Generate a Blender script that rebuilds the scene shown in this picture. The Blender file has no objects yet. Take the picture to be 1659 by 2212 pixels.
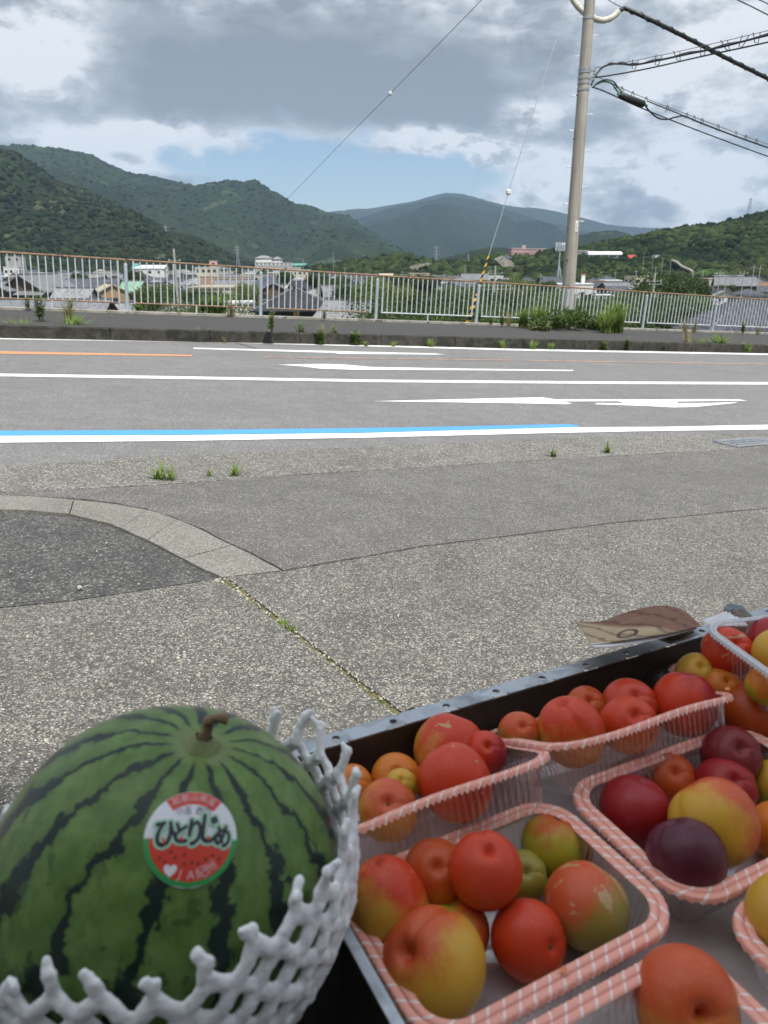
import bpy, math, random
import numpy as np
from mathutils import Vector, Matrix, Euler
from mathutils import noise as mn
random.seed(7); rng = np.random.default_rng(7)
C = bpy.context.scene.collection
PI = math.pi
# ------------------------------------------------------------------ camera
EYE = 1.1; PITCH = math.radians(18.04); FPX = 1646.0
cam_d = bpy.data.cameras.new('camera'); cam = bpy.data.objects.new('camera', cam_d); C.objects.link(cam)
cam.location = (0, 0, EYE); cam.rotation_euler = (PI/2-PITCH, 0, 0)
cam_d.sensor_fit = 'VERTICAL'; cam_d.sensor_height = 36; cam_d.sensor_width = 27; cam_d.lens = FPX/2212*36
cam_d.clip_start = 0.02; cam_d.clip_end = 40000
cam_d.dof.use_dof = True; cam_d.dof.focus_distance = 1.9; cam_d.dof.aperture_fstop = 11.5
bpy.context.scene.camera = cam
sc = bpy.context.scene
sc.view_settings.view_transform = 'Standard'; sc.view_settings.look = 'None'
sc.view_settings.exposure = 0.8; sc.view_settings.gamma = 1.0; sc.view_settings.use_curve_mapping = False
sc.render.engine = 'CYCLES'
sc.cycles.max_bounces = 8; sc.cycles.transparent_max_bounces = 24; sc.cycles.volume_bounces = 0
sc.cycles.use_denoising = True
CP, SP = math.cos(PITCH), math.sin(PITCH)
def ray(px, py):
    u = px-829.5; v = py-1106.0
    return Vector((u, FPX*CP - v*SP, -FPX*SP - v*CP))
def atz(px, py, z):
    r = ray(px, py); k = (z-EYE)/r.z; return Vector((0, 0, EYE)) + r*k
def aty(px, py, y):
    r = ray(px, py); k = y/r.y; return Vector((0, 0, EYE)) + r*k
def atd(px, py, zc):                      # zc = depth along the viewing axis
    return Vector((0, 0, EYE)) + ray(px, py)*(zc/FPX)
SX, SY = 0.054, 0.025                     # fall of the street to the right and away
def gz(x, y): return -SX*x - SY*y
def atg(px, py, off=0.0):                 # meets the sloping street surface
    r = ray(px, py); k = (off-EYE)/(r.z + SX*r.x + SY*r.y)
    p = Vector((0, 0, EYE)) + r*k
    return p
# ------------------------------------------------------------------ node helper
class NT:
    def __init__(s, tree): s.t = tree; s.t.nodes.clear()
    def n(s, typ, ins=None, **at):
        nd = s.t.nodes.new(typ)
        for k, v in at.items(): setattr(nd, k, v)
        for k, v in (ins or {}).items():
            sk = nd.inputs[k]
            if isinstance(v, bpy.types.NodeSocket): s.t.links.new(v, sk)
            elif isinstance(v, bpy.types.Node): s.t.links.new(v.outputs[0], sk)
            else:
                try: sk.default_value = v
                except Exception: sk.default_value = tuple(v)+(1,) if len(v) == 3 else v
        return nd
    def link(s, a, b): s.t.links.new(a, b)
    def math(s, op, a, b=0.0, c=0.0, clamp=False):
        return s.n('ShaderNodeMath', {0: a, 1: b, 2: c}, operation=op, use_clamp=clamp).outputs[0]
    def vm(s, op, a, b=(0, 0, 0)):
        nd = s.n('ShaderNodeVectorMath', {0: a, 1: b}, operation=op)
        return nd.outputs[1] if op in ('DOT_PRODUCT', 'LENGTH', 'DISTANCE') else nd.outputs[0]
    def mix(s, f, a, b):
        nd = s.n('ShaderNodeMix', data_type='RGBA')
        for k, v in ((0, f), (6, a), (7, b)):
            if isinstance(v, bpy.types.NodeSocket): s.t.links.new(v, nd.inputs[k])
            elif k: nd.inputs[k].default_value = tuple(v)[:3]+(1,)
            else: nd.inputs[k].default_value = v
        return nd.outputs[2]
    def noise(s, vec, scale, detail=4, rough=.55, dist=0.0):
        return s.n('ShaderNodeTexNoise', {'Vector': vec, 'Scale': scale, 'Detail': detail, 'Roughness': rough, 'Distortion': dist}).outputs[0]
    def vor(s, vec, scale, feature='F1', out=0, rnd=1.0):
        return s.n('ShaderNodeTexVoronoi', {'Vector': vec, 'Scale': scale, 'Randomness': rnd}, feature=feature).outputs[out]
    def step(s, v, a, b, lo=0.0, hi=1.0):
        return s.n('ShaderNodeMapRange', {0: v, 1: a, 2: b, 3: lo, 4: hi}, interpolation_type='SMOOTHSTEP').outputs[0]
    def obj(s): return s.n('ShaderNodeTexCoord').outputs['Object']
    def pos(s): return s.n('ShaderNodeNewGeometry').outputs['Position']
def newmat(name):
    m = bpy.data.materials.new(name); m.use_nodes = True; return m, NT(m.node_tree)
def finish(t, col, rough=.7, bump=None, bstr=.3, bdist=.01, **kw):
    ins = {'Base Color': col if isinstance(col, bpy.types.NodeSocket) else tuple(col)+(1,), 'Roughness': rough}
    ins.update(kw)
    p = t.n('ShaderNodeBsdfPrincipled', ins)
    if bump is not None:
        b = t.n('ShaderNodeBump', {'Height': bump, 'Strength': bstr, 'Distance': bdist}); t.link(b.outputs[0], p.inputs['Normal'])
    o = t.n('ShaderNodeOutputMaterial'); t.link(p.outputs[0], o.inputs[0]); return p
MC = {}
def flat(name, col, rough=.6, var=.25, scale=3.0, dirt=None, metal=0.0, bstr=.15, space='obj', **kw):
    """plain surface with uneven tone, grain and optional dirt/rust patches"""
    if name in MC: return MC[name]
    m, t = newmat(name); v = t.pos() if space == 'pos' else t.obj()
    n1 = t.noise(v, scale, 5, .6); n2 = t.noise(v, scale*9, 3, .6)
    f = t.math('ADD', t.math('MULTIPLY', n1, .65), t.math('MULTIPLY', n2, .35))
    f = t.step(f, .3, .7)
    a = tuple(c*(1-var) for c in col); b = tuple(min(1, c*(1+var*.8)) for c in col)
    c = t.mix(f, a, b)
    if dirt:
        g = t.step(t.noise(v, scale*2.3, 6, .65), dirt[1], dirt[1]+.12); c = t.mix(g, c, dirt[0])
    finish(t, c, rough, n2, bstr, .004, Metallic=metal, **kw); MC[name] = m; return m
# ------------------------------------------------------------------ mesh helper
class MB:
    def __init__(s): s.v = []; s.f = []; s.mi = []; s.uv = None
    def add(s, vs, fs, mi=0):
        o = len(s.v); s.v += [tuple(p) for p in vs]; s.f += [tuple(i+o for i in f) for f in fs]; s.mi += [mi]*len(fs); return s
    def box(s, c, sz, M=None, mi=0, taper=1.0):
        x, y, z = sz[0]/2, sz[1]/2, sz[2]/2
        vs = [Vector((a*x*(taper if d > 0 else 1), b*y*(taper if d > 0 else 1), d*z)) for d in (-1, 1) for b in (-1, 1) for a in (-1, 1)]
        if M is not None: vs = [M @ p for p in vs]
        vs = [p+Vector(c) for p in vs]
        return s.add(vs, [(0, 2, 3, 1), (4, 5, 7, 6), (0, 1, 5, 4), (2, 6, 7, 3), (1, 3, 7, 5), (0, 4, 6, 2)], mi)
    def tube(s, pts, r, n=8, cap=True, mi=0, up=(0, 0, 1)):
        pts = [Vector(p) for p in pts]; rs = r if isinstance(r, (list, tuple)) else [r]*len(pts)
        o = len(s.v); u0 = Vector(up); prev = None
        for i, p in enumerate(pts):
            d = (pts[min(i+1, len(pts)-1)]-pts[max(i-1, 0)]).normalized()
            if prev is None:
                a = d.cross(u0)
                if a.length < 1e-3: a = d.cross(Vector((1, .1, 0)))
                a.normalize()
            else:
                a = (prev - d*prev.dot(d)).normalized()
            prev = a; b = d.cross(a)
            for k in range(n):
                t = 2*PI*k/n; s.v.append(tuple(p+(a*math.cos(t)+b*math.sin(t))*rs[i]))
        m = len(pts)
        for i in range(m-1):
            for k in range(n):
                k2 = (k+1) % n; s.f.append((o+i*n+k, o+i*n+k2, o+(i+1)*n+k2, o+(i+1)*n+k)); s.mi.append(mi)
        if cap:
            s.f.append(tuple(o+k for k in range(n))[::-1]); s.f.append(tuple(o+(m-1)*n+k for k in range(n))); s.mi += [mi, mi]
        return s
    def poly(s, pts, th=0.0, mi=0):        # polygon, optionally given thickness downwards (th) along -z
        n = len(pts); P = [Vector(p) for p in pts]
        if th == 0: return s.add(P, [tuple(range(n))], mi)
        Q = [p-Vector((0, 0, th)) for p in P]
        return s.add(P+Q, [tuple(range(n)), tuple(range(2*n-1, n-1, -1))]+[(i, i+n, (i+1) % n+n, (i+1) % n) for i in range(n)], mi)
    def mesh(s, name, mats, smooth=False):
        me = bpy.data.meshes.new(name); me.from_pydata([tuple(p) for p in s.v], [], s.f)
        for m in (mats if isinstance(mats, (list, tuple)) else [mats]): me.materials.append(m)
        if any(s.mi): me.polygons.foreach_set('material_index', s.mi)
        if smooth: me.shade_smooth()
        me.update(); return me
    def build(s, name, mats, parent=None, smooth=False, loc=None):
        me = s.mesh(name, mats, smooth); return link(name, me, parent, loc)
def link(name, me, parent=None, loc=None, rot=None, scale=None):
    o = bpy.data.objects.new(name, me); C.objects.link(o)
    if parent is not None: o.parent = parent
    if loc is not None: o.location = loc
    if rot is not None: o.rotation_euler = rot
    if scale is not None: o.scale = scale if hasattr(scale, '__len__') else (scale,)*3
    return o
def npmesh(name, V, F, mat, smooth=False, mi=None):
    """V (n,3) array, F (m,k) array"""
    me = bpy.data.meshes.new(name); V = np.asarray(V, dtype=np.float32); F = np.asarray(F, dtype=np.int32)
    me.vertices.add(len(V)); me.vertices.foreach_set('co', V.ravel())
    k = F.shape[1]; me.loops.add(F.size); me.loops.foreach_set('vertex_index', F.ravel())
    me.polygons.add(len(F)); me.polygons.foreach_set('loop_start', np.arange(0, F.size, k, dtype=np.int32))
    me.polygons.foreach_set('loop_total', np.full(len(F), k, dtype=np.int32))
    for m in (mat if isinstance(mat, (list, tuple)) else [mat]): me.materials.append(m)
    if mi is not None: me.polygons.foreach_set('material_index', np.asarray(mi, dtype=np.int32))
    me.update(calc_edges=True); me.validate()
    if smooth: me.shade_smooth()
    return me
def tag(o, label=None, cat=None, group=None, kind=None):
    if label: o['label'] = label
    if cat: o['category'] = cat
    if group: o['group'] = group
    if kind: o['kind'] = kind
    return o
def empty(name, loc=(0, 0, 0), rot=(0, 0, 0), label=None, cat=None, group=None, scale=1.0):
    o = bpy.data.objects.new(name, None); C.objects.link(o); o.location = loc; o.rotation_euler = rot
    o.scale = (scale,)*3; o.empty_display_size = .05
    return tag(o, label, cat, group)
def copy_tree(o, parent=None):
    c = o.copy(); C.objects.link(c)
    if parent is not None:
        c.parent = parent; c.matrix_parent_inverse = o.matrix_parent_inverse.copy()
    for ch in o.children: copy_tree(ch, c)
    return c
def gridmesh(name, X, Y, Z, mat, smooth=True):
    h, w = X.shape; V = np.stack([X, Y, Z], -1).reshape(-1, 3)
    i = np.arange(h*w).reshape(h, w)
    F = np.stack([i[:-1, :-1], i[:-1, 1:], i[1:, 1:], i[1:, :-1]], -1).reshape(-1, 4)
    return npmesh(name, V, F, mat, smooth)
def catmull(pts, n=8):
    P = [Vector(p) for p in pts]; out = []
    for i in range(len(P)-1):
        p0 = P[max(i-1, 0)]; p1 = P[i]; p2 = P[i+1]; p3 = P[min(i+2, len(P)-1)]
        for k in range(n):
            t = k/n
            out.append(.5*((2*p1)+(p2-p0)*t+(2*p0-5*p1+4*p2-p3)*t*t+(-p0+3*p1-3*p2+p3)*t**3))
    out.append(P[-1]); return out
# value noise on arrays, for terrain
def vnoise(x, y, seed=0):
    xi = np.floor(x).astype(int); yi = np.floor(y).astype(int); fx = x-xi; fy = y-yi
    def h(a, b):
        n = (a*374761393 + b*668265263 + seed*362437) & 0x7fffffff
        n = ((n ^ (n >> 13))*1274126177) & 0x7fffffff
        return ((n ^ (n >> 16)) & 0xffff)/65535.0
    sx = fx*fx*(3-2*fx); sy = fy*fy*(3-2*fy)
    a = h(xi, yi)*(1-sx)+h(xi+1, yi)*sx; b = h(xi, yi+1)*(1-sx)+h(xi+1, yi+1)*sx
    return a*(1-sy)+b*sy
def fbm(x, y, o=4, seed=0):
    r = 0; a = .5
    for k in range(o): r = r+a*(vnoise(x*2**k, y*2**k, seed+k)-.5); a *= .5
    return r*2
# ------------------------------------------------------------------ world, sun
SUN_EL, SUN_AZ = math.radians(62), math.radians(152)     # azimuth clockwise from +Y: behind the camera, to the right
w = bpy.data.worlds.new('World'); sc.world = w; w.use_nodes = True; t = NT(w.node_tree)
d = t.n('ShaderNodeTexCoord').outputs['Generated']
sky = t.n('ShaderNodeTexSky', sky_type='NISHITA', sun_disc=False, sun_elevation=SUN_EL, sun_rotation=SUN_AZ, air_density=1.0, dust_density=0.4, ozone_density=1.0)
sp = t.n('ShaderNodeSeparateXYZ', {0: d}); X, Y, Z = sp.outputs
az = t.math('ARCTAN2', X, Y); el = t.math('ARCSINE', Z)
azd = t.math('MULTIPLY', az, 57.2958); eld = t.math('MULTIPLY', el, 57.2958)
def ae(px, py):
    r = ray(px, py).normalized(); return math.degrees(math.atan2(r.x, r.y)), math.degrees(math.asin(r.z))
# cloud layer seen in perspective overhead, flattened near the horizon
zz = t.math('ADD', t.math('MAXIMUM', Z, 0.0), .16)
cx = t.math('DIVIDE', X, zz); cy = t.math('DIVIDE', Y, zz)
cv = t.n('ShaderNodeCombineXYZ', {0: cx, 1: cy, 2: t.math('MULTIPLY', Z, 2.0)}).outputs[0]
lv = t.n('ShaderNodeCombineXYZ', {0: t.math('MULTIPLY', azd, .085), 1: t.math('MULTIPLY', eld, .17), 2: 3.3}).outputs[0]   # puffs low over the hills
ov = t.vm('ADD', cv, (1.7, 4.1, 0))
big = t.noise(ov, .9, 3, .5); mid = t.noise(ov, 2.4, 6, .58, .25)
puff = t.noise(lv, 2.6, 8, .58, .15); puff2 = t.noise(lv, 1.3, 5, .55, .1); fine = t.noise(lv, 7.5, 7, .6, .2)
warpn = t.n('ShaderNodeTexNoise', {'Vector': lv, 'Scale': 1.3, 'Detail': 5, 'Roughness': .6})
wo = t.vm('SUBTRACT', warpn.outputs[1], (.5, .5, .5)); wsp = t.n('ShaderNodeSeparateXYZ', {0: wo})
wa = t.math('ADD', azd, t.math('MULTIPLY', wsp.outputs[0], 5)); we = t.math('ADD', eld, t.math('MULTIPLY', wsp.outputs[1], 3))
def blob(px, py, sx, sy):                  # soft patch of the cloud field (degrees)
    a0, e0 = ae(px, py)
    a = t.math('DIVIDE', t.math('SUBTRACT', wa, a0), sx*FACT); e = t.math('DIVIDE', t.math('SUBTRACT', we, e0), sy*FACT)
    q = t.math('ADD', t.math('MULTIPLY', a, a), t.math('MULTIPLY', e, e))
    return t.math('POWER', 2.718, t.math('MULTIPLY', q, -1.0))
FACT = 1.0
def total(items):
    r = None
    for it in items:
        g = t.math('MULTIPLY', blob(*it[:4]), it[4]); r = g if r is None else t.math('ADD', r, g)
    return r
# darkness of the cloud base: the broad grey slab over the valley and its neighbours
dark = total([(330, 60, 14, 3.0, .4), (620, 170, 13, 3.0, 1.0), (200, 240, 10, 2.2, .9), (960, 230, 9, 2.4, .85), (1130, 270, 8, 1.8, .5),
              (1000, 90, 10, 3.0, .45), (1560, 190, 8, 2.2, .35), (1400, 300, 10, 1.5, .2)])
bright = total([(40, 110, 5, 2.6, .9), (330, 312, 6, 1.3, 1.05), (120, 200, 5, 2, .25), (960, 305, 7, 1.2, .6), (1190, 220, 3, 1.2, .35), (1450, 400, 9, 2.4, .5), (1120, 390, 4, 1.8, .5), (1290, 330, 4, 1.0, .4), (1560, 385, 5, 1.2, .5), (1650, 110, 4, 2.5, .5),
                (700, 20, 9, 2.0, .35), (1500, 80, 6, 4, .35), (560, 290, 4, .9, .3)])
hole = total([(760, 405, 9.5, 2.2, 1.3), (960, 380, 5.5, 1.3, .6), (560, 345, 4.0, 1.4, .7), (640, 420, 7, 2.2, .8), (1420, 520, 8, .7, .3)])
cum = t.math('MULTIPLY', total([(385, 318, 4.2, 1.3, 1.6), (940, 300, 3.2, 1.1, 1.3), (1010, 345, 4, 1.2, 1.0), (1150, 235, 2, .9, .9), (1090, 400, 3, 1.6, .9), (1500, 390, 5, 1.3, .9), (40, 115, 3.2, 2, 1.0), (1430, 195, 2.5, 1.4, .6)]), t.step(t.math('ADD', t.math('MULTIPLY', puff, .6), t.math('MULTIPLY', fine, .4)), .42, .58))
bright = t.math('ADD', bright, cum)
lowdark = t.math('ADD', dark, t.math('MULTIPLY', t.step(big, .46, .68, 0, .6), t.step(eld, 14, 26)))   # the field goes on overhead
cover = t.math('SUBTRACT', 1.0, t.step(t.math('ADD', hole, t.math('MULTIPLY', t.math('SUBTRACT', puff, .5), 2.2)), .25, .85))
cover2 = t.step(t.math('ADD', mid, t.math('MULTIPLY', t.step(eld, 14, 26, 1.0, 0.0), .6)), .36, .52)   # gaps overhead too
cover = t.math('MULTIPLY', cover, cover2)
tex = t.math('ADD', t.math('MULTIPLY', t.math('SUBTRACT', puff, .5), 2.0), t.math('MULTIPLY', t.math('SUBTRACT', fine, .5), .85))
tex = t.math('ADD', tex, t.math('MULTIPLY', t.math('SUBTRACT', puff2, .5), 1.1))
bv = t.math('SUBTRACT', t.math('ADD', bright, .50), t.math('MULTIPLY', lowdark, .52))
bv = t.math('ADD', bv, t.math('MULTIPLY', tex, t.step(lowdark, .2, 1.1, 1.25, .5)))
cr = t.n('ShaderNodeValToRGB', {0: bv}); e = cr.color_ramp
e.elements[0].position = 0.0; e.elements[0].color = (.265, .295, .33, 1)
e.elements[1].position = 1.0; e.elements[1].color = (.86, .88, .90, 1)
for p_, c_ in ((.3, (.355, .39, .43, 1)), (.55, (.50, .535, .575, 1)), (.8, (.70, .73, .76, 1))):
    q = e.elements.new(p_); q.color = c_
SKYMIX = t.mix(cover, (0, 0, 0), (1, 1, 1))
tint = t.vm('MULTIPLY', sky.outputs[0], (.95, .99, 1.04))
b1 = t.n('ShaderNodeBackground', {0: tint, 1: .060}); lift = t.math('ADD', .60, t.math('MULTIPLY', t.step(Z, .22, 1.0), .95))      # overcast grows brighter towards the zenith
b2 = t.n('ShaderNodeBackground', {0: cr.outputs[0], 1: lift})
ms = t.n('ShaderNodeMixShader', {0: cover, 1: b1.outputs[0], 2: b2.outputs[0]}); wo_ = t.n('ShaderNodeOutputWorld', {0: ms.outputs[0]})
sun_d = bpy.data.lights.new('sun', 'SUN'); sun_d.energy = 3.3; sun_d.angle = math.radians(2.5); sun_d.color = (1, .96, .90)
sun = bpy.data.objects.new('sun', sun_d); C.objects.link(sun)
sdir = Vector((math.sin(SUN_AZ)*math.cos(SUN_EL), math.cos(SUN_AZ)*math.cos(SUN_EL), math.sin(SUN_EL)))
sun.rotation_euler = sdir.to_track_quat('Z', 'Y').to_euler(); sun.location = (5, -5, 20)

# glyph outlines for the sticker, taken while the scene is still small
TXT = {}
for ch in '和歌山県産小玉西瓜ひとりじめJA紀州':
    cu = bpy.data.curves.new('t', 'FONT'); cu.body = ch; cu.size = 1; cu.align_x = 'CENTER'; cu.align_y = 'CENTER'; cu.resolution_u = 3
    ob = bpy.data.objects.new('t', cu); C.objects.link(ob); dg = bpy.context.evaluated_depsgraph_get(); me = ob.evaluated_get(dg).to_mesh()
    TXT[ch] = ([tuple(v.co) for v in me.vertices], [tuple(p.vertices) for p in me.polygons]); ob.evaluated_get(dg).to_mesh_clear(); bpy.data.objects.remove(ob); bpy.data.curves.remove(cu)
# ================================================================== ground, road, forecourt
def stony(name, dark, mid, light, cell, wlight, bstr=.6, stain=.35, stainc=(.10, .095, .085), white=.02, grow=1.0, clump=0):
    if name in MC: return MC[name]
    m, t = newmat(name); v = t.pos()
    wv = t.vm('ADD', v, t.vm('SCALE', t.n('ShaderNodeTexNoise', {'Vector': v, 'Scale': cell*.7, 'Detail': 2}).outputs[1], (0, 0, 0)))
    V1 = t.n('ShaderNodeTexVoronoi', {'Vector': v, 'Scale': cell}); V2 = t.n('ShaderNodeTexVoronoi', {'Vector': v, 'Scale': cell*2.3})
    s1 = t.n('ShaderNodeSeparateColor', {0: V1.outputs[1]}).outputs; s2 = t.n('ShaderNodeSeparateColor', {0: V2.outputs[1]}).outputs
    patch = t.noise(v, 1.1, 5, .6); patch2 = t.noise(v, 5.0, 4, .6); gr = t.noise(v, cell*1.1, 3, .7)
    c = t.mix(t.step(s1[0], .1, .9), dark, mid)
    c = t.mix(t.math('MULTIPLY', t.step(s2[1], .25, .8), .6), c, tuple(.5*(a+b) for a, b in zip(mid, dark)))
    lf = t.math('ADD', s1[1], t.math('MULTIPLY', t.math('SUBTRACT', patch, .5), .9))
    c = t.mix(t.step(lf, 1-wlight-.12, 1-wlight+.12), c, light)
    lf2 = t.math('ADD', s2[0], t.math('MULTIPLY', t.math('SUBTRACT', patch2, .5), .8))
    c = t.mix(t.step(lf2, 1-wlight*.9, 1-wlight*.9+.06), c, tuple(min(.8, x*1.35) for x in light))
    c = t.mix(t.step(s2[2], 1-white, 1-white+.01), c, (.75, .73, .68))
    c = t.mix(t.math('MULTIPLY', t.step(patch, .42, .7), stain), c, stainc)
    c = t.mix(t.math('MULTIPLY', t.step(patch2, .55, .75), stain*.5), c, tuple(x*.6 for x in mid))
    if clump:
        g1 = t.noise(v, 26, 5, .72, .6); g2 = t.noise(v, 70, 4, .7, .4)
        c = t.mix(t.math('MULTIPLY', t.step(t.math('ADD', t.math('MULTIPLY', g1, .6), t.math('MULTIPLY', g2, .4)), .53, .62), .6), c, (.40, .38, .33))
        V3 = t.n('ShaderNodeTexVoronoi', {'Vector': v, 'Scale': cell*.42}); s3 = t.n('ShaderNodeSeparateColor', {0: V3.outputs[1]}).outputs
        c = t.mix(t.math('MULTIPLY', t.math('MULTIPLY', t.step(s3[0], .86, .88), t.step(V3.outputs[0], .42, .5, 1.0, 0.0)), .8), c, (.13, .145, .15))
        c = t.mix(t.math('MULTIPLY', t.step(s3[1], .95, .96), t.step(V3.outputs[0], .30, .36, 1.0, 0.0)), c, (.55, .52, .46))
    wide = t.noise(v, .45, 6, .68, .5); wid2 = t.noise(t.vm('MULTIPLY', v, (.35, 1.4, 1)), 1.6, 5, .65, .3)
    c = t.mix(t.math('MULTIPLY', t.step(wide, .45, .68), .30), c, tuple(x*.62 for x in mid)); c = t.mix(t.math('MULTIPLY', t.step(wid2, .52, .72), .25), c, tuple(min(.6, x*1.35) for x in mid))
    edge = t.step(V1.outputs[0], .15/1, .62, 1.0, 0.0)
    edge2 = t.step(V2.outputs[0], .1, .6, 1.0, 0.0)
    c = t.mix(t.math('MULTIPLY', t.math('SUBTRACT', 1.0, edge), .55), c, tuple(x*.35 for x in dark))
    h = t.math('ADD', t.math('MULTIPLY', edge, s1[2]), t.math('MULTIPLY', edge2, .4)); h = t.math('ADD', h, t.math('MULTIPLY', gr, .4))
    p = finish(t, c, .82, h, bstr, .6/cell)
    MC[name] = m; return m
road_m = stony('road_asphalt', (.170, .166, .161), (.245, .240, .233), (.34, .334, .322), 95, .12, .45, .12, (.16, .155, .15), .004)
lot_m = stony('forecourt_asphalt', (.12, .115, .107), (.20, .191, .178), (.30, .29, .27), 105, .16, .8, .12, (.14, .135, .125), .012)
dark_m = stony('coarse_dark_asphalt', (.066, .064, .062), (.135, .131, .125), (.22, .215, .20), 78, .12, 1.0, .12, (.09, .088, .085), .014)
conc_m = stony('washed_concrete', (.090, .083, .072), (.185, .172, .149), (.37, .353, .31), 120, .20, .8, .4, (.13, .122, .105), .04, clump=1)
kerbs_m = stony('weathered_concrete_strip', (.165, .155, .135), (.26, .245, .215), (.34, .325, .29), 150, .25, .5, .3, (.15, .14, .115), .02)
gut_m = stony('gutter_concrete', (.13, .122, .106), (.25, .237, .21), (.40, .385, .345), 70, .22, .9, .35, (.27, .245, .215), .02)
walk_m = stony('footway_asphalt', (.046, .043, .040), (.070, .066, .062), (.10, .096, .09), 60, .08, .4, .3, (.075, .07, .062), .003)
kerb_m = flat('mossy_kerb_concrete', (.042, .038, .031), .9, .5, 3.0, ((.017, .017, .012), .46), bstr=.5, space='pos')
foot_m = flat('fence_footing_concrete', (.30, .285, .25), .85, .3, 2.5, ((.13, .115, .09), .52), bstr=.4, space='pos')
soil_m = flat('joint_moss', (.13, .115, .05), .95, .4, 9, ((.055, .075, .018), .5), bstr=.6, space='pos')
crack_m = flat('joint_dirt', (.035, .032, .027), .95, .4, 9, space='pos')
def sheet(name, pts, mat, th=.03, bevel=0, jit=0, sub=0, parent=None, kind=None):
    """thick sheet whose top follows pts (already on their surface), long edges broken up irregularly"""
    P = []
    n = len(pts)
    for i in range(n):
        a, b = pts[i], pts[(i+1) % n]; P.append(a)
        if jit:
            L = (b-a).length; k = max(1, min(160, int(L/.05))) if L < 14 else 1
            for j in range(1, k):
                q = a.lerp(b, j/k); s = 11*i+j*.05*2.7
                dd = (b-a).normalized(); nn = Vector((-dd.y, dd.x, 0)); w_ = mn.noise(Vector((q.x*9, q.y*9, i)))*jit + mn.noise(Vector((q.x*2.2, q.y*2.2, i+9)))*jit*1.6
                P.append(q+nn*w_)
    o = MB().poly(P, th).build(name, mat, parent)
    if kind: tag(o, kind=kind)
    return o
def G(px, py, off=0.0): return atg(px, py, off)
def plane_pt(x, y, off): return Vector((x, y, gz(x, y)+off))
# asphalt road: one broad sheet on the fall of the street, from behind the stall to the kerb
KB0, KB1 = G(0, 731), G(1659, 763); kd = (KB1-KB0).normalized()
def kerbpt(s, off=0.0, across=0.0):
    d = Vector((kd.x, kd.y, 0)).normalized(); n_ = Vector((-d.y, d.x, 0)); p = Vector((KB0.x, KB0.y, 0))+d*s+n_*across
    return plane_pt(p.x, p.y, off)
def sub_sheet(name, f, s0, s1, a0, a1, off, mat, ns=40, na=4, th=0, kind='structure'):
    S, A = np.meshgrid(np.linspace(s0, s1, ns), np.linspace(a0, a1, na)); X = np.zeros_like(S); Y = X.copy(); Z = X.copy()
    for i in range(na):
        for j in range(ns):
            p = f(S[i, j], off, A[i, j]); X[i, j], Y[i, j], Z[i, j] = p
    o = link(name, gridmesh(name, X, Y, Z, mat)); return tag(o, kind=kind)
sub_sheet('road', kerbpt, -70, 110, -40, .06, -.0, road_m, 60, 12)
# forecourt in front of the stall, each field of paving a slab with its own edges
gut = sheet('gutter_strip', [G(-700, 1045, .006), G(0, 1007, .006), G(60, 1003, .006), G(340, 985, .006), G(800, 965, .006), G(1250, 945, .006), G(1659, 934, .006), G(2600, 905, .006),
      G(2600, 925, .006), G(1659, 966, .006), G(1100, 997, .006), G(600, 1028, .006), G(330, 1048, .006), G(0, 1064, .006), G(-700, 1090, .006)], gut_m, .03, jit=.007, kind='structure')
sheet('forecourt_asphalt', [G(-700, 1092, .008), G(0, 1065, .008), G(330, 1049, .008), G(600, 1029, .008), G(1100, 998, .008), G(1659, 967, .008), G(2600, 927, .008), G(2600, 1010, .008), G(1659, 1096, .008),
      G(1300, 1131, .008), G(900, 1181, .008), G(612, 1231, .008), G(560, 1203, .008), G(500, 1174, .008), G(440, 1143, .008), G(380, 1118, .008), G(315, 1098, .008), G(250, 1086, .008), G(160, 1076, .008), G(0, 1068, .008), G(-700, 1100, .008)], lot_m, .03, jit=.006, kind='structure')
B_ = Vector((0, 0, 0))
def back(px, py, y, off):                  # follow a slab edge backwards under the stall
    return plane_pt(px, y, off)
sheet('coarse_asphalt_patch', [G(-700, 1112, .004), G(0, 1104, .004), G(160, 1110, .004), G(240, 1130, .004), G(300, 1152, .004), G(350, 1180, .004), G(400, 1207, .004), G(474, 1249, .004), G(200, 1290, .004), G(0, 1312, .004), G(-700, 1400, .004)], dark_m, .03, jit=.006, kind='structure')
# the curved run of old kerb laid flush, stone by stone
kstrip = tag(empty('flush_kerb'), kind='structure')
up = [(-420, 1069), (-100, 1066), (60, 1071), (160, 1079), (250, 1089), (318, 1101), (345, 1108), (382, 1121), (440, 1146), (500, 1177), (560, 1206), (606, 1232)]
lo = [(-420, 1098), (-100, 1098), (40, 1101), (150, 1110), (235, 1130), (262, 1141), (282, 1150), (318, 1166), (350, 1182), (395, 1206), (440, 1230), (480, 1247)]
def seg(i, j, g=.0):
    A = [G(*up[k], .016) for k in range(i, j+1)]; B = [G(*lo[k], .016) for k in range(i, j+1)][::-1]
    c = sum((p for p in A+B), Vector())/len(A+B); return [c.lerp(p, 1-g) for p in A+B]
for i, j in ((0, 1), (1, 3), (3, 5), (5, 7), (7, 9), (9, 11)):
    q = seg(i, j, .012)
    sheet('kerb_stone', q, kerbs_m, .04, jit=.004, parent=kstrip)
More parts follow.
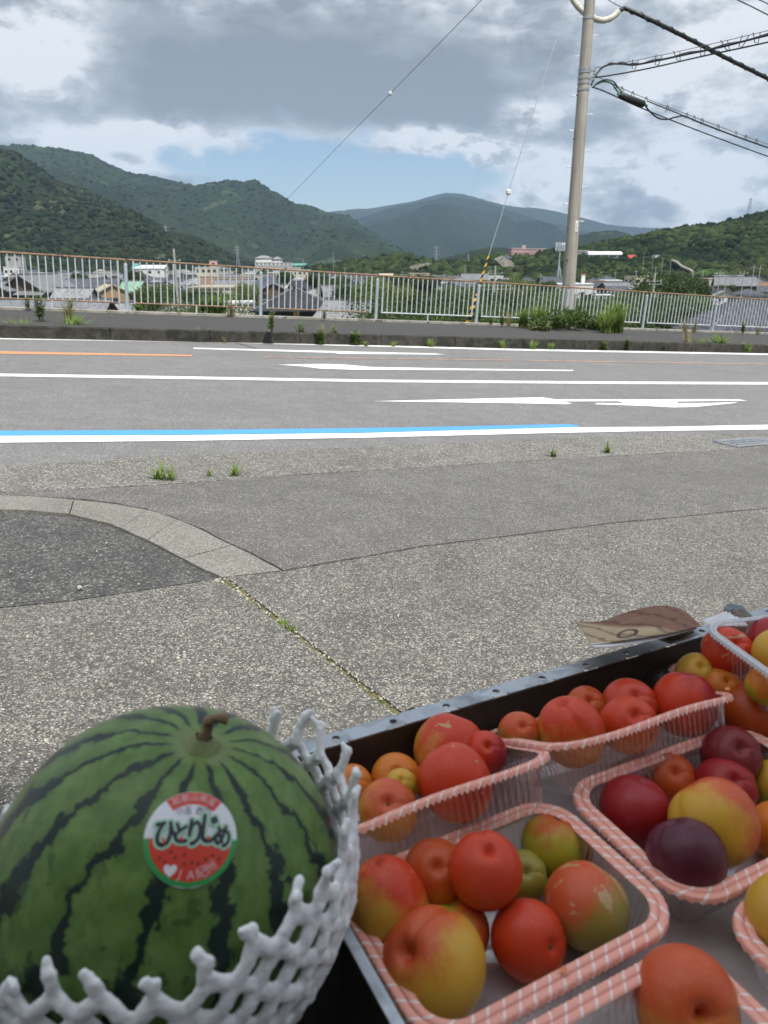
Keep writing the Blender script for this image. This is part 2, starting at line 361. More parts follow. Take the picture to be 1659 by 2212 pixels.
# washed concrete slabs either side of the mossy joint
jt = [(478, 1252), (540, 1300), (600, 1346), (700, 1424), (850, 1541)]
J0, J1 = G(484, 1255), G(850, 1541); jd = (J1-J0).normalized(); JE = J1+jd*3.2
def offp(p, o): return plane_pt(p.x, p.y, o)
nrm = Vector((-jd.y, jd.x, 0))
jl = [offp(J0-nrm*0.0+jd*0, .012), offp(J1, .012), offp(JE, .012)]
sheet('concrete_slab', [G(614, 1235, .012), G(900, 1184, .012), G(1300, 1134, .012), G(1659, 1099, .012), G(2700, 1005, .012), plane_pt(7, -3.5, .012)] + [offp(JE+nrm*.012, .012), offp(J1+nrm*.012, .012), offp(J0+nrm*.012, .012)], conc_m, .04, jit=.004, kind='structure')
sheet('concrete_slab', [offp(J0-nrm*.014, .014), offp(J1-nrm*.014, .014), offp(JE-nrm*.014, .014), plane_pt(-6, -3.5, .014), G(-900, 1445, .014), G(-400, 1373, .014), G(0, 1316, .014), G(200, 1294, .014)], conc_m, .04, jit=.004, kind='structure')
sheet('mossy_joint', [offp(J0+nrm*.02, .005), offp(J0-nrm*.02, .005), offp(JE-nrm*.02, .005), offp(JE+nrm*.02, .005)], soil_m, .01, kind='structure')
# loose pebbles and moss along the joints
peb = MB(); pm = flat('pebble_stone', (.42, .39, .33), .8, .3, 30)
def pebble(b, p, r):
    M = Euler((random.random()*6, random.random()*6, random.random()*6)).to_matrix(); vs = []
    for a in range(12):
        ph = math.acos(1-2*(a+.5)/12); th = a*2.39996
        vs.append(p+M @ Vector((math.sin(ph)*math.cos(th)*r, math.sin(ph)*math.sin(th)*r*.8, math.cos(ph)*r*.6))*(1+.2*(random.random()-.5)))
    import bmesh
    bm = bmesh.new(); [bm.verts.new(v) for v in vs]; bmesh.ops.convex_hull(bm, input=bm.verts); bm.verts.index_update()
    b.add([v.co.copy() for v in bm.verts], [tuple(v.index for v in f.verts) for f in bm.faces]); bm.free()
for (x, y, r) in [(468, 1255, .013), (481, 1259, .01), (515, 1278, .009), (172, 1269, .012), (520, 1284, .008), (385, 1422, .009), (640, 1375, .007), (720, 1437, .008), (60, 1375, .008), (330, 1430, .007), (240, 1480, .008), (860, 1330, .008), (1180, 1260, .007), (700, 1300, .007), (100, 1600, .008)]:
    pebble(peb, G(x, y, .016), r)
for _ in range(260):
    k = random.random()**1.3; q = J0.lerp(J1+jd*.4, k)+nrm*random.uniform(-.022, .022); pebble(peb, offp(q, .012), random.uniform(.0015, .006))
for _ in range(420):
    q = G(random.uniform(-60, 1700), random.uniform(1010, 1520)); pebble(peb, offp(q, .013), random.uniform(.002, .0055))
tag(peb.build('gravel', pm), kind='stuff')
# ------------------------------------------------------------------ painted markings
def paint(name, col, worn, sc_=6):
    m, t = newmat(name); v = t.pos()
    n1 = t.noise(v, sc_, 6, .7); n2 = t.noise(v, 60, 4, .7); V = t.n('ShaderNodeTexVoronoi', {'Vector': v, 'Scale': 95}).outputs[0]
    g = t.math('ADD', t.math('MULTIPLY', n1, .6), t.math('MULTIPLY', n2, .4))
    f = t.step(g, worn-.05, worn+.05)
    c = t.mix(f, col, (.17, .165, .16)); c = t.mix(t.math('MULTIPLY', t.step(n2, .4, .7), .15), c, tuple(x*.7 for x in col))
    finish(t, c, .6, V, .3, .004); return m
white_m = paint('white_road_paint', (.80, .80, .79), .80); worn_m = paint('worn_white_road_paint', (.74, .73, .71), .60)
blue_m = paint('blue_road_paint', (.07, .30, .76), .83); orange_m = paint('orange_road_paint', (.55, .25, .11), .60)
def strip(name, pts, mat, off=.004, jit=.004):
    P = [G(x, y, off) for x, y in pts]
    Q = []
    for i in range(len(P)):
        a, b = P[i], P[(i+1) % len(P)]; k = max(1, min(120, int((b-a).length/.12)))
        dd = (b-a).normalized() if (b-a).length else Vector((1, 0, 0)); nn = Vector((-dd.y, dd.x, 0))
        for j in range(k):
            q = a.lerp(b, j/k); Q.append(q+nn*(mn.noise(q*5)*jit if j else 0))
    return tag(MB().poly(Q).build(name, mat), kind='structure')
strip('white_edge_line', [(-600, 953), (0, 941.5), (400, 940), (800, 935), (1240, 923), (1430, 922), (1659, 917.5), (2400, 893), (2400, 903), (1659, 927.5), (1430, 930.5), (1200, 935), (800, 945), (400, 952), (0, 956), (-600, 972)], white_m)
strip('blue_line', [(-600, 938), (0, 930.5), (500, 928), (900, 923), (1230, 916), (1246, 919), (1256, 923.5), (1240, 922.5), (800, 934.4), (400, 939.4), (0, 941), (-600, 952)], blue_m)
strip('white_lane_line', [(-500, 795), (0, 807), (400, 813), (800, 820), (1300, 824), (1659, 825.5), (2400, 827), (2400, 833), (1659, 830.5), (1300, 829), (800, 825), (400, 818.5), (0, 812.5), (-500, 802)], white_m)
strip('far_edge_line', [(-500, 712), (0, 728.5), (440, 735.5), (830, 746), (1120, 754), (1659, 764), (2200, 773), (2200, 775.5), (1659, 766.5), (1120, 757), (830, 749), (440, 739), (0, 732.5), (-500, 717)], white_m)
strip('orange_line', [(-500, 744), (0, 758.5), (415, 766.5), (415, 769.5), (0, 764), (-500, 751)], orange_m)
strip('thin_orange_line', [(570, 770), (1100, 777), (1659, 785.5), (2200, 793), (2200, 795), (1659, 787.8), (1100, 779), (570, 771.8)], paint('faded_orange_paint', (.45, .24, .14), .50))
strip('thin_white_line', [(418, 751), (940, 763.5), (962, 766), (730, 764), (720, 762), (418, 753.5)], worn_m)
strip('turn_arrow', [(600, 787.5), (700, 786), (745, 787.5), (800, 792.5), (985, 796), (1240, 799), (1235, 801.5), (985, 799.5), (760, 798.5), (690, 796), (650, 791)], worn_m)
strip('straight_arrow', [(805, 866.5), (1000, 862), (1130, 859), (1172, 858.5), (1200, 862.5), (1350, 862.8), (1560, 862.2), (1598, 863), (1614, 865.5), (1590, 866), (1555, 865.2), (1460, 867), (1360, 865), (1350, 866), (1340, 867.5), (1400, 872), (1465, 874), (1540, 871.5), (1596, 868.5), (1580, 871), (1460, 880), (1340, 874), (1285, 871.8), (1400, 870.5), (1333, 867), (1310, 866), (1215, 868), (1236, 872.5), (1215, 874), (1090, 871), (1000, 869.5)][:9]+[(1555, 866), (1460, 867.3), (1465, 871), (1540, 870.2), (1596, 868.3), (1580, 871.5), (1500, 879), (1455, 880), (1400, 877), (1285, 873), (1290, 870.5), (1350, 871), (1335, 866.5), (1215, 867), (1236, 871.5), (1222, 873), (1090, 870.5), (950, 868.5)], white_m, jit=.0)
strip('road_crack', [(483, 734.5), (520, 744), (548, 752), (566, 757), (569, 757), (551, 751.5), (522, 743), (486, 734)], crack_m, .003, .012)
# drain grate in the gutter at the right
def grate():
    r = tag(empty('drain_grate'), 'galvanised steel drain grate set in the gutter strip beside the road', 'drain grate')
    A, B_, C_, D_ = G(1543, 953, .012), G(1640, 946, .012), G(1690, 957, .012), G(1590, 965, .012)
    gm = flat('galvanised_grate', (.30, .32, .33), .45, .25, 20, ((.14, .10, .06), .6), metal=.6)
    fr = MB()
    for a, b in ((A, B_), (B_, C_), (C_, D_), (D_, A)): fr.tube([a, b], .012, 4)
    fr.build('frame', gm, r)
    MB().poly([A, D_, C_, B_], .01).build('pit', crack_m, r).location.z = -.004
    for k in range(1, 12):
        q0, q1 = A.lerp(B_, k/12), D_.lerp(C_, k/12); MB().tube([q0, q1], .006, 4).build('grate_bar', gm, r)
    for k in (1, 2): MB().tube([A.lerp(D_, k/3), B_.lerp(C_, k/3)], .006, 4).build('cross_bar', gm, r)
grate()
# ------------------------------------------------------------------ kerb and footway
kb = tag(empty('kerb'), kind='structure')
d2 = Vector((kd.x, kd.y, 0)).normalized(); n2 = Vector((-d2.y, d2.x, 0))
KH = .20; KL = 1.6
def kerb_block(s0, s1, tint):
    b = MB(); prof = [(0, -.05), (.012, KH-.02), (.03, KH), (.17, KH), (.17, -.05)]; vs = []
    for s in (s0+.006, s1-.006):
        for a, z in prof: vs.append(kerbpt(s, z, a+random.uniform(-.004, .004)))
    n = len(prof); b.add(vs, [(i, (i+1) % n, (i+1) % n+n, i+n) for i in range(n)]+[tuple(range(n))[::-1], tuple(range(n, 2*n))])
    return b.build('kerb_stone', kerb_m, kb)
KHdir = [kerb_block(-16+KL*i, -16+KL*(i+1), 0) for i in range(36)]
# fence base line
FB0, FB1 = G(0, 668, .2), G(1659, 722, .2); fd = Vector((FB1.x-FB0.x, FB1.y-FB0.y, 0)).normalized(); fn = Vector((-fd.y, fd.x, 0))
def fpt(s, off=0.0, across=0.0):
    p = Vector((FB0.x, FB0.y, 0))+fd*s+fn*across; return plane_pt(p.x, p.y, off)
ptsA = [kerbpt(s, KH-.004, .165) for s in (-30, -8, 0, 10, 20, 45, 90)]; 
q = [fpt(s, KH-.004, .02) for s in (-30, -8, 0, 10, 20, 45, 90)]
b = MB()
for i in range(6):
    b.add([ptsA[i], ptsA[i+1], q[i+1], q[i]], [(0, 1, 2, 3)])
tag(b.build('footway', walk_m), kind='structure')
ft = MB()
for i in range(60):
    s0 = -14+i*1.5; s1 = s0+1.49; vs = []
    for s in (s0, s1):
        for a, z in ((-.06, .1), (-.06, KH+.045), (-.05, KH+.055), (.10, KH+.055), (.12, -.8), ): vs.append(fpt(s, z, a))
    ft.add(vs, [(i_, (i_+1) % 5, (i_+1) % 5+5, i_+5) for i_ in range(5)]+[(4, 3, 2, 1, 0), (5, 6, 7, 8, 9)])
tag(ft.build('fence_footing', foot_m), 'long low concrete footing under the metal railing', 'footing')
# ------------------------------------------------------------------ railing
rail_m = flat('rusty_brown_rail', (.25, .155, .095), .7, .3, 4, ((.10, .045, .022), .55), bstr=.3)
bal_m = flat('pale_grey_railing_paint', (.50, .54, .57), .55, .15, 5, ((.22, .13, .07), .63), bstr=.1)
post_m = flat('blue_grey_post_paint', (.36, .42, .47), .5, .12, 4, ((.24, .16, .10), .68), bstr=.1)
fence = tag(empty('railing'), 'metal railing with rusty brown top rail and pale vertical bars along the footway', 'railing')
N3 = Vector((SX, SY, 1)).normalized()
def fup(s, h, a=.02): return fpt(s, KH+.05, a)+N3*h
# posts every three metres; s of the post seen at px 276
pA = G(276, 668+54*276/1659, .2); s_first = (Vector((pA.x, pA.y, 0))-Vector((FB0.x, FB0.y, 0))).dot(fd)
H_T = 1.06
post_me = None
def cyl(p, q, r, n=8): return MB().tube([p, q], r, n)
for i in range(-3, 14):
    s = s_first+3*i
    o = MB().tube([fup(s, -.06), fup(s, .96), fup(s, .985), fup(s, .992)], [.038, .038, .030, .01], 12).build('post', post_m, fence, smooth=False)
    MB().tube([fup(s, .97), fup(s, H_T)], .012, 6).build('post_pin', rail_m, fence)
    MB().tube([fup(s+.04, H_T, .02), fup(s+2.99, H_T, .02)], .0215, 10).build('top_rail', rail_m, fence)
    MB().tube([fup(s+.16, .17, .02), fup(s+2.84, .17, .02)], .017, 8).build('bottom_rail', rail_m if i < 2 else bal_m, fence)
    if i < 3: MB().tube([fup(s+1.5, -.05), fup(s+1.5, .18)], .018, 8).build('strut', bal_m, fence)
    for k in range(20):
        ss = s+.16+k*(2.68/19); r = .0140 if k not in (0, 19) else .0195
        MB().tube([fup(ss, .155), fup(ss, 1.045)], r, 6).build('baluster', bal_m, fence)
# ------------------------------------------------------------------ electricity pole with its fittings
pole_m, t_ = newmat('weathered_concrete_pole'); v = t_.obj()
sp_ = t_.n('ShaderNodeSeparateXYZ', {0: v}); st = t_.n('ShaderNodeCombineXYZ', {0: t_.math('MULTIPLY', sp_.outputs[0], 9), 1: t_.math('MULTIPLY', sp_.outputs[1], 9), 2: t_.math('MULTIPLY', sp_.outputs[2], .55)}).outputs[0]
ns = t_.noise(st, 1.0, 5, .6); rings = t_.noise(t_.n('ShaderNodeCombineXYZ', {2: t_.math('MULTIPLY', sp_.outputs[2], 1.6)}).outputs[0], 1.0, 2, .5)
c_ = t_.mix(t_.step(ns, .3, .72), (.255, .235, .20), (.40, .375, .33)); c_ = t_.mix(t_.math('MULTIPLY', t_.step(rings, .45, .62), .35), c_, (.25, .228, .19))
finish(t_, c_, .9, t_.noise(v, 40, 4), .3, .01)
galv = flat('galvanised_steel', (.36, .38, .39), .45, .2, 12, ((.2, .15, .1), .65), metal=.5)
black_m = flat('black_cable_jacket', (.016, .016, .017), .5, .3, 20)
greybl = flat('grey_cable_jacket', (.10, .10, .11), .5, .3, 20)
green_m = flat('green_cable_jacket', (.03, .17, .09), .5, .2, 20)
sleeve_m = flat('ivory_cable_sleeve', (.52, .49, .42), .6, .2, 6, ((.33, .30, .24), .55))
PB = atg(1222, 704, .2); PZ = (PB.y)                     # foot of the pole
PD = PB.y*CP - (PB.z-EYE)*SP                              # its depth
pole_top = aty(1299, -330, PB.y+.0); 
axis = (aty(1275, 0, PB.y) - aty(1224, 690, PB.y)).normalized()
pole = tag(empty('utility_pole', PB), 'round grey concrete utility pole rising from the bush beside the railing', 'utility pole')
Hp = 14.0
def pp(h): return axis*h
MB().tube([pp(h) for h in (-.4, 0, 4, 8, 11, Hp)], [.200, .197, .172, .147, .128, .11], 32).build('shaft', pole_m, pole, smooth=True)
def polez(py):                            # height up the pole that shows at this row
    lo_, hi_ = 0, Hp*1.5
    for _ in range(40):
        m_ = (lo_+hi_)/2; p = PB+axis*m_-Vector((0, 0, EYE)); f_ = p.y*CP-p.z*SP; v_ = -(p.y*SP+p.z*CP)/f_*FPX+1106
        if v_ > py: lo_ = m_
        else: hi_ = m_
    return lo_
def prad(h): return float(np.interp(h, [0, 4, 8, 11, Hp], [.197, .172, .147, .128, .11]))
side = Vector((1, 0, 0)); 
for k, (py, sgn) in enumerate([(77, 1), (122, -1), (207, -1), (247, 1), (282, -1), (325, 1), (361, -1), (404, 1), (440, -1), (478, 1), (528, -1), (38, -1)]):
    h = polez(py); p = pp(h)+side*sgn*prad(h)*.9; b = MB().tube([p, p+side*sgn*.14+Vector((0, -.02, 0))], .010, 6).tube([p+side*sgn*.135, p+side*sgn*.15], .022, 8)
    b.build('step_bolt', galv, pole)
for py in (150, 156, 169, 180, 194, 40):
    h = polez(py); MB().tube([pp(h-.03), pp(h+.03)], prad(h)+.012, 24).build('steel_band', galv, pole)
for py in (153, 171):
    h = polez(py); MB().box(pp(h)+Vector((prad(h)+.05, -.02, 0)), (.16, .05, .05)).box(pp(h)+Vector((prad(h)+.13, -.02, -.02)), (.03, .05, .12)).build('bracket', galv, pole)
for (px, py) in ((1227, 617), (1226, 562), (1247, 205), (1240, 300)):
    h = polez(py); q = aty(px, py, PB.y-.17)-PB; MB().tube([q+Vector((0, -.012, 0)), q+Vector((0, .05, 0))], .018, 10).build('bolt_hole', black_m, pole)
tagm = flat('white_enamel_plate', (.78, .78, .76), .4, .06, 5)
hpl = polez(489); q = Vector((math.sin(.35)*prad(hpl), -math.cos(.35)*prad(hpl), 0))*1.03+pp(hpl)
M_ = Euler((0, 0, .35)).to_matrix()
pl_ = MB().box(q, (.085, .006, .30), M_).build('number_plate', tagm, pole)
for dz in (-.09, -.05, .0, .05): MB().box(q+Vector((.0, -.004, dz+.01)), (.04, .003, .022), M_).build('plate_mark', greybl, pl_)
# insulating hose and service cables that hang from the pole
def D0(px, py, dd=0.0): return atd(px, py, PD+dd)
def cable(name, label, pts, r, mat, n=8, sub=6, cat='cable', group=None):
    o = MB().tube(catmull(pts, sub), r, n).build(name, mat, smooth=True); return tag(o, label, cat, group)
hose = tag(empty('cable_sleeve'), 'thick ivory insulating sleeve looping across the top of the pole', 'cable sleeve')
hp = catmull([D0(1225, -30, -.45), D0(1238, 0, -.42), D0(1255, 21, -.38), D0(1275, 36, -.34), D0(1300, 44, -.25), D0(1322, 38, -.2), D0(1336, 25, -.2)], 5)
MB().tube(hp, .085, 14).build('sleeve', sleeve_m, hose, smooth=True)
for k in (3, 8, 13, 18, 23, 28): 
    if k+1 < len(hp): MB().tube([hp[k], hp[k].lerp(hp[k+1], .35)], .091, 14).build('collar', sleeve_m, hose)
def spiral(b, pts, R, r, pitch):
    out = []; L = 0; pts = [Vector(p) for p in pts]
    for i in range(len(pts)-1):
        a, c2 = pts[i], pts[i+1]; dd = (c2-a); l = dd.length; dd.normalize(); e1_ = dd.cross(Vector((0, 0, 1))).normalized(); e2_ = dd.cross(e1_)
        n_ = max(2, int(l/pitch*6))
        for k in range(n_):
            s = L+l*k/n_; th = 2*PI*s/pitch; out.append(a+dd*(l*k/n_)+(e1_*math.cos(th)+e2_*math.sin(th))*R)
        L += l
    b.tube(out, r, 5)
tc = tag(empty('wrapped_cable'), 'thick black cable wrapped with spiral tape crossing behind the others', 'cable')
tcp = catmull([D0(1334, 27, -.2), D0(1345, 20), D0(1356, 20), D0(1420, 50), D0(1500, 90, .8), D0(1580, 131, 1.6), D0(1659, 170, 2.4), D0(1800, 245, 3.6), D0(2000, 330, 6)], 4)
MB().tube(tcp, .062, 10).build('cable', black_m, tc, smooth=True)
b = MB(); spiral(b, tcp[8:], .075, .018, .55); b.build('spiral_wrap', flat('dull_green_wrap', (.05, .06, .045), .7, .3, 10), tc)
cable('messenger_wire', 'thin steel wire coming down to the clamp of the wrapped cable', [D0(1270, -30, -.1), D0(1314, 0), D0(1345, 17)], .014, greybl, 5)
def hangers(root, pts, wire, r, every, mat=black_m):
    for k in range(1, 14):
        f = every*k; i = int(f*(len(pts)-1))
        if i >= len(pts)-1: break
        p, q_ = pts[i], wire[min(int(f*(len(wire)-1)), len(wire)-1)]
        MB().tube([q_, q_+Vector((.03, 0, -.05)), p+Vector((.02, 0, -.07)), p+Vector((-.06, 0, -.05)), q_+Vector((-.06, 0, 0))], .012, 5).build('cable_hanger', mat, root)
c1 = tag(empty('telephone_cable'), 'black bundled cable hung from a thin wire rising to the right', 'cable')
w1 = catmull([D0(1284, 147), D0(1345, 136, -.6), D0(1480, 108, -2), D0(1659, 66, -4), D0(1900, 4, -6.5)], 8)
cb1 = catmull([D0(1277, 184, -.2), D0(1284, 168, -.2), D0(1300, 147, -.2), D0(1320, 139, -.3), D0(1345, 138, -.6), D0(1370, 140, -.9), D0(1410, 133, -1.3), D0(1480, 118, -2), D0(1560, 101, -3), D0(1659, 76, -4), D0(1900, 22, -6.5)], 6)
MB().tube(w1, .010, 5).build('messenger_wire', greybl, c1)
MB().tube(cb1, .028, 8).build('cable', black_m, c1, smooth=True)
MB().tube([p+Vector((.02, .03, .035+.02*math.sin(i))) for i, p in enumerate(cb1[3:])], .016, 6).build('cable', greybl, c1, smooth=True)
for f in (.08, .2, .32, .43, .53, .62, .70, .78):
    x = 1330+f*420; i = min(range(len(cb1)), key=lambda j: abs(cb1[j].x-D0(x, 120, -(x-1300)/95).x)); p = cb1[i]
    j = min(range(len(w1)), key=lambda j: abs(w1[j].x-p.x)); q_ = w1[j]
    MB().tube([q_+Vector((-.08, 0, .02)), p+Vector((-.05, 0, -.10)), p+Vector((.04, 0, -.12)), q_+Vector((.10, 0, .02))], .012, 5).build('cable_hanger', black_m, c1)
cable('telephone_cable', 'black twisted cable rising to the right below the bundled one', [D0(1277, 168), D0(1311, 164, -.3), D0(1400, 148, -1.2), D0(1520, 121, -2.4), D0(1659, 91, -4), D0(1900, 34, -6.5)], .020, black_m)
# lower pair with the splice case
c2 = tag(empty('telephone_cable'), 'black cable with hangers and a slack loop sloping down to the right', 'cable')
w2 = catmull([D0(1280, 160), D0(1329, 184, .5), D0(1396, 213, 1.2), D0(1500, 253, 2.6), D0(1659, 312, 5), D0(1900, 398, 8.5)], 8)
cb2 = catmull([D0(1394, 228, 1.1), D0(1403, 240, 1.2), D0(1420, 254, 1.4), D0(1439, 258, 1.7), D0(1460, 253, 2), D0(1478, 251, 2.2), D0(1510, 264, 2.7), D0(1580, 291, 3.8), D0(1659, 319, 5), D0(1900, 405, 8.5)], 7)
MB().tube(w2, .011, 5).build('messenger_wire', greybl, c2); MB().tube(cb2, .026, 8).build('cable', black_m, c2, smooth=True)
cb3 = catmull([D0(1283, 186, -.1), D0(1290, 181), D0(1306, 176, .2), D0(1322, 181, .4), D0(1333, 196, .6), D0(1340, 203, .6)], 6)
MB().tube(cb3, .026, 8).build('feed_loop', green_m, c2, smooth=True)
MB().tube([p+Vector((.05, 0, .05)) for p in cb3], .02, 8).build('feed_loop', black_m, c2, smooth=True)
MB().tube(catmull([D0(1400, 219, 1.2), D0(1440, 235, 1.7), D0(1475, 249, 2.2)], 5), .018, 6).build('cable', black_m, c2)
for x in (1330, 1342, 1363, 1387, 1394, 1434, 1473, 1490, 1516, 1550, 1584, 1617, 1646):
    j = min(range(len(w2)), key=lambda j: abs(w2[j].x-D0(x, 250, (x-1280)/76).x)); q_ = w2[j]
    MB().tube([q_+Vector((0, 0, .06)), q_+Vector((.05, 0, -.08)), q_+Vector((-.05, 0, -.14)), q_+Vector((-.02, 0, .04))], .012, 5).build('cable_hanger', black_m, c2)
sc2 = tag(empty('splice_case'), 'black cylindrical cable splice case hanging beside the pole', 'splice case')
a_, b_ = D0(1338, 205, .6), D0(1392, 226, 1.1); dd_ = (b_-a_)
MB().tube([a_, a_+dd_*.04, a_+dd_*.05, a_+dd_*.95, a_+dd_*.96, b_], [.06, .075, .10, .10, .075, .06], 18).build('case', flat('splice_black', (.020, .022, .024), .55, .3, 14), sc2, smooth=True)
for k in range(9): 
    f = .1+.8*k/8; MB().tube([a_+dd_*f, a_+dd_*(f+.02)], .106, 18).build('band', black_m, sc2)
MB().tube([a_-dd_*.08, a_], [.03, .045], 8).build('nozzle', green_m, sc2); MB().tube([b_, b_+dd_*.12], [.045, .03], 8).build('nozzle', green_m, sc2)
cable('telephone_cable', 'lowest black cable sloping down to the right from the pole', [D0(1279, 188), D0(1310, 199, .3), D0(1380, 231, 1.2), D0(1500, 279, 2.7), D0(1659, 338, 5), D0(1900, 425, 8.5)], .020, black_m)
cable('overhead_wire', 'upper of two thin wires cutting the top right corner', [D0(1600, -30, 1), D0(1641, 0, 1), D0(1660, 9, 1), D0(1900, 130, 1)], .016, black_m, 5)
cable('overhead_wire', 'lower of two thin wires cutting the top right corner', [D0(1540, -28, 1), D0(1594, 0, 1), D0(1660, 33, 1), D0(1900, 160, 1)], .020, black_m, 5)
# guy wire with striped guard
gw = tag(empty('guy_wire'), 'guy wire with a black and yellow spiral guard anchored at the railing', 'guy wire')
gA = atg(1010, 699, .2); gtop = PB+axis*polez(-196)
gB = gtop
def proj(p):
    p = Vector(p)-Vector((0, 0, EYE)); f_ = p.y*CP-p.z*SP; return 829.5+p.x/f_*FPX, 1106-(p.y*SP+p.z*CP)/f_*FPX
def ong(py):
    lo_, hi_ = 0.0, 1.0
    for _ in range(40):
        m_ = (lo_+hi_)/2
        if proj(gA.lerp(gB, m_))[1] > py: lo_ = m_
        else: hi_ = m_
    return lo_
MB().tube([gA.lerp(gB, ong(560)), gB], .011, 6).build('wire', galv, gw)
fB = ong(553); fM = ong(640)
sm, t_ = newmat('yellow_black_guard'); v = t_.obj(); sp_ = t_.n('ShaderNodeSeparateXYZ', {0: v})
ang = t_.math('ARCTAN2', sp_.outputs[1], sp_.outputs[0]); ph = t_.math('ADD', t_.math('MULTIPLY', sp_.outputs[2], 2*PI/.21), t_.math('MULTIPLY', ang, -1.0))
sgn = t_.math('SINE', ph); fcol = t_.mix(t_.step(sgn, -.25, -.1), (.62, .36, .04), (.018, .018, .018))
finish(t_, fcol, .55, t_.noise(v, 60), .15, .002)
def rod(p, q, r0, r1, name, mat, root, n=12):
    d_ = q-p; o = MB().tube([(0, 0, 0), (0, 0, d_.length)], [r0, r1], n).build(name, mat, root, smooth=False); o.location = p; o.rotation_euler = d_.to_track_quat('Z', 'Y').to_euler(); return o
rod(gA, gA.lerp(gB, fM), .074, .062, 'lower_guard', sm, gw); rod(gA.lerp(gB, fM), gA.lerp(gB, fB), .034, .026, 'upper_guard', sm, gw)
def ball(name, c, r, mat, root=None):
    o = MB(); 
    pts = [Vector((0, 0, -r)), Vector((0, 0, -r*.8)), Vector((0, 0, -r*.3)), Vector((0, 0, -.02*r)), Vector((0, 0, .02*r)), Vector((0, 0, r*.3)), Vector((0, 0, r*.8)), Vector((0, 0, r))]
    o.tube([p+Vector(c) for p in pts], [r*.3, r*.7, r, r*.85, r*.85, r, r*.7, r*.3], 14); return o.build(name, mat, root, smooth=True)
por = flat('white_porcelain', (.74, .73, .70), .3, .08, 20)
ball('insulator', gA.lerp(gB, ong(415)), .075, por, gw)
ow = tag(empty('overhead_wire'), 'long thin wire crossing the sky with a small white insulator', 'wire')
t0_, t1_ = D0(1090, -56, 1), atd(452, 604, 75)
lw = catmull([t0_, atd(1040, 0, PD+2), atd(843, 202, PD+9), atd(725, 322, PD+19), atd(625, 425, PD+32), t1_], 8)
MB().tube(lw, .010, 5).build('wire', greybl, ow); ball('insulator', atd(843, 202, PD+9), .085, por, ow)
# ================================================================== valley, hills, town
GZ = -11.0
def forest_mat(name, cols, tree=.11, patch=.012, field=None, rock=None, k=.54):
    cols = [tuple(x*k for x in c) for c in cols]
    if field: field = (tuple(x*.72 for x in field[0]), field[1])
    if rock: rock = (tuple(x*.8 for x in rock[0]), rock[1])
    """woodland seen from afar: crowns of several greens, grove patches, cleared terraces"""
    m, t = newmat(name); v = t.pos()
    V = t.n('ShaderNodeTexVoronoi', {'Vector': v, 'Scale': tree}); s = t.n('ShaderNodeSeparateColor', {0: V.outputs[1]}).outputs
    pn = t.noise(v, patch, 6, .62, .3); pn2 = t.noise(t.vm('ADD', v, (90, 30, 7)), patch*2.7, 5, .6, .4)
    a = t.math('ADD', t.math('MULTIPLY', s[0], .35), t.math('MULTIPLY', t.step(pn, .35, .65), .65))
    c = t.mix(t.step(a, .1, .5), cols[0], cols[1]); c = t.mix(t.step(a, .5, .95), c, cols[2])
    c = t.mix(t.math('MULTIPLY', t.step(s[1], .85, .95), .4), c, cols[3])
    if field: c = t.mix(t.math('MULTIPLY', t.step(pn2, field[1], field[1]+.05), .75), c, field[0])
    if rock: c = t.mix(t.math('MULTIPLY', t.step(t.noise(v, patch*5, 5, .7, .5), rock[1], rock[1]+.03), .7), c, rock[0])
    h = t.math('SUBTRACT', 1.0, V.outputs[0])
    finish(t, c, .9, h, 1.0, 3.0/1.0*.8, **{'Specular IOR Level': .1}); return m
DG = [(.018, .033, .014), (.030, .052, .019), (.050, .080, .026), (.085, .115, .040)]
h1m = forest_mat('terraced_hill_woodland', [(.018, .032, .013), (.032, .055, .019), (.058, .088, .030), (.10, .13, .05)], .12, .006, ((.105, .115, .060), .60), ((.22, .18, .13), .685))
h2m = forest_mat('mountain_woodland', k=.44, cols=[(.018, .034, .014), (.028, .050, .018), (.046, .076, .026), (.07, .10, .04)], tree=.09, patch=.004, field=((.075, .105, .045), .61), rock=((.17, .15, .11), .70))
h3m = forest_mat('far_mountain_woodland', [(.020, .036, .018), (.026, .046, .020), (.040, .062, .026), (.05, .07, .03)], .05, .0016, ((.06, .08, .04), .66), k=.38)  # far mountain greens darkened to stand in for cloud shadow
h5m = forest_mat('near_hill_woodland', [(.018, .033, .012), (.034, .058, .018), (.062, .094, .028), (.10, .10, .04)], .16, .02)
soilg = forest_mat('valley_ground', [(.05, .07, .03), (.08, .10, .04), (.14, .14, .09), (.2, .19, .14)], .1, .02, ((.16, .15, .12), .55))
def ridgepts(pts, D):
    out = []
    for p in pts:
        q = aty(p[0], p[1], p[2] if len(p) > 2 else D); out.append(q)
    return out
HILLS = {}
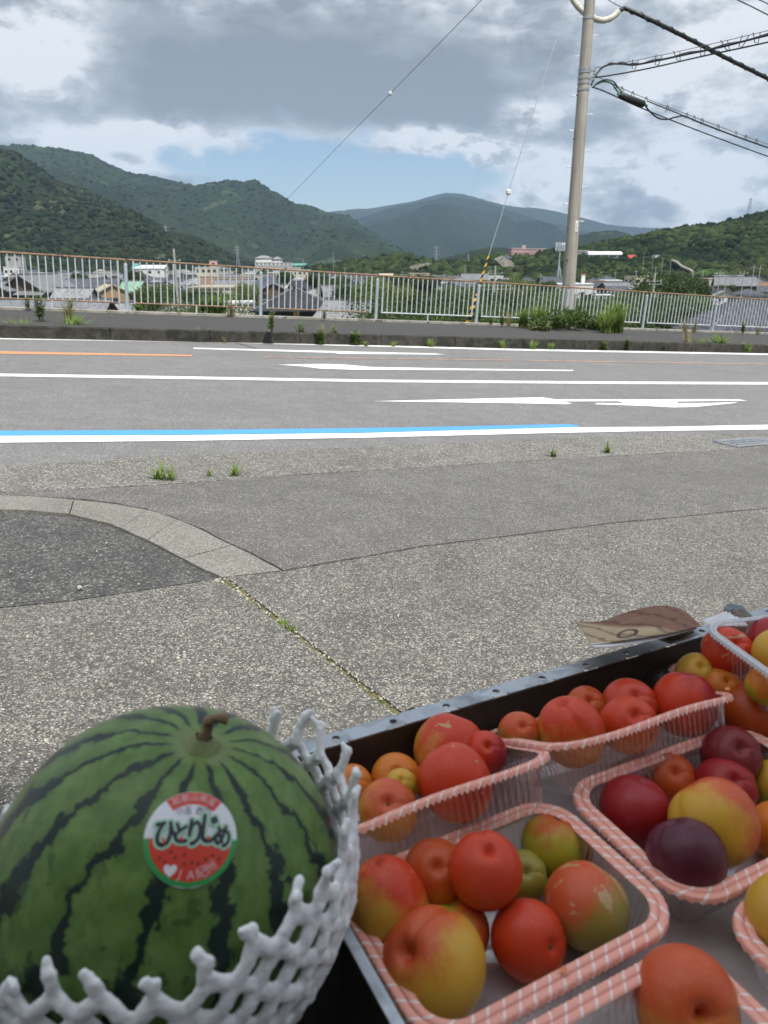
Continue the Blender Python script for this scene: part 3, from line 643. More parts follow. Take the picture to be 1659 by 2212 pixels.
def hill(name, pts, D, Df, mat, ncol=260, nrow=90, spur=26, wl=140, seed=1, foot=GZ, shape=1.15, backd=None, tn=2.0):
    R = ridgepts(pts, D); xs = np.array([p.x for p in R]); zs = np.array([p.z for p in R]); ys = np.array([p.y for p in R])
    o_ = np.argsort(xs); xs, zs, ys = xs[o_], zs[o_], ys[o_]
    xc = np.linspace(xs[0], xs[-1], ncol); rz = np.interp(xc, xs, zs); ry = np.interp(xc, xs, ys)
    backd = backd or (D-Df)*.5; nb = 12
    T = np.concatenate([np.linspace(0, 1, nrow), 1+np.linspace(0, 1, nb+1)[1:]]); 
    XX = np.zeros((len(T), ncol)); YY = XX.copy(); ZZ = XX.copy()
    for i, tt in enumerate(T):
        if tt <= 1:
            y = Df+(ry-Df)*tt; x = xc*y/ry
            prof = tt**shape; z = foot+(rz-foot)*prof
            amp = spur*np.sin(PI*min(1, tt))**.8
            nz = fbm(x/wl, y/wl*.55, 5, seed); rid = 1-np.abs(fbm(x/wl*1.3+7, y/wl*.35, 3, seed+5))*2.2
            z = z + amp*(nz*.8+rid*.35-.2)*np.clip((rz-foot)/60, .15, 1.5)
            z = z + tn*(fbm(x/9, y/9, 2, seed+3))*min(1, tt*3)
            # never rise above the sight line to the ridge
            lim = EYE+(rz-EYE)*y/ry; z = np.minimum(z, lim-(1-tt)*(lim-foot)*.06)
        else:
            y = ry+backd*(tt-1); x = xc*y/ry; z = rz-(rz-foot)*(tt-1)**1.5*.9
        XX[i], YY[i], ZZ[i] = x, y, z
    if tn: ZZ[nrow-1] += tn*.5*fbm(xc/7, xc*0, 3, seed+8)
    o = tag(link(name, gridmesh(name, XX, YY, ZZ, mat)), kind='structure')
    HILLS[name+str(seed)] = (XX[:nrow], YY[:nrow], ZZ[:nrow]); return o
def hz(key, x, y):                        # height of a hill's front slope near (x, y)
    XX, YY, ZZ = HILLS[key]; i = np.argmin((XX-x)**2+(YY-y)**2); return ZZ.flat[i]
tag(MB().poly([(-6500, 20, GZ), (6500, 20, GZ), (6500, 7700, GZ), (-6500, 7700, GZ)]).build('ground', soilg), kind='structure')
tag(MB().poly([(-6500, -600, GZ-.3), (6500, -600, GZ-.3), (6500, 20, GZ-.3), (-6500, 20, GZ-.3)]).build('ground', soilg), kind='structure')
H1 = [(-420, 250), (-200, 285), (0, 321), (32, 328), (79, 360), (132, 397), (175, 408), (238, 434), (296, 460), (360, 497), (423, 513), (476, 540), (529, 563), (600, 585)]
H2 = [(-500, 330), (-200, 318), (0, 313), (53, 312), (122, 318), (196, 333), (238, 355), (286, 375), (317, 376), (370, 389), (423, 402), (450, 396), (492, 390), (524, 394), (553, 389), (571, 402), (582, 410), (603, 418), (635, 439), (677, 445), (709, 460), (751, 463), (783, 487), (825, 513), (868, 534), (930, 562), (1000, 580)]
H3b = [(560, 500), (640, 470), (707, 458), (773, 450), (791, 451), (857, 441), (900, 433), (942, 420), (960, 416), (996, 418), (1032, 427), (1081, 441), (1117, 447), (1159, 449), (1201, 456), (1262, 471), (1310, 484), (1364, 490), (1427, 493), (1700, 500), (2100, 505)]
H3 = [(600, 560), (700, 510), (767, 474), (839, 450), (900, 438), (945, 429), (972, 424), (1044, 435), (1105, 456), (1171, 477), (1219, 487), (1274, 502), (1340, 520), (1500, 545), (1800, 560)]
H4 = [(1150, 560), (1200, 530), (1249, 508), (1280, 502), (1310, 497), (1340, 499), (1370, 511), (1406, 512), (1480, 520), (1700, 525), (2000, 530)]
H4b = [(880, 575), (940, 562), (996, 548), (1032, 536), (1056, 533), (1090, 535), (1150, 545), (1260, 560)]
H5 = [(1150, 556), (1215, 545), (1252, 537), (1298, 528), (1358, 516), (1400, 510), (1425, 501), (1461, 495), (1503, 490), (1551, 486), (1587, 475), (1623, 470), (1659, 458), (1800, 420), (2100, 360)]
H6 = [(560, 590), (640, 585), (694, 576), (740, 568), (779, 562), (820, 556), (857, 549), (888, 556), (960, 565), (1000, 563), (1044, 556), (1093, 550), (1130, 556), (1170, 548), (1215, 538), (1250, 545), (1330, 556)]
hill('mountain', H3b, 6200, 4300, h3m, 220, 50, 120, 700, 11, 0, 1.0, tn=8)
hill('mountain', H3, 4700, 2600, h3m, 260, 80, 150, 520, 12, 0, 1.05, tn=8)
hill('mountain', H2, 2500, 1350, h2m, 420, 130, 75, 260, 13, -8, 1.05, tn=6)
hill('hill', H4, 1900, 1300, h2m, 160, 50, 30, 160, 14, -8, 1.0, tn=5)
hill('hill', H4b, 1300, 900, h2m, 100, 40, 14, 90, 15, -8, 1.0, tn=4)
hill('terraced_hill', H1, 1250, 620, h1m, 420, 160, 34, 130, 16, GZ, 1.05, tn=4.5)
hill('wooded_hill', H5, 640, 352, h5m, 260, 120, 11, 60, 17, GZ, 1.0, tn=2)
hill('wooded_hill', H6, 580, 485, h5m, 200, 60, 6, 50, 18, GZ, .9, tn=1.5)
# embankment below the railing
emb = []
def embank(s, off, a): 
    p = fpt(s, 0, a); f = min(1, max(0, (a-.1)/14)); z0 = gz(*(fpt(s, 0, .1).xy))+.0
    n_ = fbm(np.array([p.x/1.7]), np.array([p.y/1.7]), 3, 4)[0]*.5*min(1, a*2)
    return Vector((p.x, p.y, z0-.05-(z0-GZ)*f**1.0+n_))
grass_g = flat('rough_grass_bank', (.055, .075, .025), .95, .4, 1.2, ((.10, .095, .05), .55), bstr=.8, space='pos')
sub_sheet('embankment', embank, -25, 70, .11, 17, 0, grass_g, 160, 26)
# ------------------------------------------------------------------ crowns of the woods: lumpy balls, one mass per hill
def ico(sub):
    import bmesh
    bm = bmesh.new(); bmesh.ops.create_icosphere(bm, subdivisions=sub, radius=1); V = np.array([v.co for v in bm.verts]); F = np.array([[v.index for v in f.verts] for f in bm.faces]); bm.free(); return V, F
ICO = {k: ico(k) for k in (1, 2, 3)}
def crowns(name, pts, sizes, sub, mats, jit=.22, flatz=.85, mi=None):
    V0, F0 = ICO[sub]; n = len(pts); nv, nf = len(V0), len(F0)
    Vs = np.zeros((n, nv, 3), np.float32)
    for i in range(n):
        r = 1+(rng.random(nv)-.5)*2*jit; a = rng.random()*6.28; ca, sa = math.cos(a), math.sin(a)
        W = V0*r[:, None]; W = np.stack([W[:, 0]*ca-W[:, 1]*sa, W[:, 0]*sa+W[:, 1]*ca, W[:, 2]*flatz], -1)
        Vs[i] = W*sizes[i]+pts[i]
    F = (F0[None]+(np.arange(n)*nv)[:, None, None]).reshape(-1, 3)
    MI = np.repeat(rng.integers(0, len(mats), n) if mi is None else mi, nf)
    me = npmesh(name, Vs.reshape(-1, 3), F, mats, False, MI)
    return tag(link(name, me), kind='stuff')
def crown_mat(name, col, hi, sc_=1.6):
    col = tuple(x*.68 for x in col); hi = tuple(x*.68 for x in hi)
    m, t = newmat(name); v = t.pos(); n = t.noise(v, sc_, 5, .7); n2 = t.noise(v, .07, 3, .5); n3 = t.noise(v, sc_*4, 3, .7)
    c = t.mix(t.step(n, .38, .62), col, hi); c = t.mix(t.math('MULTIPLY', t.step(n2, .4, .65), .45), c, tuple(x*1.5 for x in col))
    finish(t, c, .95, t.math('ADD', n, n3), 1.0, .5, **{'Specular IOR Level': .1}); return m
CM = [crown_mat('woodland_crown_deep', (.017, .031, .012), (.040, .066, .020)), crown_mat('woodland_crown_mid', (.034, .058, .018), (.078, .116, .034)),
      crown_mat('woodland_crown_light', (.058, .092, .026), (.120, .165, .050)), crown_mat('woodland_crown_dull', (.042, .050, .018), (.080, .088, .032)),
      crown_mat('woodland_crown_dark', (.013, .026, .011), (.028, .050, .018))]
ORCH = (1268, 1420, 572, 607)             # terraced grove keeps its own small bushes
def scatter(key, n, smin, smax, sub, name, tmin=.0, avoid=True, mats=CM, pw=1.0, sink=.3, light=0):
    XX, YY, ZZ = HILLS[key]; h, w_ = XX.shape; P = []; S = []; MI = []
    while len(P) < n:
        i = int((tmin+(1-tmin)*rng.random()**pw)*(h-1)); j = rng.integers(0, w_)
        x, y, z = XX[i, j]+rng.normal()*1.5, YY[i, j]+rng.normal()*2, ZZ[i, j]
        px, py = proj((x, y, z))
        if px < -60 or px > 1730: continue
        if avoid and ((ORCH[0] < px < ORCH[1] and ORCH[2] < py < ORCH[3]+7) or (1432 < px < 1500 and 568 < py < 602 and abs(py-(573+(px-1436)*.47)) < 8) or (1500 < px < 1575 and 583 < py < 604) or (1288 < px < 1345 and 545 < py < 562) or (1345 < px < 1430 and 552 < py < 566)): continue
        pn = fbm(np.array([x/45]), np.array([y/45]), 3, 31)[0]
        s = smin+(smax-smin)*rng.random()**1.6; P.append((x, y, z+s*sink)); S.append(s*(1+.3*pn))
        v_ = pn+rng.normal()*.22
        MI.append(4 if v_ < -.35 else 0 if v_ < -.1 else 1 if v_ < .2 else 2 if v_ < .42 else 3)
    return crowns(name, np.array(P), np.array(S), sub, mats, .34, .85, np.array(MI))
scatter('wooded_hill17', 7000, 1.5, 3.9, 1, 'woodland', sink=.1)
scatter('wooded_hill18', 2000, 1.5, 3.6, 1, 'woodland', tmin=.1, sink=.0)
CMD = [crown_mat('hillside_crown_'+n_, tuple(x*.72 for x in a_), tuple(x*.72 for x in b_)) for n_, a_, b_ in (('deep', (.020, .034, .016), (.042, .064, .026)), ('mid', (.030, .050, .022), (.064, .092, .038)), ('light', (.052, .078, .032), (.100, .130, .055)), ('dull', (.048, .054, .026), (.085, .090, .042)), ('dark', (.014, .027, .014), (.030, .050, .024)))]
scatter('terraced_hill16', 7000, 1.6, 4.2, 1, 'woodland', sink=.05, mats=CMD)
scatter('mountain13', 3200, 3, 6.5, 1, 'woodland', tmin=.2, pw=.6, sink=-.1, mats=CMD)
# rows of orchard bushes on the terraces of the right-hand hill
P_ = []; XX, YY, ZZ = HILLS['wooded_hill17']
PX, PY = [], []
pr = np.array([[proj((XX[i, j], YY[i, j], ZZ[i, j])) for j in range(XX.shape[1])] for i in range(XX.shape[0])])
sel = np.argwhere((pr[..., 0] > ORCH[0]) & (pr[..., 0] < ORCH[1]) & (pr[..., 1] > ORCH[2]-2) & (pr[..., 1] < ORCH[3]))
def nearest17(px, py):
    k = np.argmin((pr[..., 0]-px)**2+(pr[..., 1]-py)**2); i, j = np.unravel_index(k, pr.shape[:2]); return Vector((XX[i, j], YY[i, j], ZZ[i, j]))
bank_m = flat('terrace_soil', (.20, .17, .11), .95, .3, .5, ((.07, .09, .035), .5), space='pos')
for r in range(9):
    y = 573+r*4.1
    for k in range(22):
        x = 1268+k*7+(r % 2)*3.2+rng.normal()*.8
        if rng.random() < .06: continue
        q_ = nearest17(x, y); P_.append((q_.x, q_.y-1, q_.z+1.0))
crowns('orchard_bushes', np.array(P_), 1.15+.5*rng.random(len(P_)), 2, CM[:3], .25)
tb = MB()
for r in range(9):
    y = 576+r*4.1; prevp = None
    for k in range(20):
        q_ = nearest17(1266+k*8, y)+Vector((0, -1.6, .5))
        if prevp is not None and k % 6: tb.tube([prevp, q_], .85, 5)
        prevp = q_
tag(tb.build('terrace_banks', bank_m), kind='stuff')
# lane climbing the hill, and the meadow beside it
lane = MB(); lp = [nearest17(x, y)+Vector((0, -4, 2.6)) for x, y in ((1438, 573), (1446, 574), (1455, 580), (1466, 586), (1478, 592), (1486, 595), (1488, 601))]
lp = catmull(lp, 4)
lane.tube(lp, .6, 6)
tag(lane.build('lane', flat('pale_concrete_lane', (.30, .28, .25), .9, .2, .4, space='pos')), kind='structure')
cps = [nearest17(x, y) for y in (586, 590, 594, 598, 602) for x in range(1504, 1572, 5)]
crowns('meadow_grass', np.array([(p.x, p.y, p.z+.2) for p in cps]), np.full(len(cps), 1.9), 2, [crown_mat('meadow_green', (.07, .125, .03), (.11, .18, .045), .8)], .12, .4)
# ------------------------------------------------------------------ leafy trees, shrubs and tufts close by
def leafmat(name, a, b, sc_=3.0):
    m, t = newmat(name); v = t.pos(); n = t.noise(v, sc_, 3, .6); n2 = t.n('ShaderNodeTexWhiteNoise', {0: t.vm('SNAP', v, (.11, .11, .11))}).outputs[0]
    f = t.step(t.math('ADD', t.math('MULTIPLY', n, .7), t.math('MULTIPLY', n2, .3)), .25, .75)
    p = t.n('ShaderNodeBsdfPrincipled', {'Base Color': t.mix(f, a, b), 'Roughness': .55, 'Specular IOR Level': .25})
    tr = t.n('ShaderNodeBsdfTranslucent', {0: t.mix(f, tuple(x*1.2 for x in a), tuple(x*1.3 for x in b))})
    o = t.n('ShaderNodeOutputMaterial', {0: t.n('ShaderNodeMixShader', {0: .32, 1: p.outputs[0], 2: tr.outputs[0]}).outputs[0]}); return m
bark_m = flat('rough_bark', (.10, .075, .05), .95, .4, 6, bstr=.6)
LM = {'dark': leafmat('deep_green_leaves', (.028, .052, .015), (.07, .105, .028)), 'mid': leafmat('mid_green_leaves', (.055, .095, .022), (.115, .165, .042)),
      'light': leafmat('yellow_green_leaves', (.09, .13, .028), (.18, .22, .06)), 'lime': leafmat('bright_grass_leaves', (.12, .20, .04), (.22, .30, .08), 9), 'dry': leafmat('straw_leaves', (.19, .16, .08), (.33, .28, .14), 9)}
def leafcloud(lobes, n, size, aspect=.55, droop=.0):
    """n little leaf quads spread through a set of lobes (centre, radius), denser at the skin"""
    L = np.array([l[1] for l in lobes]); pr_ = L**2/np.sum(L**2); idx = rng.choice(len(lobes), n, p=pr_)
    c = np.array([l[0] for l in lobes])[idx]; r = L[idx]
    d = rng.normal(size=(n, 3)); d /= np.linalg.norm(d, axis=1)[:, None]
    rr = r*(1-.45*rng.random(n)**2)*(1+.12*rng.normal(size=n)); p = c+d*rr[:, None]*np.array([1, 1, .85])
    # each leaf faces roughly outward with scatter
    nn = d+rng.normal(size=(n, 3))*.7; nn /= np.linalg.norm(nn, axis=1)[:, None]
    a = np.cross(nn, rng.normal(size=(n, 3))); a /= np.linalg.norm(a, axis=1)[:, None]; b_ = np.cross(nn, a)
    s = size*(.6+.8*rng.random(n)); a = a*s[:, None]; b_ = b_*(s*aspect)[:, None]
    V = np.stack([p-a, p-b_*.9+a*.1, p+a, p+b_*.9+a*.1], 1).reshape(-1, 3)
    F = np.arange(4*n).reshape(n, 4); return V, F
def tree_proto(name, H, W, n, leaf, mat, seed, trunkh=.35, lobes=16):
    random.seed(seed); root = empty(name)
    L = []
    for k in range(lobes):
        a = random.random()*6.28; rr = W*.36*random.random()**.6; z = H*(trunkh+.14+(1-trunkh-.26)*random.random()); L.append(((math.cos(a)*rr, math.sin(a)*rr, z), W*(.13+.14*random.random())*(1.15-.5*abs(z/H-.6))))
    V, F = leafcloud(L, n, leaf); link('crown', npmesh('crown', V, F, mat), root)
    b = MB().tube([(0, 0, -.5), (.02, 0, H*trunkh*.5), (.05, .03, H*trunkh), (0, .05, H*.7)], [W*.035, W*.03, W*.024, W*.008], 7)
    for l in L[:9]: b.tube([(.03, .02, H*trunkh*(.7+.5*random.random())), Vector(l[0])*.6+Vector((0, 0, l[0][2]*.4-.1)), l[0]], [W*.016, W*.01, W*.004], 5)
    b.build('trunk', bark_m, root); return root
PROT = [tree_proto('broadleaf_tree', 5.5, 5.2, 9000, .13, LM['dark'], 3), tree_proto('broadleaf_tree', 5.0, 5.5, 9000, .13, LM['mid'], 4),
        tree_proto('broadleaf_tree', 6.5, 4.6, 9000, .12, LM['light'], 5, .2, 20), tree_proto('broadleaf_tree', 5.0, 6, 9000, .14, LM['dark'], 6, .25, 18)]
used_p = set()
def put_tree(k, px, py_top, D, label, sc_=1.0, group='trees beyond the railing'):
    H = [5.5, 5.0, 6.5, 5.0][k]; top = aty(px, py_top, D); o = PROT[k] if k not in used_p else copy_tree(PROT[k]); used_p.add(k)
    o.location = (top.x, top.y, top.z-H*sc_*.97); o.rotation_euler = (0, 0, random.random()*6.28); o.scale = (sc_,)*3
    o.location.z = top.z-H*sc_*.97; tag(o, label, 'tree', group)
    # lengthen the trunk to the ground where the crown stands high above the bank
    return o
TREES = [ # kind, px, top row, distance, label, scale
 (1, 480, 640, 112, 'green tree between the white annex and the town pole', .9), (0, 165, 593, 150, 'small dark tree above the slate grey metal roof', .75), (1, 318, 625, 112, 'wide bright green tree right of the tan gabled house', 1.0),
 (1, 352, 620, 120, 'bright round tree left of the town utility pole', 1.0), (0, 284, 586, 165, 'dark tree against the green sheeted roof', .9), (2, 528, 612, 118, 'light green tree touching the left side of the black hipped roof', .9),
 (0, 420, 630, 125, 'dark tree behind the right side of the town pole', 1.0), (0, 612, 588, 240, 'dark tree under the mint green roof', 1.0), (0, 455, 632, 118, 'dull green tree below the cream building', .9), (0, 690, 592, 210, 'dark tree above the black hipped roof', 1.3), (3, 722, 606, 160, 'dark green tree beside the small blue house', 1.25), (0, 745, 620, 130, 'dark tree behind the ridge of the grey tiled roof', 1.1),
 (2, 800, 604, 118, 'tall yellow green tree just right of the grey tiled roof', 1.25), (2, 838, 612, 108, 'yellow green bushy tree beyond the fourth railing post', 1.2), (0, 858, 600, 150, 'dark tree behind the yellow green bushy trees', 1.4), (2, 880, 620, 110, 'light green tree left of the grey metal shed', 1.1), (3, 905, 598, 165, 'dark crowned tree beside the retaining wall', 1.2),
 (0, 915, 636, 108, 'dark tree under the grey roofed shed', 1.2), (3, 955, 640, 104, 'spreading dark tree left of the striped guy guard', 1.2), (1, 990, 626, 125, 'brownish green tree right of the white flat roofs', 1.2), (0, 1040, 632, 112, 'dark tree right behind the striped guy guard', 1.2),
 (1, 1070, 615, 135, 'broad green tree right of the double crossarm pole', 1.3), (2, 1118, 600, 125, 'light round tree topping the rail left of the big pole', 1.2), (3, 1100, 640, 104, 'dark tree low behind the railing left of the big pole', 1.2), (0, 1180, 612, 150, 'dark tree beside the foot of the mobile phone mast', 1.3), (0, 1160, 640, 108, 'low dark tree nearest the big pole on its left', 1.2), (1, 1195, 650, 96, 'green tree half hidden by the big pole', 1.1),
 (3, 1255, 655, 100, 'dark tree low behind the railing right of the big pole', 1.0), (0, 1322, 646, 108, 'dark tree below the small white building with two windows', 1.2), (1, 1358, 642, 110, 'olive tree left of the braced town pole', 1.2), (0, 1380, 655, 98, 'dark low tree left of the braced pole foot', 1.2),
 (3, 1440, 600, 118, 'large dark tree rising above the rail right of the braced pole', 1.5), (0, 1475, 602, 122, 'right half of the large dark tree mass over the rail', 1.4), (0, 1410, 622, 130, 'dark tree touching the crossarms of the braced pole', 1.2), (1, 1470, 648, 98, 'olive green tree left of the big dark roof', 1.3), (3, 1432, 650, 100, 'low dark tree between braced pole and dark roof', 1.3),
 (1, 1512, 648, 104, 'green tree hugging the hip of the big dark roof', 1.1), (0, 1575, 618, 230, 'far dark tree left of the white two storey house', 1.2)]
for T in TREES: put_tree(*T)
# ------------------------------------------------------------------ grass tufts and weeds
def tuft_proto(name, n, h, spread, mat, seed, w_=.008, lean=.5, seg_=4):
    random.seed(seed); b = MB()
    for k in range(n):
        a = random.random()*6.28; r0 = spread*.25*random.random(); hh = h*(.5+.6*random.random()); l = lean*(.3+random.random()); d_ = Vector((math.cos(a), math.sin(a), 0)); s_ = Vector((-d_.y, d_.x, 0)); o_ = Vector((math.cos(a*3)*r0, math.sin(a*3)*r0, -.02)); vs = []
        for i in range(seg_+1):
            f = i/seg_; p = o_+d_*(l*hh*f*f*.9)+Vector((0, 0, hh*(f-.32*l*f*f*f))); ww = w_*(1-f**1.5)+.0006; vs += [p-s_*ww, p+s_*ww]
        b.add(vs, [(2*i, 2*i+1, 2*i+3, 2*i+2) for i in range(seg_)])
    return b.mesh(name, mat)
def weed_proto(name, h, nst, mat, seed, leaf=.035, nl=16):
    random.seed(seed); b = MB()
    for k in range(nst):
        a = random.random()*6.28; l = .25*random.random(); d_ = Vector((math.cos(a), math.sin(a), 0)); hh = h*(.6+.5*random.random()); pts = [d_*(l*hh*f*f)+Vector((d_.x*.02, d_.y*.02, hh*f-.02)) for f in (0, .35, .7, 1)]
        b.tube(pts, [.003, .0025, .002, .001], 4, False)
        for j in range(nl):
            f = .12+.88*j/nl; p = d_*(l*hh*f*f)+Vector((0, 0, hh*f)); c = random.random()*6.28; e_ = Vector((math.cos(c), math.sin(c), .35)).normalized(); s_ = e_.cross(Vector((0, 0, 1))).normalized(); L_ = leaf*(1.2-f*.6)*(.7+.6*random.random())
            b.add([p, p+e_*L_*.5-s_*L_*.25, p+e_*L_, p+e_*L_*.5+s_*L_*.25], [(0, 1, 2, 3)])
    return b.mesh(name, mat)
TF = [tuft_proto('grass_blades', 110, .40, .42, LM['lime'], 1, .011, .65), tuft_proto('grass_blades', 55, .28, .22, LM['lime'], 2, .009), tuft_proto('grass_blades', 40, .42, .2, LM['dry'], 3, .004, .35), weed_proto('weed_leaves', .42, 11, LM['lime'], 4, .06), weed_proto('weed_leaves', .28, 9, LM['lime'], 5, .07, 12), tuft_proto('grass_blades', 260, .95, .6, LM['lime'], 6, .016, .5), tuft_proto('grass_blades', 18, .12, .06, LM['lime'], 8, .006, .6)]
def tuft(k, px, py, off, label, s=1.0, name='grass_tuft', cat='grass tuft', group='weeds along the kerb', sp_=1.0):
    p = G(px, py, off); o = link(name, TF[k], None, p, (0, 0, random.random()*6.28), (s*sp_*1.3, s*sp_*1.3, s*(.78 if k in (3, 4) else .92))); return tag(o, label, cat, group)
for a in [(0, 45, 727, .0, 'green grass tuft at the kerb near the left edge', .9), (0, 165, 727, .0, 'widest grass tuft sprawling over the kerb on the left', 1.15), (1, 190, 729, 0, 'low tuft at the right foot of the wide sprawling one', .9), (1, 130, 725, 0, 'thin tuft left of the wide sprawling one', .8),
          (1, 436, 737, 0, 'short grass tuft alone on the kerb under the black roofed house', 1.1), (2, 486, 741, 0, 'tiny dry tuft right of the short kerb tuft', .4), (3, 652, 742, 0, 'tall weed at the left of the big kerb cluster', 1.35, 'weed', 'weed'), (2, 700, 744, 0, 'dry straw clump in the middle of the kerb cluster', 1.0), (3, 692, 745, 0, 'green weed under the dry straw clump', 1.1, 'weed', 'weed'),
          (3, 725, 744, 0, 'leafy weed at the right of the kerb cluster', 1.2, 'weed', 'weed'), (4, 768, 746, 0, 'bright leafy weed standing apart right of the kerb cluster', 1.3, 'weed', 'weed'), (1, 790, 748, 0, 'low tuft right of the bright leafy weed', .5), (1, 850, 749, 0, 'flat tuft below the guy wire', .5), (1, 930, 750, 0, 'small tuft at the kerb left of the guy wire', .8),
          (1, 1085, 753, 0, 'small tuft below the right of the striped guard', .9), (2, 1115, 752, 0, 'thin dry tuft on the kerb before the big bush', .7), (1, 1150, 755, 0, 'small green tuft below the utility pole', .9), (1, 1190, 755, 0, 'sparse tuft below the utility pole', .7), (4, 1306, 757, 0, 'narrow leafy weed on the kerb under the bush', 1.0, 'weed', 'weed'),
          (3, 1352, 757, 0, 'weed leaning over the kerb right of the tall grass', 1.0, 'weed', 'weed'), (2, 1400, 757, 0, 'reddish dry tuft by the kerb', .9), (4, 1428, 758, 0, 'leafy weed alone below the braced pole', 1.1, 'weed', 'weed'), (2, 1480, 757, 0, 'pale dry grass left of the large right tuft', 1.5), (0, 1505, 758, 0, 'spreading tuft under the dry grass', 1.0), (0, 1550, 759, 0, 'bright fan shaped grass tuft near the right kerb', 1.35), (1, 1612, 762, 0, 'thin tuft right of the fan shaped one', 1.2),
          (6, 345, 1033, .01, 'taller of two green tufts in the gutter strip at left', 1.35), (6, 368, 1036, .01, 'smaller leaning tuft beside the taller gutter tuft', .9), (6, 507, 1026, .01, 'small single tuft in the gutter strip', 1.0), (6, 452, 1027, .01, 'faint sprout in the gutter strip', .5), (6, 1196, 985, .01, 'first of two sprouts in the gutter strip at right', .9), (6, 1312, 976, .01, 'second sprout in the gutter strip near the drain', 1.0),
          (6, 612, 1352, .002, 'mossy sprout growing in the slab joint', .42), (6, 622, 1360, .002, 'second mossy sprout in the slab joint', .38), (6, 631, 1366, .002, 'third mossy sprout in the slab joint', .34), (6, 513, 1283, .002, 'first tiny sprout in the slab joint', .25)]:
    tuft(*a)
for i, (x, y, k, s) in enumerate([(88, 690, 3, 1.5), (60, 668, 3, .9), (150, 694, 2, 1.1), (152, 690, 3, 1.2), (585, 715, 3, 1.2), (300, 672, 1, .8), (460, 678, 5, .55), (440, 677, 3, 1.2), (480, 678, 5, .5), (500, 682, 2, 1.2), (640, 684, 2, 1.0), (700, 690, 3, .8), (1100, 703, 2, 1.2), (1130, 706, 5, .6), (1085, 704, 3, 1.1), (1060, 702, 3, .8), (1160, 708, 5, .75), (1175, 704, 2, 1.6), (1330, 716, 5, 1.05), (1308, 717, 5, .7), (1605, 720, 3, 1.3), (1637, 722, 2, 1.0), (1480, 716, 2, 1.3), (1500, 717, 2, 1.1)]):
    o = tuft(k, x, y, .2+.03, ['yellow weed growing on the footway at left', 'weed climbing the footing at the far left', 'dry stems beside the yellow weed', 'yellow green weed on the footway edge', 'slender weed on the footway below the black roof', 'small tuft at the fence footing', 'grass clump on the fence footing left of the black roof', 'leafy weed in the grass clump on the fence footing', 'right half of the grass clump on the footing', 'dry stems right of the grass clump', 'dry stems before the black roofed house', 'weed at the railing before the tiled roof',
         'dry grass right of the striped guard', 'green grass clump between guard and pole', 'weed right of the striped guard', 'weed at the foot of the striped guard', 'tall grass clump left of the pole', 'tall straw seed heads left of the pole', 'tallest bright green grass clump right of the pole bush', 'shorter bright clump at the right end of the pole bush', 'weed at the railing near the right edge', 'dry tuft at the railing by the right edge', 'dry straw on the footway right of the braced pole', 'second dry straw tuft on the footway'][i], s, group='weeds along the railing')
# bush round the pole
bush = tag(empty('bush'), 'low leafy bush spreading round the foot of the utility pole', 'bush')
lob = []
for k in range(60):
    x = random.uniform(1145, 1318); p = G(x, 704+10*random.random(), .2); f = 1-abs(x-1232)/100; lob.append(((p.x, p.y-.1, p.z+.04+.34*max(0, f)*random.random()), .12+.20*random.random()))
V, F = leafcloud(lob, 5200, .05, .5); link('foliage', npmesh('foliage', V, F, LM['mid']), bush)
V, F = leafcloud(lob, 4500, .05, .5); link('foliage', npmesh('foliage', V, F, LM['dark']), bush)
V, F = leafcloud(lob[::3], 600, .06, .3); link('dry_leaves', npmesh('dry_leaves', V, F, LM['dry']), bush)
lob = []
for k in range(230):
    x = random.uniform(770, 1530); D_ = random.uniform(62, 135); yb = 642+18*math.sin(x*.03)+random.uniform(0, 46); q_ = aty(x, yb, D_)
    if 1485 < x: D_ = 110; q_ = aty(x, 665, D_)
    lob.append(((q_.x, q_.y, max(GZ+1, q_.z-1.0)), 1.1+1.3*random.random()))
for k in range(60):
    x = random.uniform(300, 540); D_ = random.uniform(100, 125); q_ = aty(x, random.uniform(640, 655), D_); lob.append(((q_.x, q_.y, q_.z-1.2), 1.0+.8*random.random()))
V, F = leafcloud(lob[::2], 34000, .14); tag(link('thicket', npmesh('thicket', V, F, LM['dark'])), kind='stuff')
V, F = leafcloud(lob[1::2], 26000, .14); tag(link('thicket', npmesh('thicket', V, F, LM['mid'])), kind='stuff')
# rough growth on the bank under the railing, seen between the bars
lob = []
for k in range(260):
    s = random.uniform(3, 34); a = random.uniform(.4, 4.0); p = embank(s, 0, a); lob.append((tuple(p+Vector((0, 0, .1))), .2+.3*random.random()))
V, F = leafcloud(lob, 26000, .06, .4); tag(link('undergrowth', npmesh('undergrowth', V, F, LM['mid'])), kind='stuff')
V, F = leafcloud(lob[::2], 9000, .07, .2); tag(link('undergrowth', npmesh('undergrowth', V, F, LM['dry'])), kind='stuff')
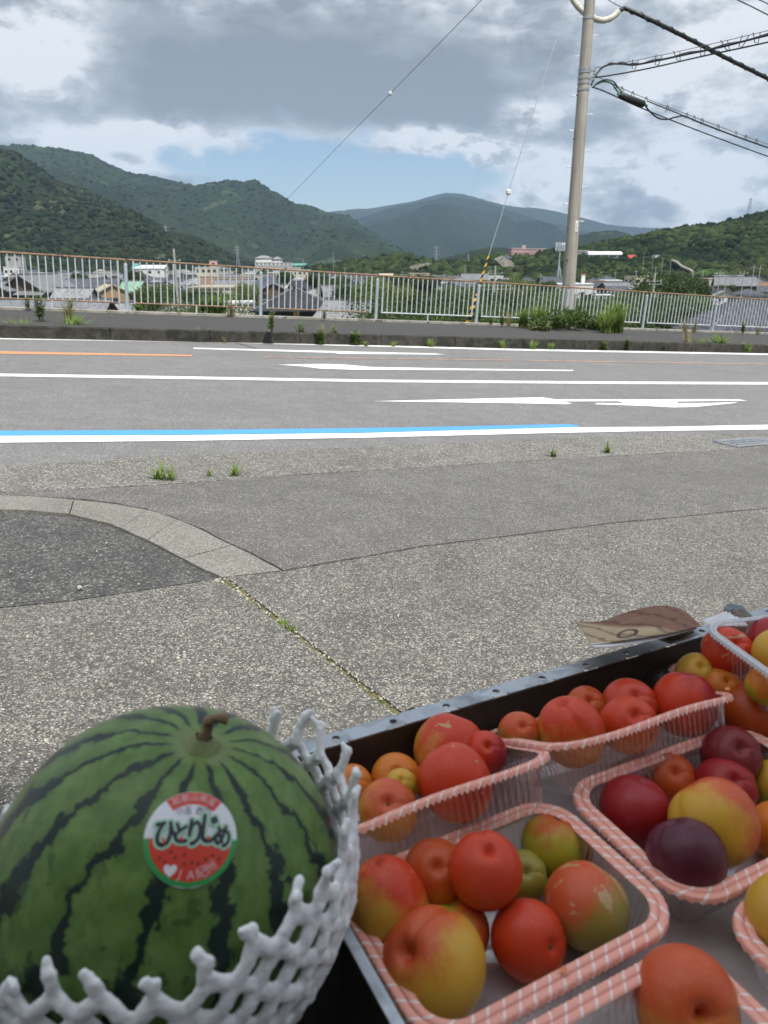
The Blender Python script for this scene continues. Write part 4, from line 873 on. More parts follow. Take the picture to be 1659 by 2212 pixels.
# ------------------------------------------------------------------ buildings
def roofmat(name, col, course=.28, dirn=2, var=.25, rough=.8, spec=.15):
    """tiled roof: courses and joints as relief with tiles of uneven tone"""
    if name in MC: return MC[name]
    m, t = newmat(name); v = t.obj(); s = t.n('ShaderNodeSeparateXYZ', {0: v})
    bx = t.n('ShaderNodeCombineXYZ', {0: t.math('MULTIPLY', s.outputs[0], 1/course), 1: t.math('MULTIPLY', s.outputs[1], 1/course), 2: t.math('MULTIPLY', s.outputs[2], 1/course*1.4)}).outputs[0]
    V = t.n('ShaderNodeTexWhiteNoise', {0: t.vm('FLOOR', bx)}).outputs[0]; n = t.noise(v, .8, 5, .6)
    c = t.mix(V, tuple(x*(1-var) for x in col), tuple(min(1, x*(1+var)) for x in col)); c = t.mix(t.math('MULTIPLY', t.step(n, .4, .7), .4), c, tuple(x*.65 for x in col))
    w1_ = t.math('SINE', t.math('MULTIPLY', s.outputs[0], 2*PI/course)); w2_ = t.math('FRACT', t.math('MULTIPLY', s.outputs[2], 1/course*1.4))
    finish(t, c, rough, t.math('ADD', w1_, w2_), .5, .04, **{'Specular IOR Level': spec}); MC[name] = m; return m
wmats = {k: flat('plaster_'+k, c, .9, .14, .6, (tuple(x*.6 for x in c), .62)) for k, c in {'cream': (.52, .47, .36), 'white': (.66, .65, .62), 'grey': (.36, .36, .35), 'tan': (.33, .225, .115), 'brown': (.13, .085, .055), 'pink': (.55, .33, .31), 'dark': (.055, .055, .058), 'beige': (.42, .355, .29), 'blue': (.07, .20, .42)}.items()}
rmats = {'grey': roofmat('roof_grey_tile', (.17, .178, .19)), 'pale': roofmat('roof_pale_tile', (.24, .24, .245), .3, var=.35), 'slate': roofmat('roof_slate_blue', (.075, .085, .10)), 'black': roofmat('roof_charcoal', (.035, .037, .043), .5, rough=.7), 'brown': roofmat('roof_brown', (.19, .125, .085)),
         'white': flat('roof_white_sheet', (.62, .64, .64), .6, .1, .5, ((.4, .38, .33), .66)), 'green': roofmat('roof_green_sheet', (.22, .36, .27), .4), 'red': roofmat('roof_red_sheet', (.36, .07, .05), .4), 'teal': roofmat('roof_teal_sheet', (.10, .28, .25), .5), 'tancem': flat('roof_tan_cement', (.38, .33, .24), .9, .2, 1, ((.2, .18, .13), .55)), 'sheet': roofmat('roof_dull_metal', (.085, .09, .105), .5)}
win_m = flat('dark_window_glass', (.035, .042, .05), .15, .3, 1); sill_m = flat('pale_window_frame', (.55, .55, .53), .6, .1, 3); wood_m = flat('dark_timber', (.10, .065, .04), .8, .3, 2)
def house(w_, d_, h, rh, kind, wall, roof, eave=.5, wins=(3, 2), detail=True, ridge=True):
    """house at the origin: ridge along x, base at z=0"""
    root = empty('house'); x, y = w_/2, d_/2
    b = MB().box((0, 0, h/2), (w_, d_, h))
    if kind == 'gable': b.add([(-x, -y, h), (-x, y, h), (-x, 0, h+rh*.94), (x, -y, h), (x, y, h), (x, 0, h+rh*.94)], [(0, 2, 1), (3, 4, 5), (0, 3, 5, 2), (1, 2, 5, 4)])
    b.build('wall', wmats[wall], root)
    X_, Y_ = x+eave, y+eave; dz = -eave*rh/y*.9; r = MB(); th = .16
    if kind == 'gable':
        for s in (-1, 1): r.poly([p for p in [Vector((-X_, s*Y_, h+dz+.08)), Vector((X_, s*Y_, h+dz+.08)), Vector((X_, 0, h+rh+.12)), Vector((-X_, 0, h+rh+.12))]][::s], th)
    elif kind == 'hip':
        q = max(0, X_-Y_) ; A = [Vector((-X_, -Y_, h+dz+.08)), Vector((X_, -Y_, h+dz+.08)), Vector((X_, Y_, h+dz+.08)), Vector((-X_, Y_, h+dz+.08))]; R1, R2 = Vector((-q, 0, h+rh)), Vector((q+.01, 0, h+rh))
        r.add(A+[R1, R2]+[a-Vector((0, 0, th)) for a in A], [(0, 1, 5, 4), (2, 3, 4, 5), (1, 2, 5), (3, 0, 4), (6, 7, 1, 0), (7, 8, 2, 1), (8, 9, 3, 2), (9, 6, 0, 3), (9, 8, 7, 6)])
    elif kind == 'flat':
        r.box((0, 0, h+.12), (w_+.3, d_+.3, .24))
    elif kind == 'barrel':
        n = 10; vs = []
        for sx in (-X_, X_):
            for i in range(n+1): a = PI*i/n; vs.append((sx, -Y_*math.cos(a), h+rh*math.sin(a)))
        r.add(vs, [(i, i+1, i+n+2, i+n+1) for i in range(n)]+[tuple(range(n+1))[::-1], tuple(range(n+1, 2*n+2))])
    ro = r.build('roof', rmats[roof], root)
    if ridge and kind in ('gable', 'hip'):
        q = X_ if kind == 'gable' else max(.2, X_-Y_); MB().box((0, 0, h+rh+.14), (2*q, .28, .26)).build('ridge_cap', rmats['grey' if roof != 'black' else 'black'], root)
        if kind == 'hip':
            b = MB()
            for sx in (-1, 1):
                for sy in (-1, 1): b.tube([(sx*q, 0, h+rh+.06), (sx*X_, sy*Y_, h+dz+.1)], .09, 5)
            b.build('hip_cap', rmats['grey'], root)
    if detail:
        nx, nz = wins
        for face in ((0, -1), (1, 0), (-1, 0)):
            for i in range(nx if face[0] == 0 else max(1, nx-1)):
                for j in range(nz):
                    n_ = nx if face[0] == 0 else max(1, nx-1); L = w_ if face[0] == 0 else d_; c = L*((i+.5)/n_-.5); ww = min(1.6, L/n_*.5); z = h*(j+.58)/nz; wh = min(1.2, h/nz*.42)
                    if face[0] == 0: ctr = (c, face[1]*(y+.02), z); sz = (ww, .08, wh)
                    else: ctr = (face[0]*(x+.02), c, z); sz = (.08, ww, wh)
                    wn = MB().box(ctr, sz).build('window', win_m, root)
                    fs = (sz[0]+.14 if sz[0] > .1 else .13, sz[1]+.14 if sz[1] > .1 else .13, .09)
                    MB().box((ctr[0], ctr[1], z-wh/2-.05), fs).build('sill', sill_m, wn)
    return root
def place(root, px, py_top, D, H, rz, label, cat='house', group=None, sink=True):
    """top of the roof shows at (px, py_top) at distance D; H = its total height"""
    t_ = aty(px, py_top, D); root.location = (t_.x, t_.y, t_.z-H); root.rotation_euler = (0, 0, rz); tag(root, label, cat, group)
    if t_.z-H > GZ+.05:                   # give it a plinth down to the valley floor
        bb = None
        wl = [c for c in root.children if c.name.startswith('wall')][0]; w_ = max(v.co.x for v in wl.data.vertices); d_ = max(v.co.y for v in wl.data.vertices)
        MB().box((0, 0, (GZ-(t_.z-H))/2), (2*w_-.1, 2*d_-.1, t_.z-H-GZ)).build('plinth', wmats['grey'], root)
    return root
def wid(px, D): return px/1731*D*1.0      # metres across for a width in pixels at distance D
# -- the named houses, near to far
r = house(9.8, 9.4, 5.6, 2.3, 'hip', 'dark', 'black', .7, (4, 2)); place(r, 637, 623, 104, 7.9, .12, 'black house with a low pyramid shaped charcoal roof just beyond the railing')
r = house(5.6, 5.6, 5.0, 1.9, 'gable', 'brown', 'pale', .5, (2, 1)); place(r, 758, 652, 84, 6.9, math.radians(-34), 'house with a weathered grey tiled gable roof nearest the railing', 'house')
# courses of roof tiles and rounded ridge on that near roof
rt = roofmat('roof_pale_tile', (.36, .36, .355))
def tile_roof(root, w_, d_, h, rh, eave, cw=.30, cl=.28, side=(-1, 1), mats=('pale', 'grey')):
    X_, Y_ = w_/2+eave, d_/2+eave; dz = -eave*rh/(d_/2)*.9; z0, z1 = h+dz+.08, h+rh+.12; L = math.hypot(Y_, z1-z0); ncol = int(2*X_/cw); nrow = int(L/cl)
    tm = [MB().add(*_tile(cw, cl)).mesh('roof_tile', rmats[m]) for m in mats]
    n = 0
    for s in side:
        ang = math.atan2(z1-z0, Y_)
        for j in range(nrow):
            for i in range(ncol):
                if n >= 290: return
                f = (j+.1)*cl/L; yy = s*Y_*(1-f); zz = z0+(z1-z0)*f+.03
                o = link('roof_tile', tm[random.random() < .35], root, (-X_+(i+.5)*cw, yy, zz), (ang*(1 if s < 0 else -1)+random.uniform(-.02, .02), 0, random.uniform(-.02, .02)+(0 if s < 0 else PI))); n += 1
                if s > 0: o.rotation_euler = (ang, 0, PI)
def _tile(cw, cl):
    vs = []; n = 5
    for y in (0, cl*1.12):
        for i in range(n): a = PI*i/(n-1); vs.append((-cw/2+cw*i/(n-1), y, .05*math.sin(a)+(.02 if y == 0 else 0)))
    vs += [(v[0], 0, -.02) for v in vs[:n]]
    return vs, [(i, i+1, n+i+1, n+i) for i in range(n-1)]+[(2*n+i, 2*n+i+1, i+1, i) for i in range(n-1)]
tile_roof(r, 5.6, 5.6, 5.0, 1.9, .5, .34, .38, (-1, 1))
r = house(9, 7.0, 4.6, 2.1, 'gable', 'brown', 'grey', .6, (3, 2)); place(r, 82, 594, 122, 6.7, math.radians(80), 'traditional house with a dark timber gable and silvery tiled roof at the left')
MB().box((-5.3, 0, 4.15), (1.5, 8.2, .18), Euler((0, -.35, 0)).to_matrix()).build('lower_eave', rmats['grey'], r)
for k in range(5): MB().box((-4.56, -2.8+1.4*k, 2.6), (.08, .9, 1.5)).build('shutter', wmats['tan' if k % 2 else 'dark'], r)
r = house(13, 6, 4.2, 1.5, 'gable', 'brown', 'grey', .6, (3, 1)); place(r, 112, 649, 96, 5.7, math.radians(3), 'long low grey tiled roof at the foot of the traditional house')
r = house(4.6, 8.4, 4.0, 2.7, 'gable', 'grey', 'pale', .4, (3, 2)); place(r, 162, 624, 106, 6.7, math.radians(-6), 'steep pale grey tiled roof facing the street left of the tan gable')
r = house(9, 9, 5.5, 1.6, 'gable', 'grey', 'sheet', .4, (3, 2)); place(r, 198, 603, 135, 7.2, math.radians(4), 'building with a plain slate grey metal roof behind the pale tiled one')
r = house(5.2, 4.4, 6.4, 1.1, 'gable', 'tan', 'tancem', .3, (2, 2)); place(r, 236, 614, 116, 7.5, math.radians(-62), 'tan walled house with a shallow gable and cement roof')
r = house(8, 4.5, 5, 1.4, 'gable', 'tan', 'green', .3, (3, 2)); place(r, 262, 608, 136, 6.4, math.radians(-12), 'shed with a green sheeted roof behind the tan gable')
r = house(3.4, 3.4, 5, 1.0, 'gable', 'tan', 'green', .3, (2, 1)); place(r, 117, 605, 134, 6.0, math.radians(-15), 'green roofed lean to behind the traditional house')
r = house(7, 6, 4.2, 1.3, 'gable', 'beige', 'pale', .4, (3, 1)); place(r, 292, 656, 112, 5.5, math.radians(20), 'pale grey roof peeking just over the footing below the tan house')
r = house(4.6, 5, 4.0, 1.3, 'gable', 'cream', 'pale', .4, (3, 1)); place(r, 380, 657, 112, 5.3, math.radians(-12), 'low cream gabled house peeking over the footing at the town pole')
r = house(4.2, 6, 4.4, .5, 'flat', 'white', 'white', .2, (2, 1)); place(r, 511, 650, 108, 4.7, math.radians(4), 'white flat roofed annex left of the black house')
r = house(3.4, 4.5, 5.4, 1.0, 'gable', 'brown', 'grey', .6, (1, 2)); place(r, -2, 610, 118, 6.4, math.radians(80), 'brown house with a grey roof cut by the left edge')
r = house(12.6, 8.6, 4.6, 3.0, 'hip', 'beige', 'sheet', .6, (9, 2)); place(r, 1648, 641, 76, 7.6, math.radians(-2), 'large dark grey seamed roof with beige wall and small square windows')
for k in range(19): MB().box((-4.5+k*.5, -2.5, 6.15), (.04, 5.4, .06), Euler((math.atan2(3.2, 4.9), 0, 0)).to_matrix()).build('seam', rmats['sheet'], r)
for k in range(9): MB().box((-5.6+k*1.4, -4.33, 3.6), (.5, .08, .5)).build('small_window', win_m, r)
# mid distance
def simple(w_, d_, H, kind, wall, roof, px, py, D, rz, label, rh=None, wins=(3, 2), cat='house', eave=.4, detail=True):
    rh = (0 if kind == 'flat' else H*.22) if rh is None else rh; h = H-(rh if rh else .24)
    return place(house(w_, d_, h, rh, kind, wall, roof, eave, wins, detail), px, py, D, H, rz, label, cat)
simple(10, 8, 10.4, 'flat', 'cream', 'white', 447, 577, 370, .1, 'cream apartment building with balconies above the rail', wins=(4, 3), cat='building')
simple(3.4, 4, 13.4, 'flat', 'pink', 'tancem', 461, 563, 378, .1, 'pinkish rooftop block behind the cream apartment building', wins=(1, 4), cat='building')
simple(8, 8, 10, 'flat', 'grey', 'white', 476, 576, 392, .1, 'long pale building right of the cream apartment building', wins=(4, 3), cat='building')
simple(14.6, 12, 10.5, 'gable', 'white', 'white', 328, 573, 420, .05, 'long white roofed warehouse left of the town pole', rh=1.5, cat='building')
simple(7.6, 8, 16.5, 'flat', 'grey', 'grey', 32, 552, 420, .1, 'grey concrete block with two storeys of openings at the far left', wins=(2, 4), cat='building')
simple(7.2, 8, 10, 'flat', 'white', 'white', 29, 576, 400, .1, 'small white block under the grey concrete one', wins=(3, 2), cat='building')
simple(2.4, 5, 11, 'gable', 'cream', 'teal', 293, 569, 418, 0, 'small teal sided shed at the left end of the white warehouse', cat='building')
simple(17, 12, 8.5, 'flat', 'cream', 'green', 638, 582, 450, .12, 'low cream factory with a mint green roof right of the hotel', wins=(7, 2), cat='building')
simple(8, 8, 7.6, 'flat', 'beige', 'white', 596, 588, 430, .12, 'beige block below the hotel', wins=(4, 2), cat='building')
simple(9, 8, 9.6, 'flat', 'grey', 'white', 635, 577, 520, .1, 'long grey building under the red walled hall', wins=(5, 2), cat='building')
simple(6, 6, 4.8, 'gable', 'blue', 'slate', 772, 604, 370, .15, 'small bright blue walled house', wins=(2, 2))
simple(8, 7, 5, 'hip', 'white', 'pale', 727, 596, 470, .1, 'white house with a pale hipped roof above the dark trees')
simple(4.6, 5, 5.6, 'flat', 'white', 'white', 647, 609, 300, .1, 'small white block behind the peak of the black roof', wins=(2, 2), cat='building')
simple(7, 6, 6, 'gable', 'beige', 'tancem', 834, 591, 430, .1, 'beige gabled house before the retaining wall')
simple(8.4, 6, 5.2, 'flat', 'white', 'white', 977, 610, 300, -.03, 'white flat roofed building between the trees and the striped guard', wins=(6, 1), cat='building')
simple(6, 6, 4.8, 'gable', 'grey', 'sheet', 929, 619, 262, .02, 'grey metal roofed shed before the white flat roofs', wins=(4, 1), cat='shed')
simple(6, 6, 5.6, 'gable', 'white', 'pale', 1000, 598, 400, .1, 'pale gabled shed behind the white flat roofs', cat='shed')
simple(9, 6, 5.6, 'gable', 'grey', 'pale', 1060, 603, 360, -.1, 'grey roofed house behind the double crossarm pole')
simple(11.6, 8, 6.6, 'flat', 'white', 'white', 1232, 612, 230, -.03, 'white windowless building right behind the utility pole', wins=(2, 1), cat='building')
simple(.95, .95, 9.4, 'flat', 'white', 'red', 1260.5, 591, 229, 0, 'tall square white chimney tower with a rusty cap', cat='chimney', detail=False)
simple(6.4, 6, 6.2, 'hip', 'grey', 'slate', 1283, 601, 330, .2, 'grey house with dark hipped roof right of the chimney')
simple(5.8, 6, 5.2, 'gable', 'beige', 'slate', 1303, 613, 280, math.radians(75), 'beige gabled house right of the white building')
simple(4.6, 5, 4.8, 'gable', 'grey', 'sheet', 1323, 612, 342, .2, 'bluish roofed small house at the left foot of the orchard')
simple(5.6, 5, 5.2, 'gable', 'tan', 'tancem', 1348, 610, 345, .0, 'tan roofed small house at the foot of the orchard')
simple(3.4, 4, 5.0, 'flat', 'white', 'white', 1303, 636, 170, .0, 'small white building with two dark windows behind the railing', wins=(2, 1), cat='building')
simple(2.2, 3, 4.0, 'gable', 'white', 'white', 1285, 653, 122, .4, 'white shed low between the trees', cat='shed')
simple(5.6, 6, 5.2, 'gable', 'brown', 'sheet', 1330, 620, 222, .0, 'brown walled house with a long pale metal roof')
simple(6, 6, 5.6, 'gable', 'grey', 'slate', 1369, 618, 245, .1, 'slate roofed house left of the braced pole')
simple(5, 5, 5.6, 'gable', 'tan', 'slate', 1392, 626, 205, 1.2, 'tan gabled house just left of the braced pole')
simple(3, 4, 5.2, 'flat', 'white', 'white', 1405, 613, 265, 0, 'small white cube house beside the braced pole', wins=(2, 1))
simple(8, 6, 5.8, 'gable', 'brown', 'black', 1537, 623, 200, .08, 'house with a long black roof and pale gable end at the right')
simple(3.4, 5, 5.2, 'gable', 'white', 'pale', 1565, 628, 190, 1.35, 'white gabled wing of the black roofed house')
simple(6.4, 6, 5.0, 'hip', 'white', 'pale', 1565, 611, 320, .0, 'white house with a pale hipped roof below the meadow')
simple(7, 6, 5.2, 'gable', 'white', 'white', 1600, 613, 322, -.1, 'white two storey house left of the right edge')
simple(6.4, 6, 5.6, 'hip', 'beige', 'slate', 1615, 625, 218, .1, 'beige house with a blue grey hipped roof near the right edge')
simple(6, 6, 4.8, 'flat', 'grey', 'white', 1511, 612, 330, .1, 'low grey building just right of the big tree', wins=(4, 1))
simple(2.8, 4, 4.4, 'gable', 'grey', 'slate', 1511, 633, 188, .2, 'small grey roofed shed between the big tree and the black roof')
simple(7, 6, 5.4, 'gable', 'grey', 'slate', 1655, 610, 300, .2, 'slate roofed house cut by the right edge')
# on the hillsides
def surfD(px, py):
    best = None
    for A, (XX_, YY_, ZZ_) in PRJ.items():
        d2_ = (A_PR[A][..., 0]-px)**2+(A_PR[A][..., 1]-py)**2; k = np.argmin(d2_)
        if d2_.flat[k] < 60: y = YY_.flat[k]; best = y if best is None else min(best, y)
    return best
PRJ = {k: HILLS[k] for k in ('wooded_hill17', 'wooded_hill18')}
def projA(X_, Y_, Z_):
    z_ = Z_-EYE; f_ = Y_*CP-z_*SP; return np.stack([829.5+X_/f_*FPX, 1106-(Y_*SP+z_*CP)/f_*FPX], -1)
A_PR = {k: projA(*v_) for k, v_ in PRJ.items()}
def hillhouse(px, py, D, w_, d_, H, kind, wall, roof, rz, label, rh=None, wins=(4, 2), cat='building'):
    sd = surfD(px, py+H/D*1731*.8) if px > 900 and cat != 'tower' and D < 500 else None
    if sd: k_ = (sd-6)/D; D = sd-6; w_, d_, H = w_*k_, d_*k_, H*k_; rh = rh*k_ if rh else rh
    rh = (0 if kind == 'flat' else H*.25) if rh is None else rh; r = house(w_, d_, H-(rh if rh else .24), rh, kind, wall, roof, .5, wins); t_ = aty(px, py, D); r.location = (t_.x, t_.y, t_.z-H); r.rotation_euler = (0, 0, rz)
    wl = 3.0*H; MB().box((0, 0, -wl/2*(.35 if sd else 1)), (w_-.2, d_-.2, wl*(.35 if sd else 1))).build('plinth', wmats['grey'], r); return tag(r, label, cat)
hillhouse(570, 552, 600, 12, 8, 6.5, 'hip', 'white', 'pale', .05, 'white hotel wing with two rows of dark balconies on the low rise', 1.6, (8, 2))
hillhouse(599, 554, 604, 7.4, 8, 6, 'hip', 'white', 'pale', .05, 'smaller white hotel wing beside the larger one', 1.8, (4, 2))
hillhouse(592, 567.5, 590, 27, 8, 1.8, 'flat', 'white', 'white', .03, 'long white canopy below the hotel wings', wins=(9, 1))
hillhouse(646, 569, 595, 11, 8, 4, 'gable', 'pink', 'teal', .0, 'red walled hall with a teal roof right of the hotel', 1.4, wins=(4, 1))
hillhouse(1117, 536, 600, 10.4, 9, 5, 'flat', 'pink', 'white', .1, 'pink school building on the wooded rise', wins=(6, 2))
hillhouse(1156, 537, 606, 16, 9, 4.4, 'flat', 'pink', 'white', -.05, 'lower right wing of the pink school', wins=(9, 2))
hillhouse(1132, 530, 598, 2.4, 2.4, 7, 'flat', 'pink', 'white', 0, 'square tank tower of the pink school', wins=(1, 1), cat='tower')
hillhouse(1304, 543, 400, 16, 7, 3.4, 'barrel', 'white', 'white', .0, 'long white greenhouse like hall on the hillside', 1.6, (8, 1))
hillhouse(1338, 556, 385, 6, 4, 2.4, 'flat', 'white', 'white', .0, 'small white annex below the greenhouse hall', wins=(2, 1))
hillhouse(1364, 551, 385, 3.6, 4, 2.8, 'gable', 'brown', 'red', .15, 'small barn with a red roof on the hillside', 1.2, (3, 1), 'barn')
hillhouse(1418, 551, 380, 2.6, 3, 2.6, 'flat', 'white', 'white', .2, 'lone white box shaped building on the hillside', wins=(1, 1))
hillhouse(1257, 541, 420, 5.4, 6, 4, 'flat', 'grey', 'white', .0, 'grey flat building just right of the utility pole on the hill', wins=(5, 2))
hillhouse(1095, 550, 330, 3.4, 4, 3, 'hip', 'grey', 'slate', .0, 'grey roofed shrine like house under the wooded rise', 1.3, (2, 1))
# the mass of the town: a dozen patterns copied with their own place and label
VARS = []
for (w_, d_, h, rh, kind, wall, roof) in [(9, 7, 5.2, 1.7, 'gable', 'cream', 'grey'), (10, 8, 5.4, 1.7, 'hip', 'white', 'slate'), (8, 7, 5.6, 1.5, 'gable', 'white', 'slate'), (11, 7, 4.6, 1.7, 'hip', 'brown', 'grey'), (9, 8, 6.0, 0, 'flat', 'white', 'white'), (10, 7, 5.2, 1.8, 'gable', 'brown', 'grey'),
      (8, 7, 5.2, 1.6, 'hip', 'beige', 'slate'), (9, 7, 5.4, 1.6, 'gable', 'grey', 'black'), (12, 8, 5.0, 1.6, 'gable', 'beige', 'brown'), (9, 7, 7.4, 0, 'flat', 'cream', 'tancem'), (10, 8, 5, 1.8, 'hip', 'cream', 'pale'), (13, 8, 4.4, 1.4, 'gable', 'grey', 'sheet')]:
    r = house(w_, d_, h, rh, kind, wall, roof, .5, (3, 2)); VARS.append((r, wall, roof, kind))
vused = set(); rnd = random.Random(21)
cells = []
for yy in np.arange(95, 640, 21):
    for xx in np.arange(-yy*.56, yy*.56, 17):
        cells.append((xx+rnd.uniform(-3, 3), yy+rnd.uniform(-4, 4)))
rnd.shuffle(cells); cnt = 0; TL = []
for x, y in cells:
    px, py = proj((x, y, GZ+6.5))
    if not (-60 < px < 1720): continue
    left = px < 830
    if left and y > 600: continue
    if not left and (y > 345 or y < 225): continue
    if 640 < px < 840 and y > 225: continue
    if left and y < 110: continue
    if rnd.random() < .12: continue
    k = rnd.randrange(len(VARS)); root, wall, roof, kind = VARS[k]; o = root if k not in vused else copy_tree(root); vused.add(k)
    o.location = (x, y, GZ); o.rotation_euler = (0, 0, rnd.choice((0, 1))*PI/2+rnd.gauss(.1, .18)); s = rnd.uniform(.85, 1.15); o.scale = (s, s, s*rnd.uniform(.92, 1.1))
    bay = int(np.searchsorted([-8, 276, 562, 815, 1027, 1215, 1383, 1545], px)); bay = max(1, bay)
    words = ['', 'first', 'second', 'third', 'fourth', 'fifth', 'sixth', 'seventh', 'eighth'][bay]; row = 'near' if y < 170 else 'middle' if y < 320 else 'far'
    roofn = {'grey': 'grey tiled', 'slate': 'dark slate', 'white': 'flat white', 'black': 'black', 'brown': 'brown', 'tancem': 'flat tan', 'pale': 'pale grey', 'sheet': 'metal grey'}[roof]
    TL.append((px, o, f'{roofn} roofed {wall} house', f'{row} town, {words} railing bay')); cnt += 1
    if cnt >= 250: break
ORDN = 'first second third fourth fifth sixth seventh eighth ninth tenth eleventh twelfth thirteenth fourteenth fifteenth'.split(); seen_ = {}
for px, o, hn, wh in sorted(TL, key=lambda q: q[0]):
    k = seen_[(hn, wh)] = seen_.get((hn, wh), 0)+1
    tag(o, f'{hn}, {ORDN[min(k, 15)-1]} from left in the {wh}', 'house', 'town houses in the valley')
for k, v_ in enumerate(VARS):
    if k not in vused: v_[0].location = (0, -300, GZ)
# tree clumps between the houses
TP = []
for k in range(170):
    y = rnd.uniform(110, 560); x = rnd.uniform(-.56, .56)*y; 
    if not(-60 < proj((x, y, GZ))[0] < 830) and y > 230: continue
    TP.append((x, y, GZ+2))
crowns('town_greenery', np.array(TP), 2.2+2.2*rng.random(len(TP)), 2, CM[:3], .25)
# ------------------------------------------------------------------ masts and poles in the valley
conc = flat('pale_pole_concrete', (.36, .35, .33), .9, .15, 2)
def town_pole(px, py_top, D, H, label, arms=((.6, 1.8, 0),), box=False, r=.15, lean=0.0, insul=True):
    t_ = aty(px, py_top, D); root = empty('utility_pole', (t_.x, t_.y, t_.z-H), (0, lean, random.random()*.6-.3), label, 'utility pole', 'utility poles in the valley')
    MB().tube([(0, 0, min(-.5, GZ-(t_.z-H))), (0, 0, H)], [r*1.2, r*.8], 8).build('shaft', conc, root)
    for dz, L, off in arms:
        MB().box((off, 0, H-dz), (L, .08, .08)).build('crossarm', galv, root)
        if insul:
            for k in range(3): MB().tube([(off-L*.42+k*L*.42, 0, H-dz+.05), (off-L*.42+k*L*.42, 0, H-dz+.22)], .045, 6).build('insulator', por, root)
    if box: MB().tube([(.32, 0, H-3.6), (.32, 0, H-2.6)], .27, 10).build('transformer', flat('transformer_grey', (.40, .44, .47), .5), root)
    return root
p = town_pole(375, 537, 105, 13.5, 'grey town pole with a side arm and a transformer standing behind the second railing bay', ((1.5, 1.6, -.0), (3.0, 3.6, 1.2)), True, .17)
town_pole(1070, 574, 110, 13, 'pole with two insulator crossarms right of the striped guard', ((1.0, 2.2, 0), (2.6, 4.6, 0), (3.1, 4.6, .5)), False, .16)
q_ = town_pole(1415, 590, 104, 12, 'town pole with a slanting brace and a round transformer behind the sixth railing bay', ((1.0, 2.4, 0), (1.4, 2.0, .2)), True, .15)
MB().tube([(.35, 0, 9.2), (1.9, -.3, .5)], .14, 8).build('brace', conc, q_)
town_pole(781, 600, 112, 11, 'slim pole behind the grey tiled roof', ((.8, .5, 0),), False, .09)
for i, (x, y, D, H) in enumerate([(655, 560, 300, 10), (1005, 571, 260, 10), (869, 585, 230, 9), (960, 590, 200, 9), (990, 592, 190, 9), (1060, 582, 230, 9), (745, 577, 260, 9), (720, 545, 500, 12), (1330, 586, 190, 8), (1375, 583, 200, 8), (1400, 588, 180, 8), (1417, 575, 210, 9), (1520, 582, 170, 10), (1545, 590, 160, 8), (1570, 594, 150, 7), (1500, 575, 340, 9), (1497, 582, 230, 9), (1630, 572, 150, 10), (1643, 575, 140, 9), (1608, 585, 120, 8), (1556, 585, 120, 8), (1392, 545, 390, 8), (1412, 548, 390, 8), (1432, 557, 360, 8), (1450, 560, 360, 8), (1112, 590, 170, 9), (1168, 592, 150, 8), (60, 600, 120, 8), (150, 590, 170, 8), (395, 585, 150, 8), (540, 596, 150, 8), (690, 590, 150, 9)]):
    town_pole(x, y, D, H, 'slim distant pole '+['above the hotel rise', 'left of the striped guard', 'before the retaining wall', 'left of the twin white roofs', 'right of the twin white roofs', 'under the bamboo grove', 'above the black roof', 'on the wooded ridge', 'right of the chimney tower', 'at the left of the orchard foot', 'at the centre of the orchard foot', 'at the right of the orchard foot', 'by the white hipped house', 'left of the black roofed house', 'by the meadow', 'beside the climbing lane', 'at the bend of the lane', 'at the right edge with a lean', 'last before the right edge', 'between two right hand houses', 'left of the black roof ridge', 'near the red barn', 'near the white box building', 'at the top of the lane', 'over the lane', 'left of the phone mast', 'next to the phone mast', 'behind the traditional gable', 'among slate roofs at left', 'beside the warehouse', 'left of the mint roof', 'above the dark trees'][i], ((.4, 1.2, 0),), False, .085, 0, D < 130)
def lattice(name, px, py_top, D, H, w_, label, cat, mat=galv):
    t_ = aty(px, py_top, D); root = empty(name, (t_.x, t_.y, t_.z-H), (0, 0, .4), label, cat); r = max(.09, D*.00016)
    b = MB(); 
    for sx in (-1, 1):
        for sy in (-1, 1): MB().tube([(sx*w_, sy*w_, 0), (sx*w_*.35, sy*w_*.35, H*.55), (sx*w_*.14, sy*w_*.14, H)], r, 4).build('leg', mat, root)
    n = 9
    for i in range(n):
        f0, f1 = i/n, (i+1)/n; g = lambda f: w_*(1-f)*.86+w_*.14
        for s in (-1, 1): b.tube([(-g(f0), s*g(f0), H*f0), (g(f1), s*g(f1), H*f1)], r*.6, 3).tube([(g(f0), s*g(f0), H*f0), (-g(f1), s*g(f1), H*f1)], r*.6, 3).tube([(s*g(f0), -g(f0), H*f0), (s*g(f1), g(f1), H*f1)], r*.6, 3)
    b.build('bracing', mat, root)
    return root
def arms(root, H, L, zs, r):
    for z in zs: MB().tube([(-L, 0, H*z), (0, 0, H*z+L*.16), (L, 0, H*z)], r, 4).build('crossarm', galv, root)
for (x, y, D, H, w_, lb) in [(1622, 428, 640, 17, 2.0, 'lattice pylon on the skyline of the right hand hill'), (357, 487, 1050, 26, 2.6, 'lattice pylon on the terraced hill'), (512, 530, 900, 22, 2, 'lattice pylon at the foot of the second mountain'), (943, 530, 900, 26, 2.4, 'pylon in front of the blue far mountain'), (1293, 522, 700, 14, 1.5, 'small pylon right of the utility pole'), (1012, 548, 560, 12, .6, 'slender mast left of the pink school')]:
    r = lattice('pylon', x, y, D, H, w_, lb, 'pylon', flat('pylon_steel', (.30, .33, .35), .6)); arms(r, H, w_*1.7, (.62, .76, .9), max(.1, D*.00018))
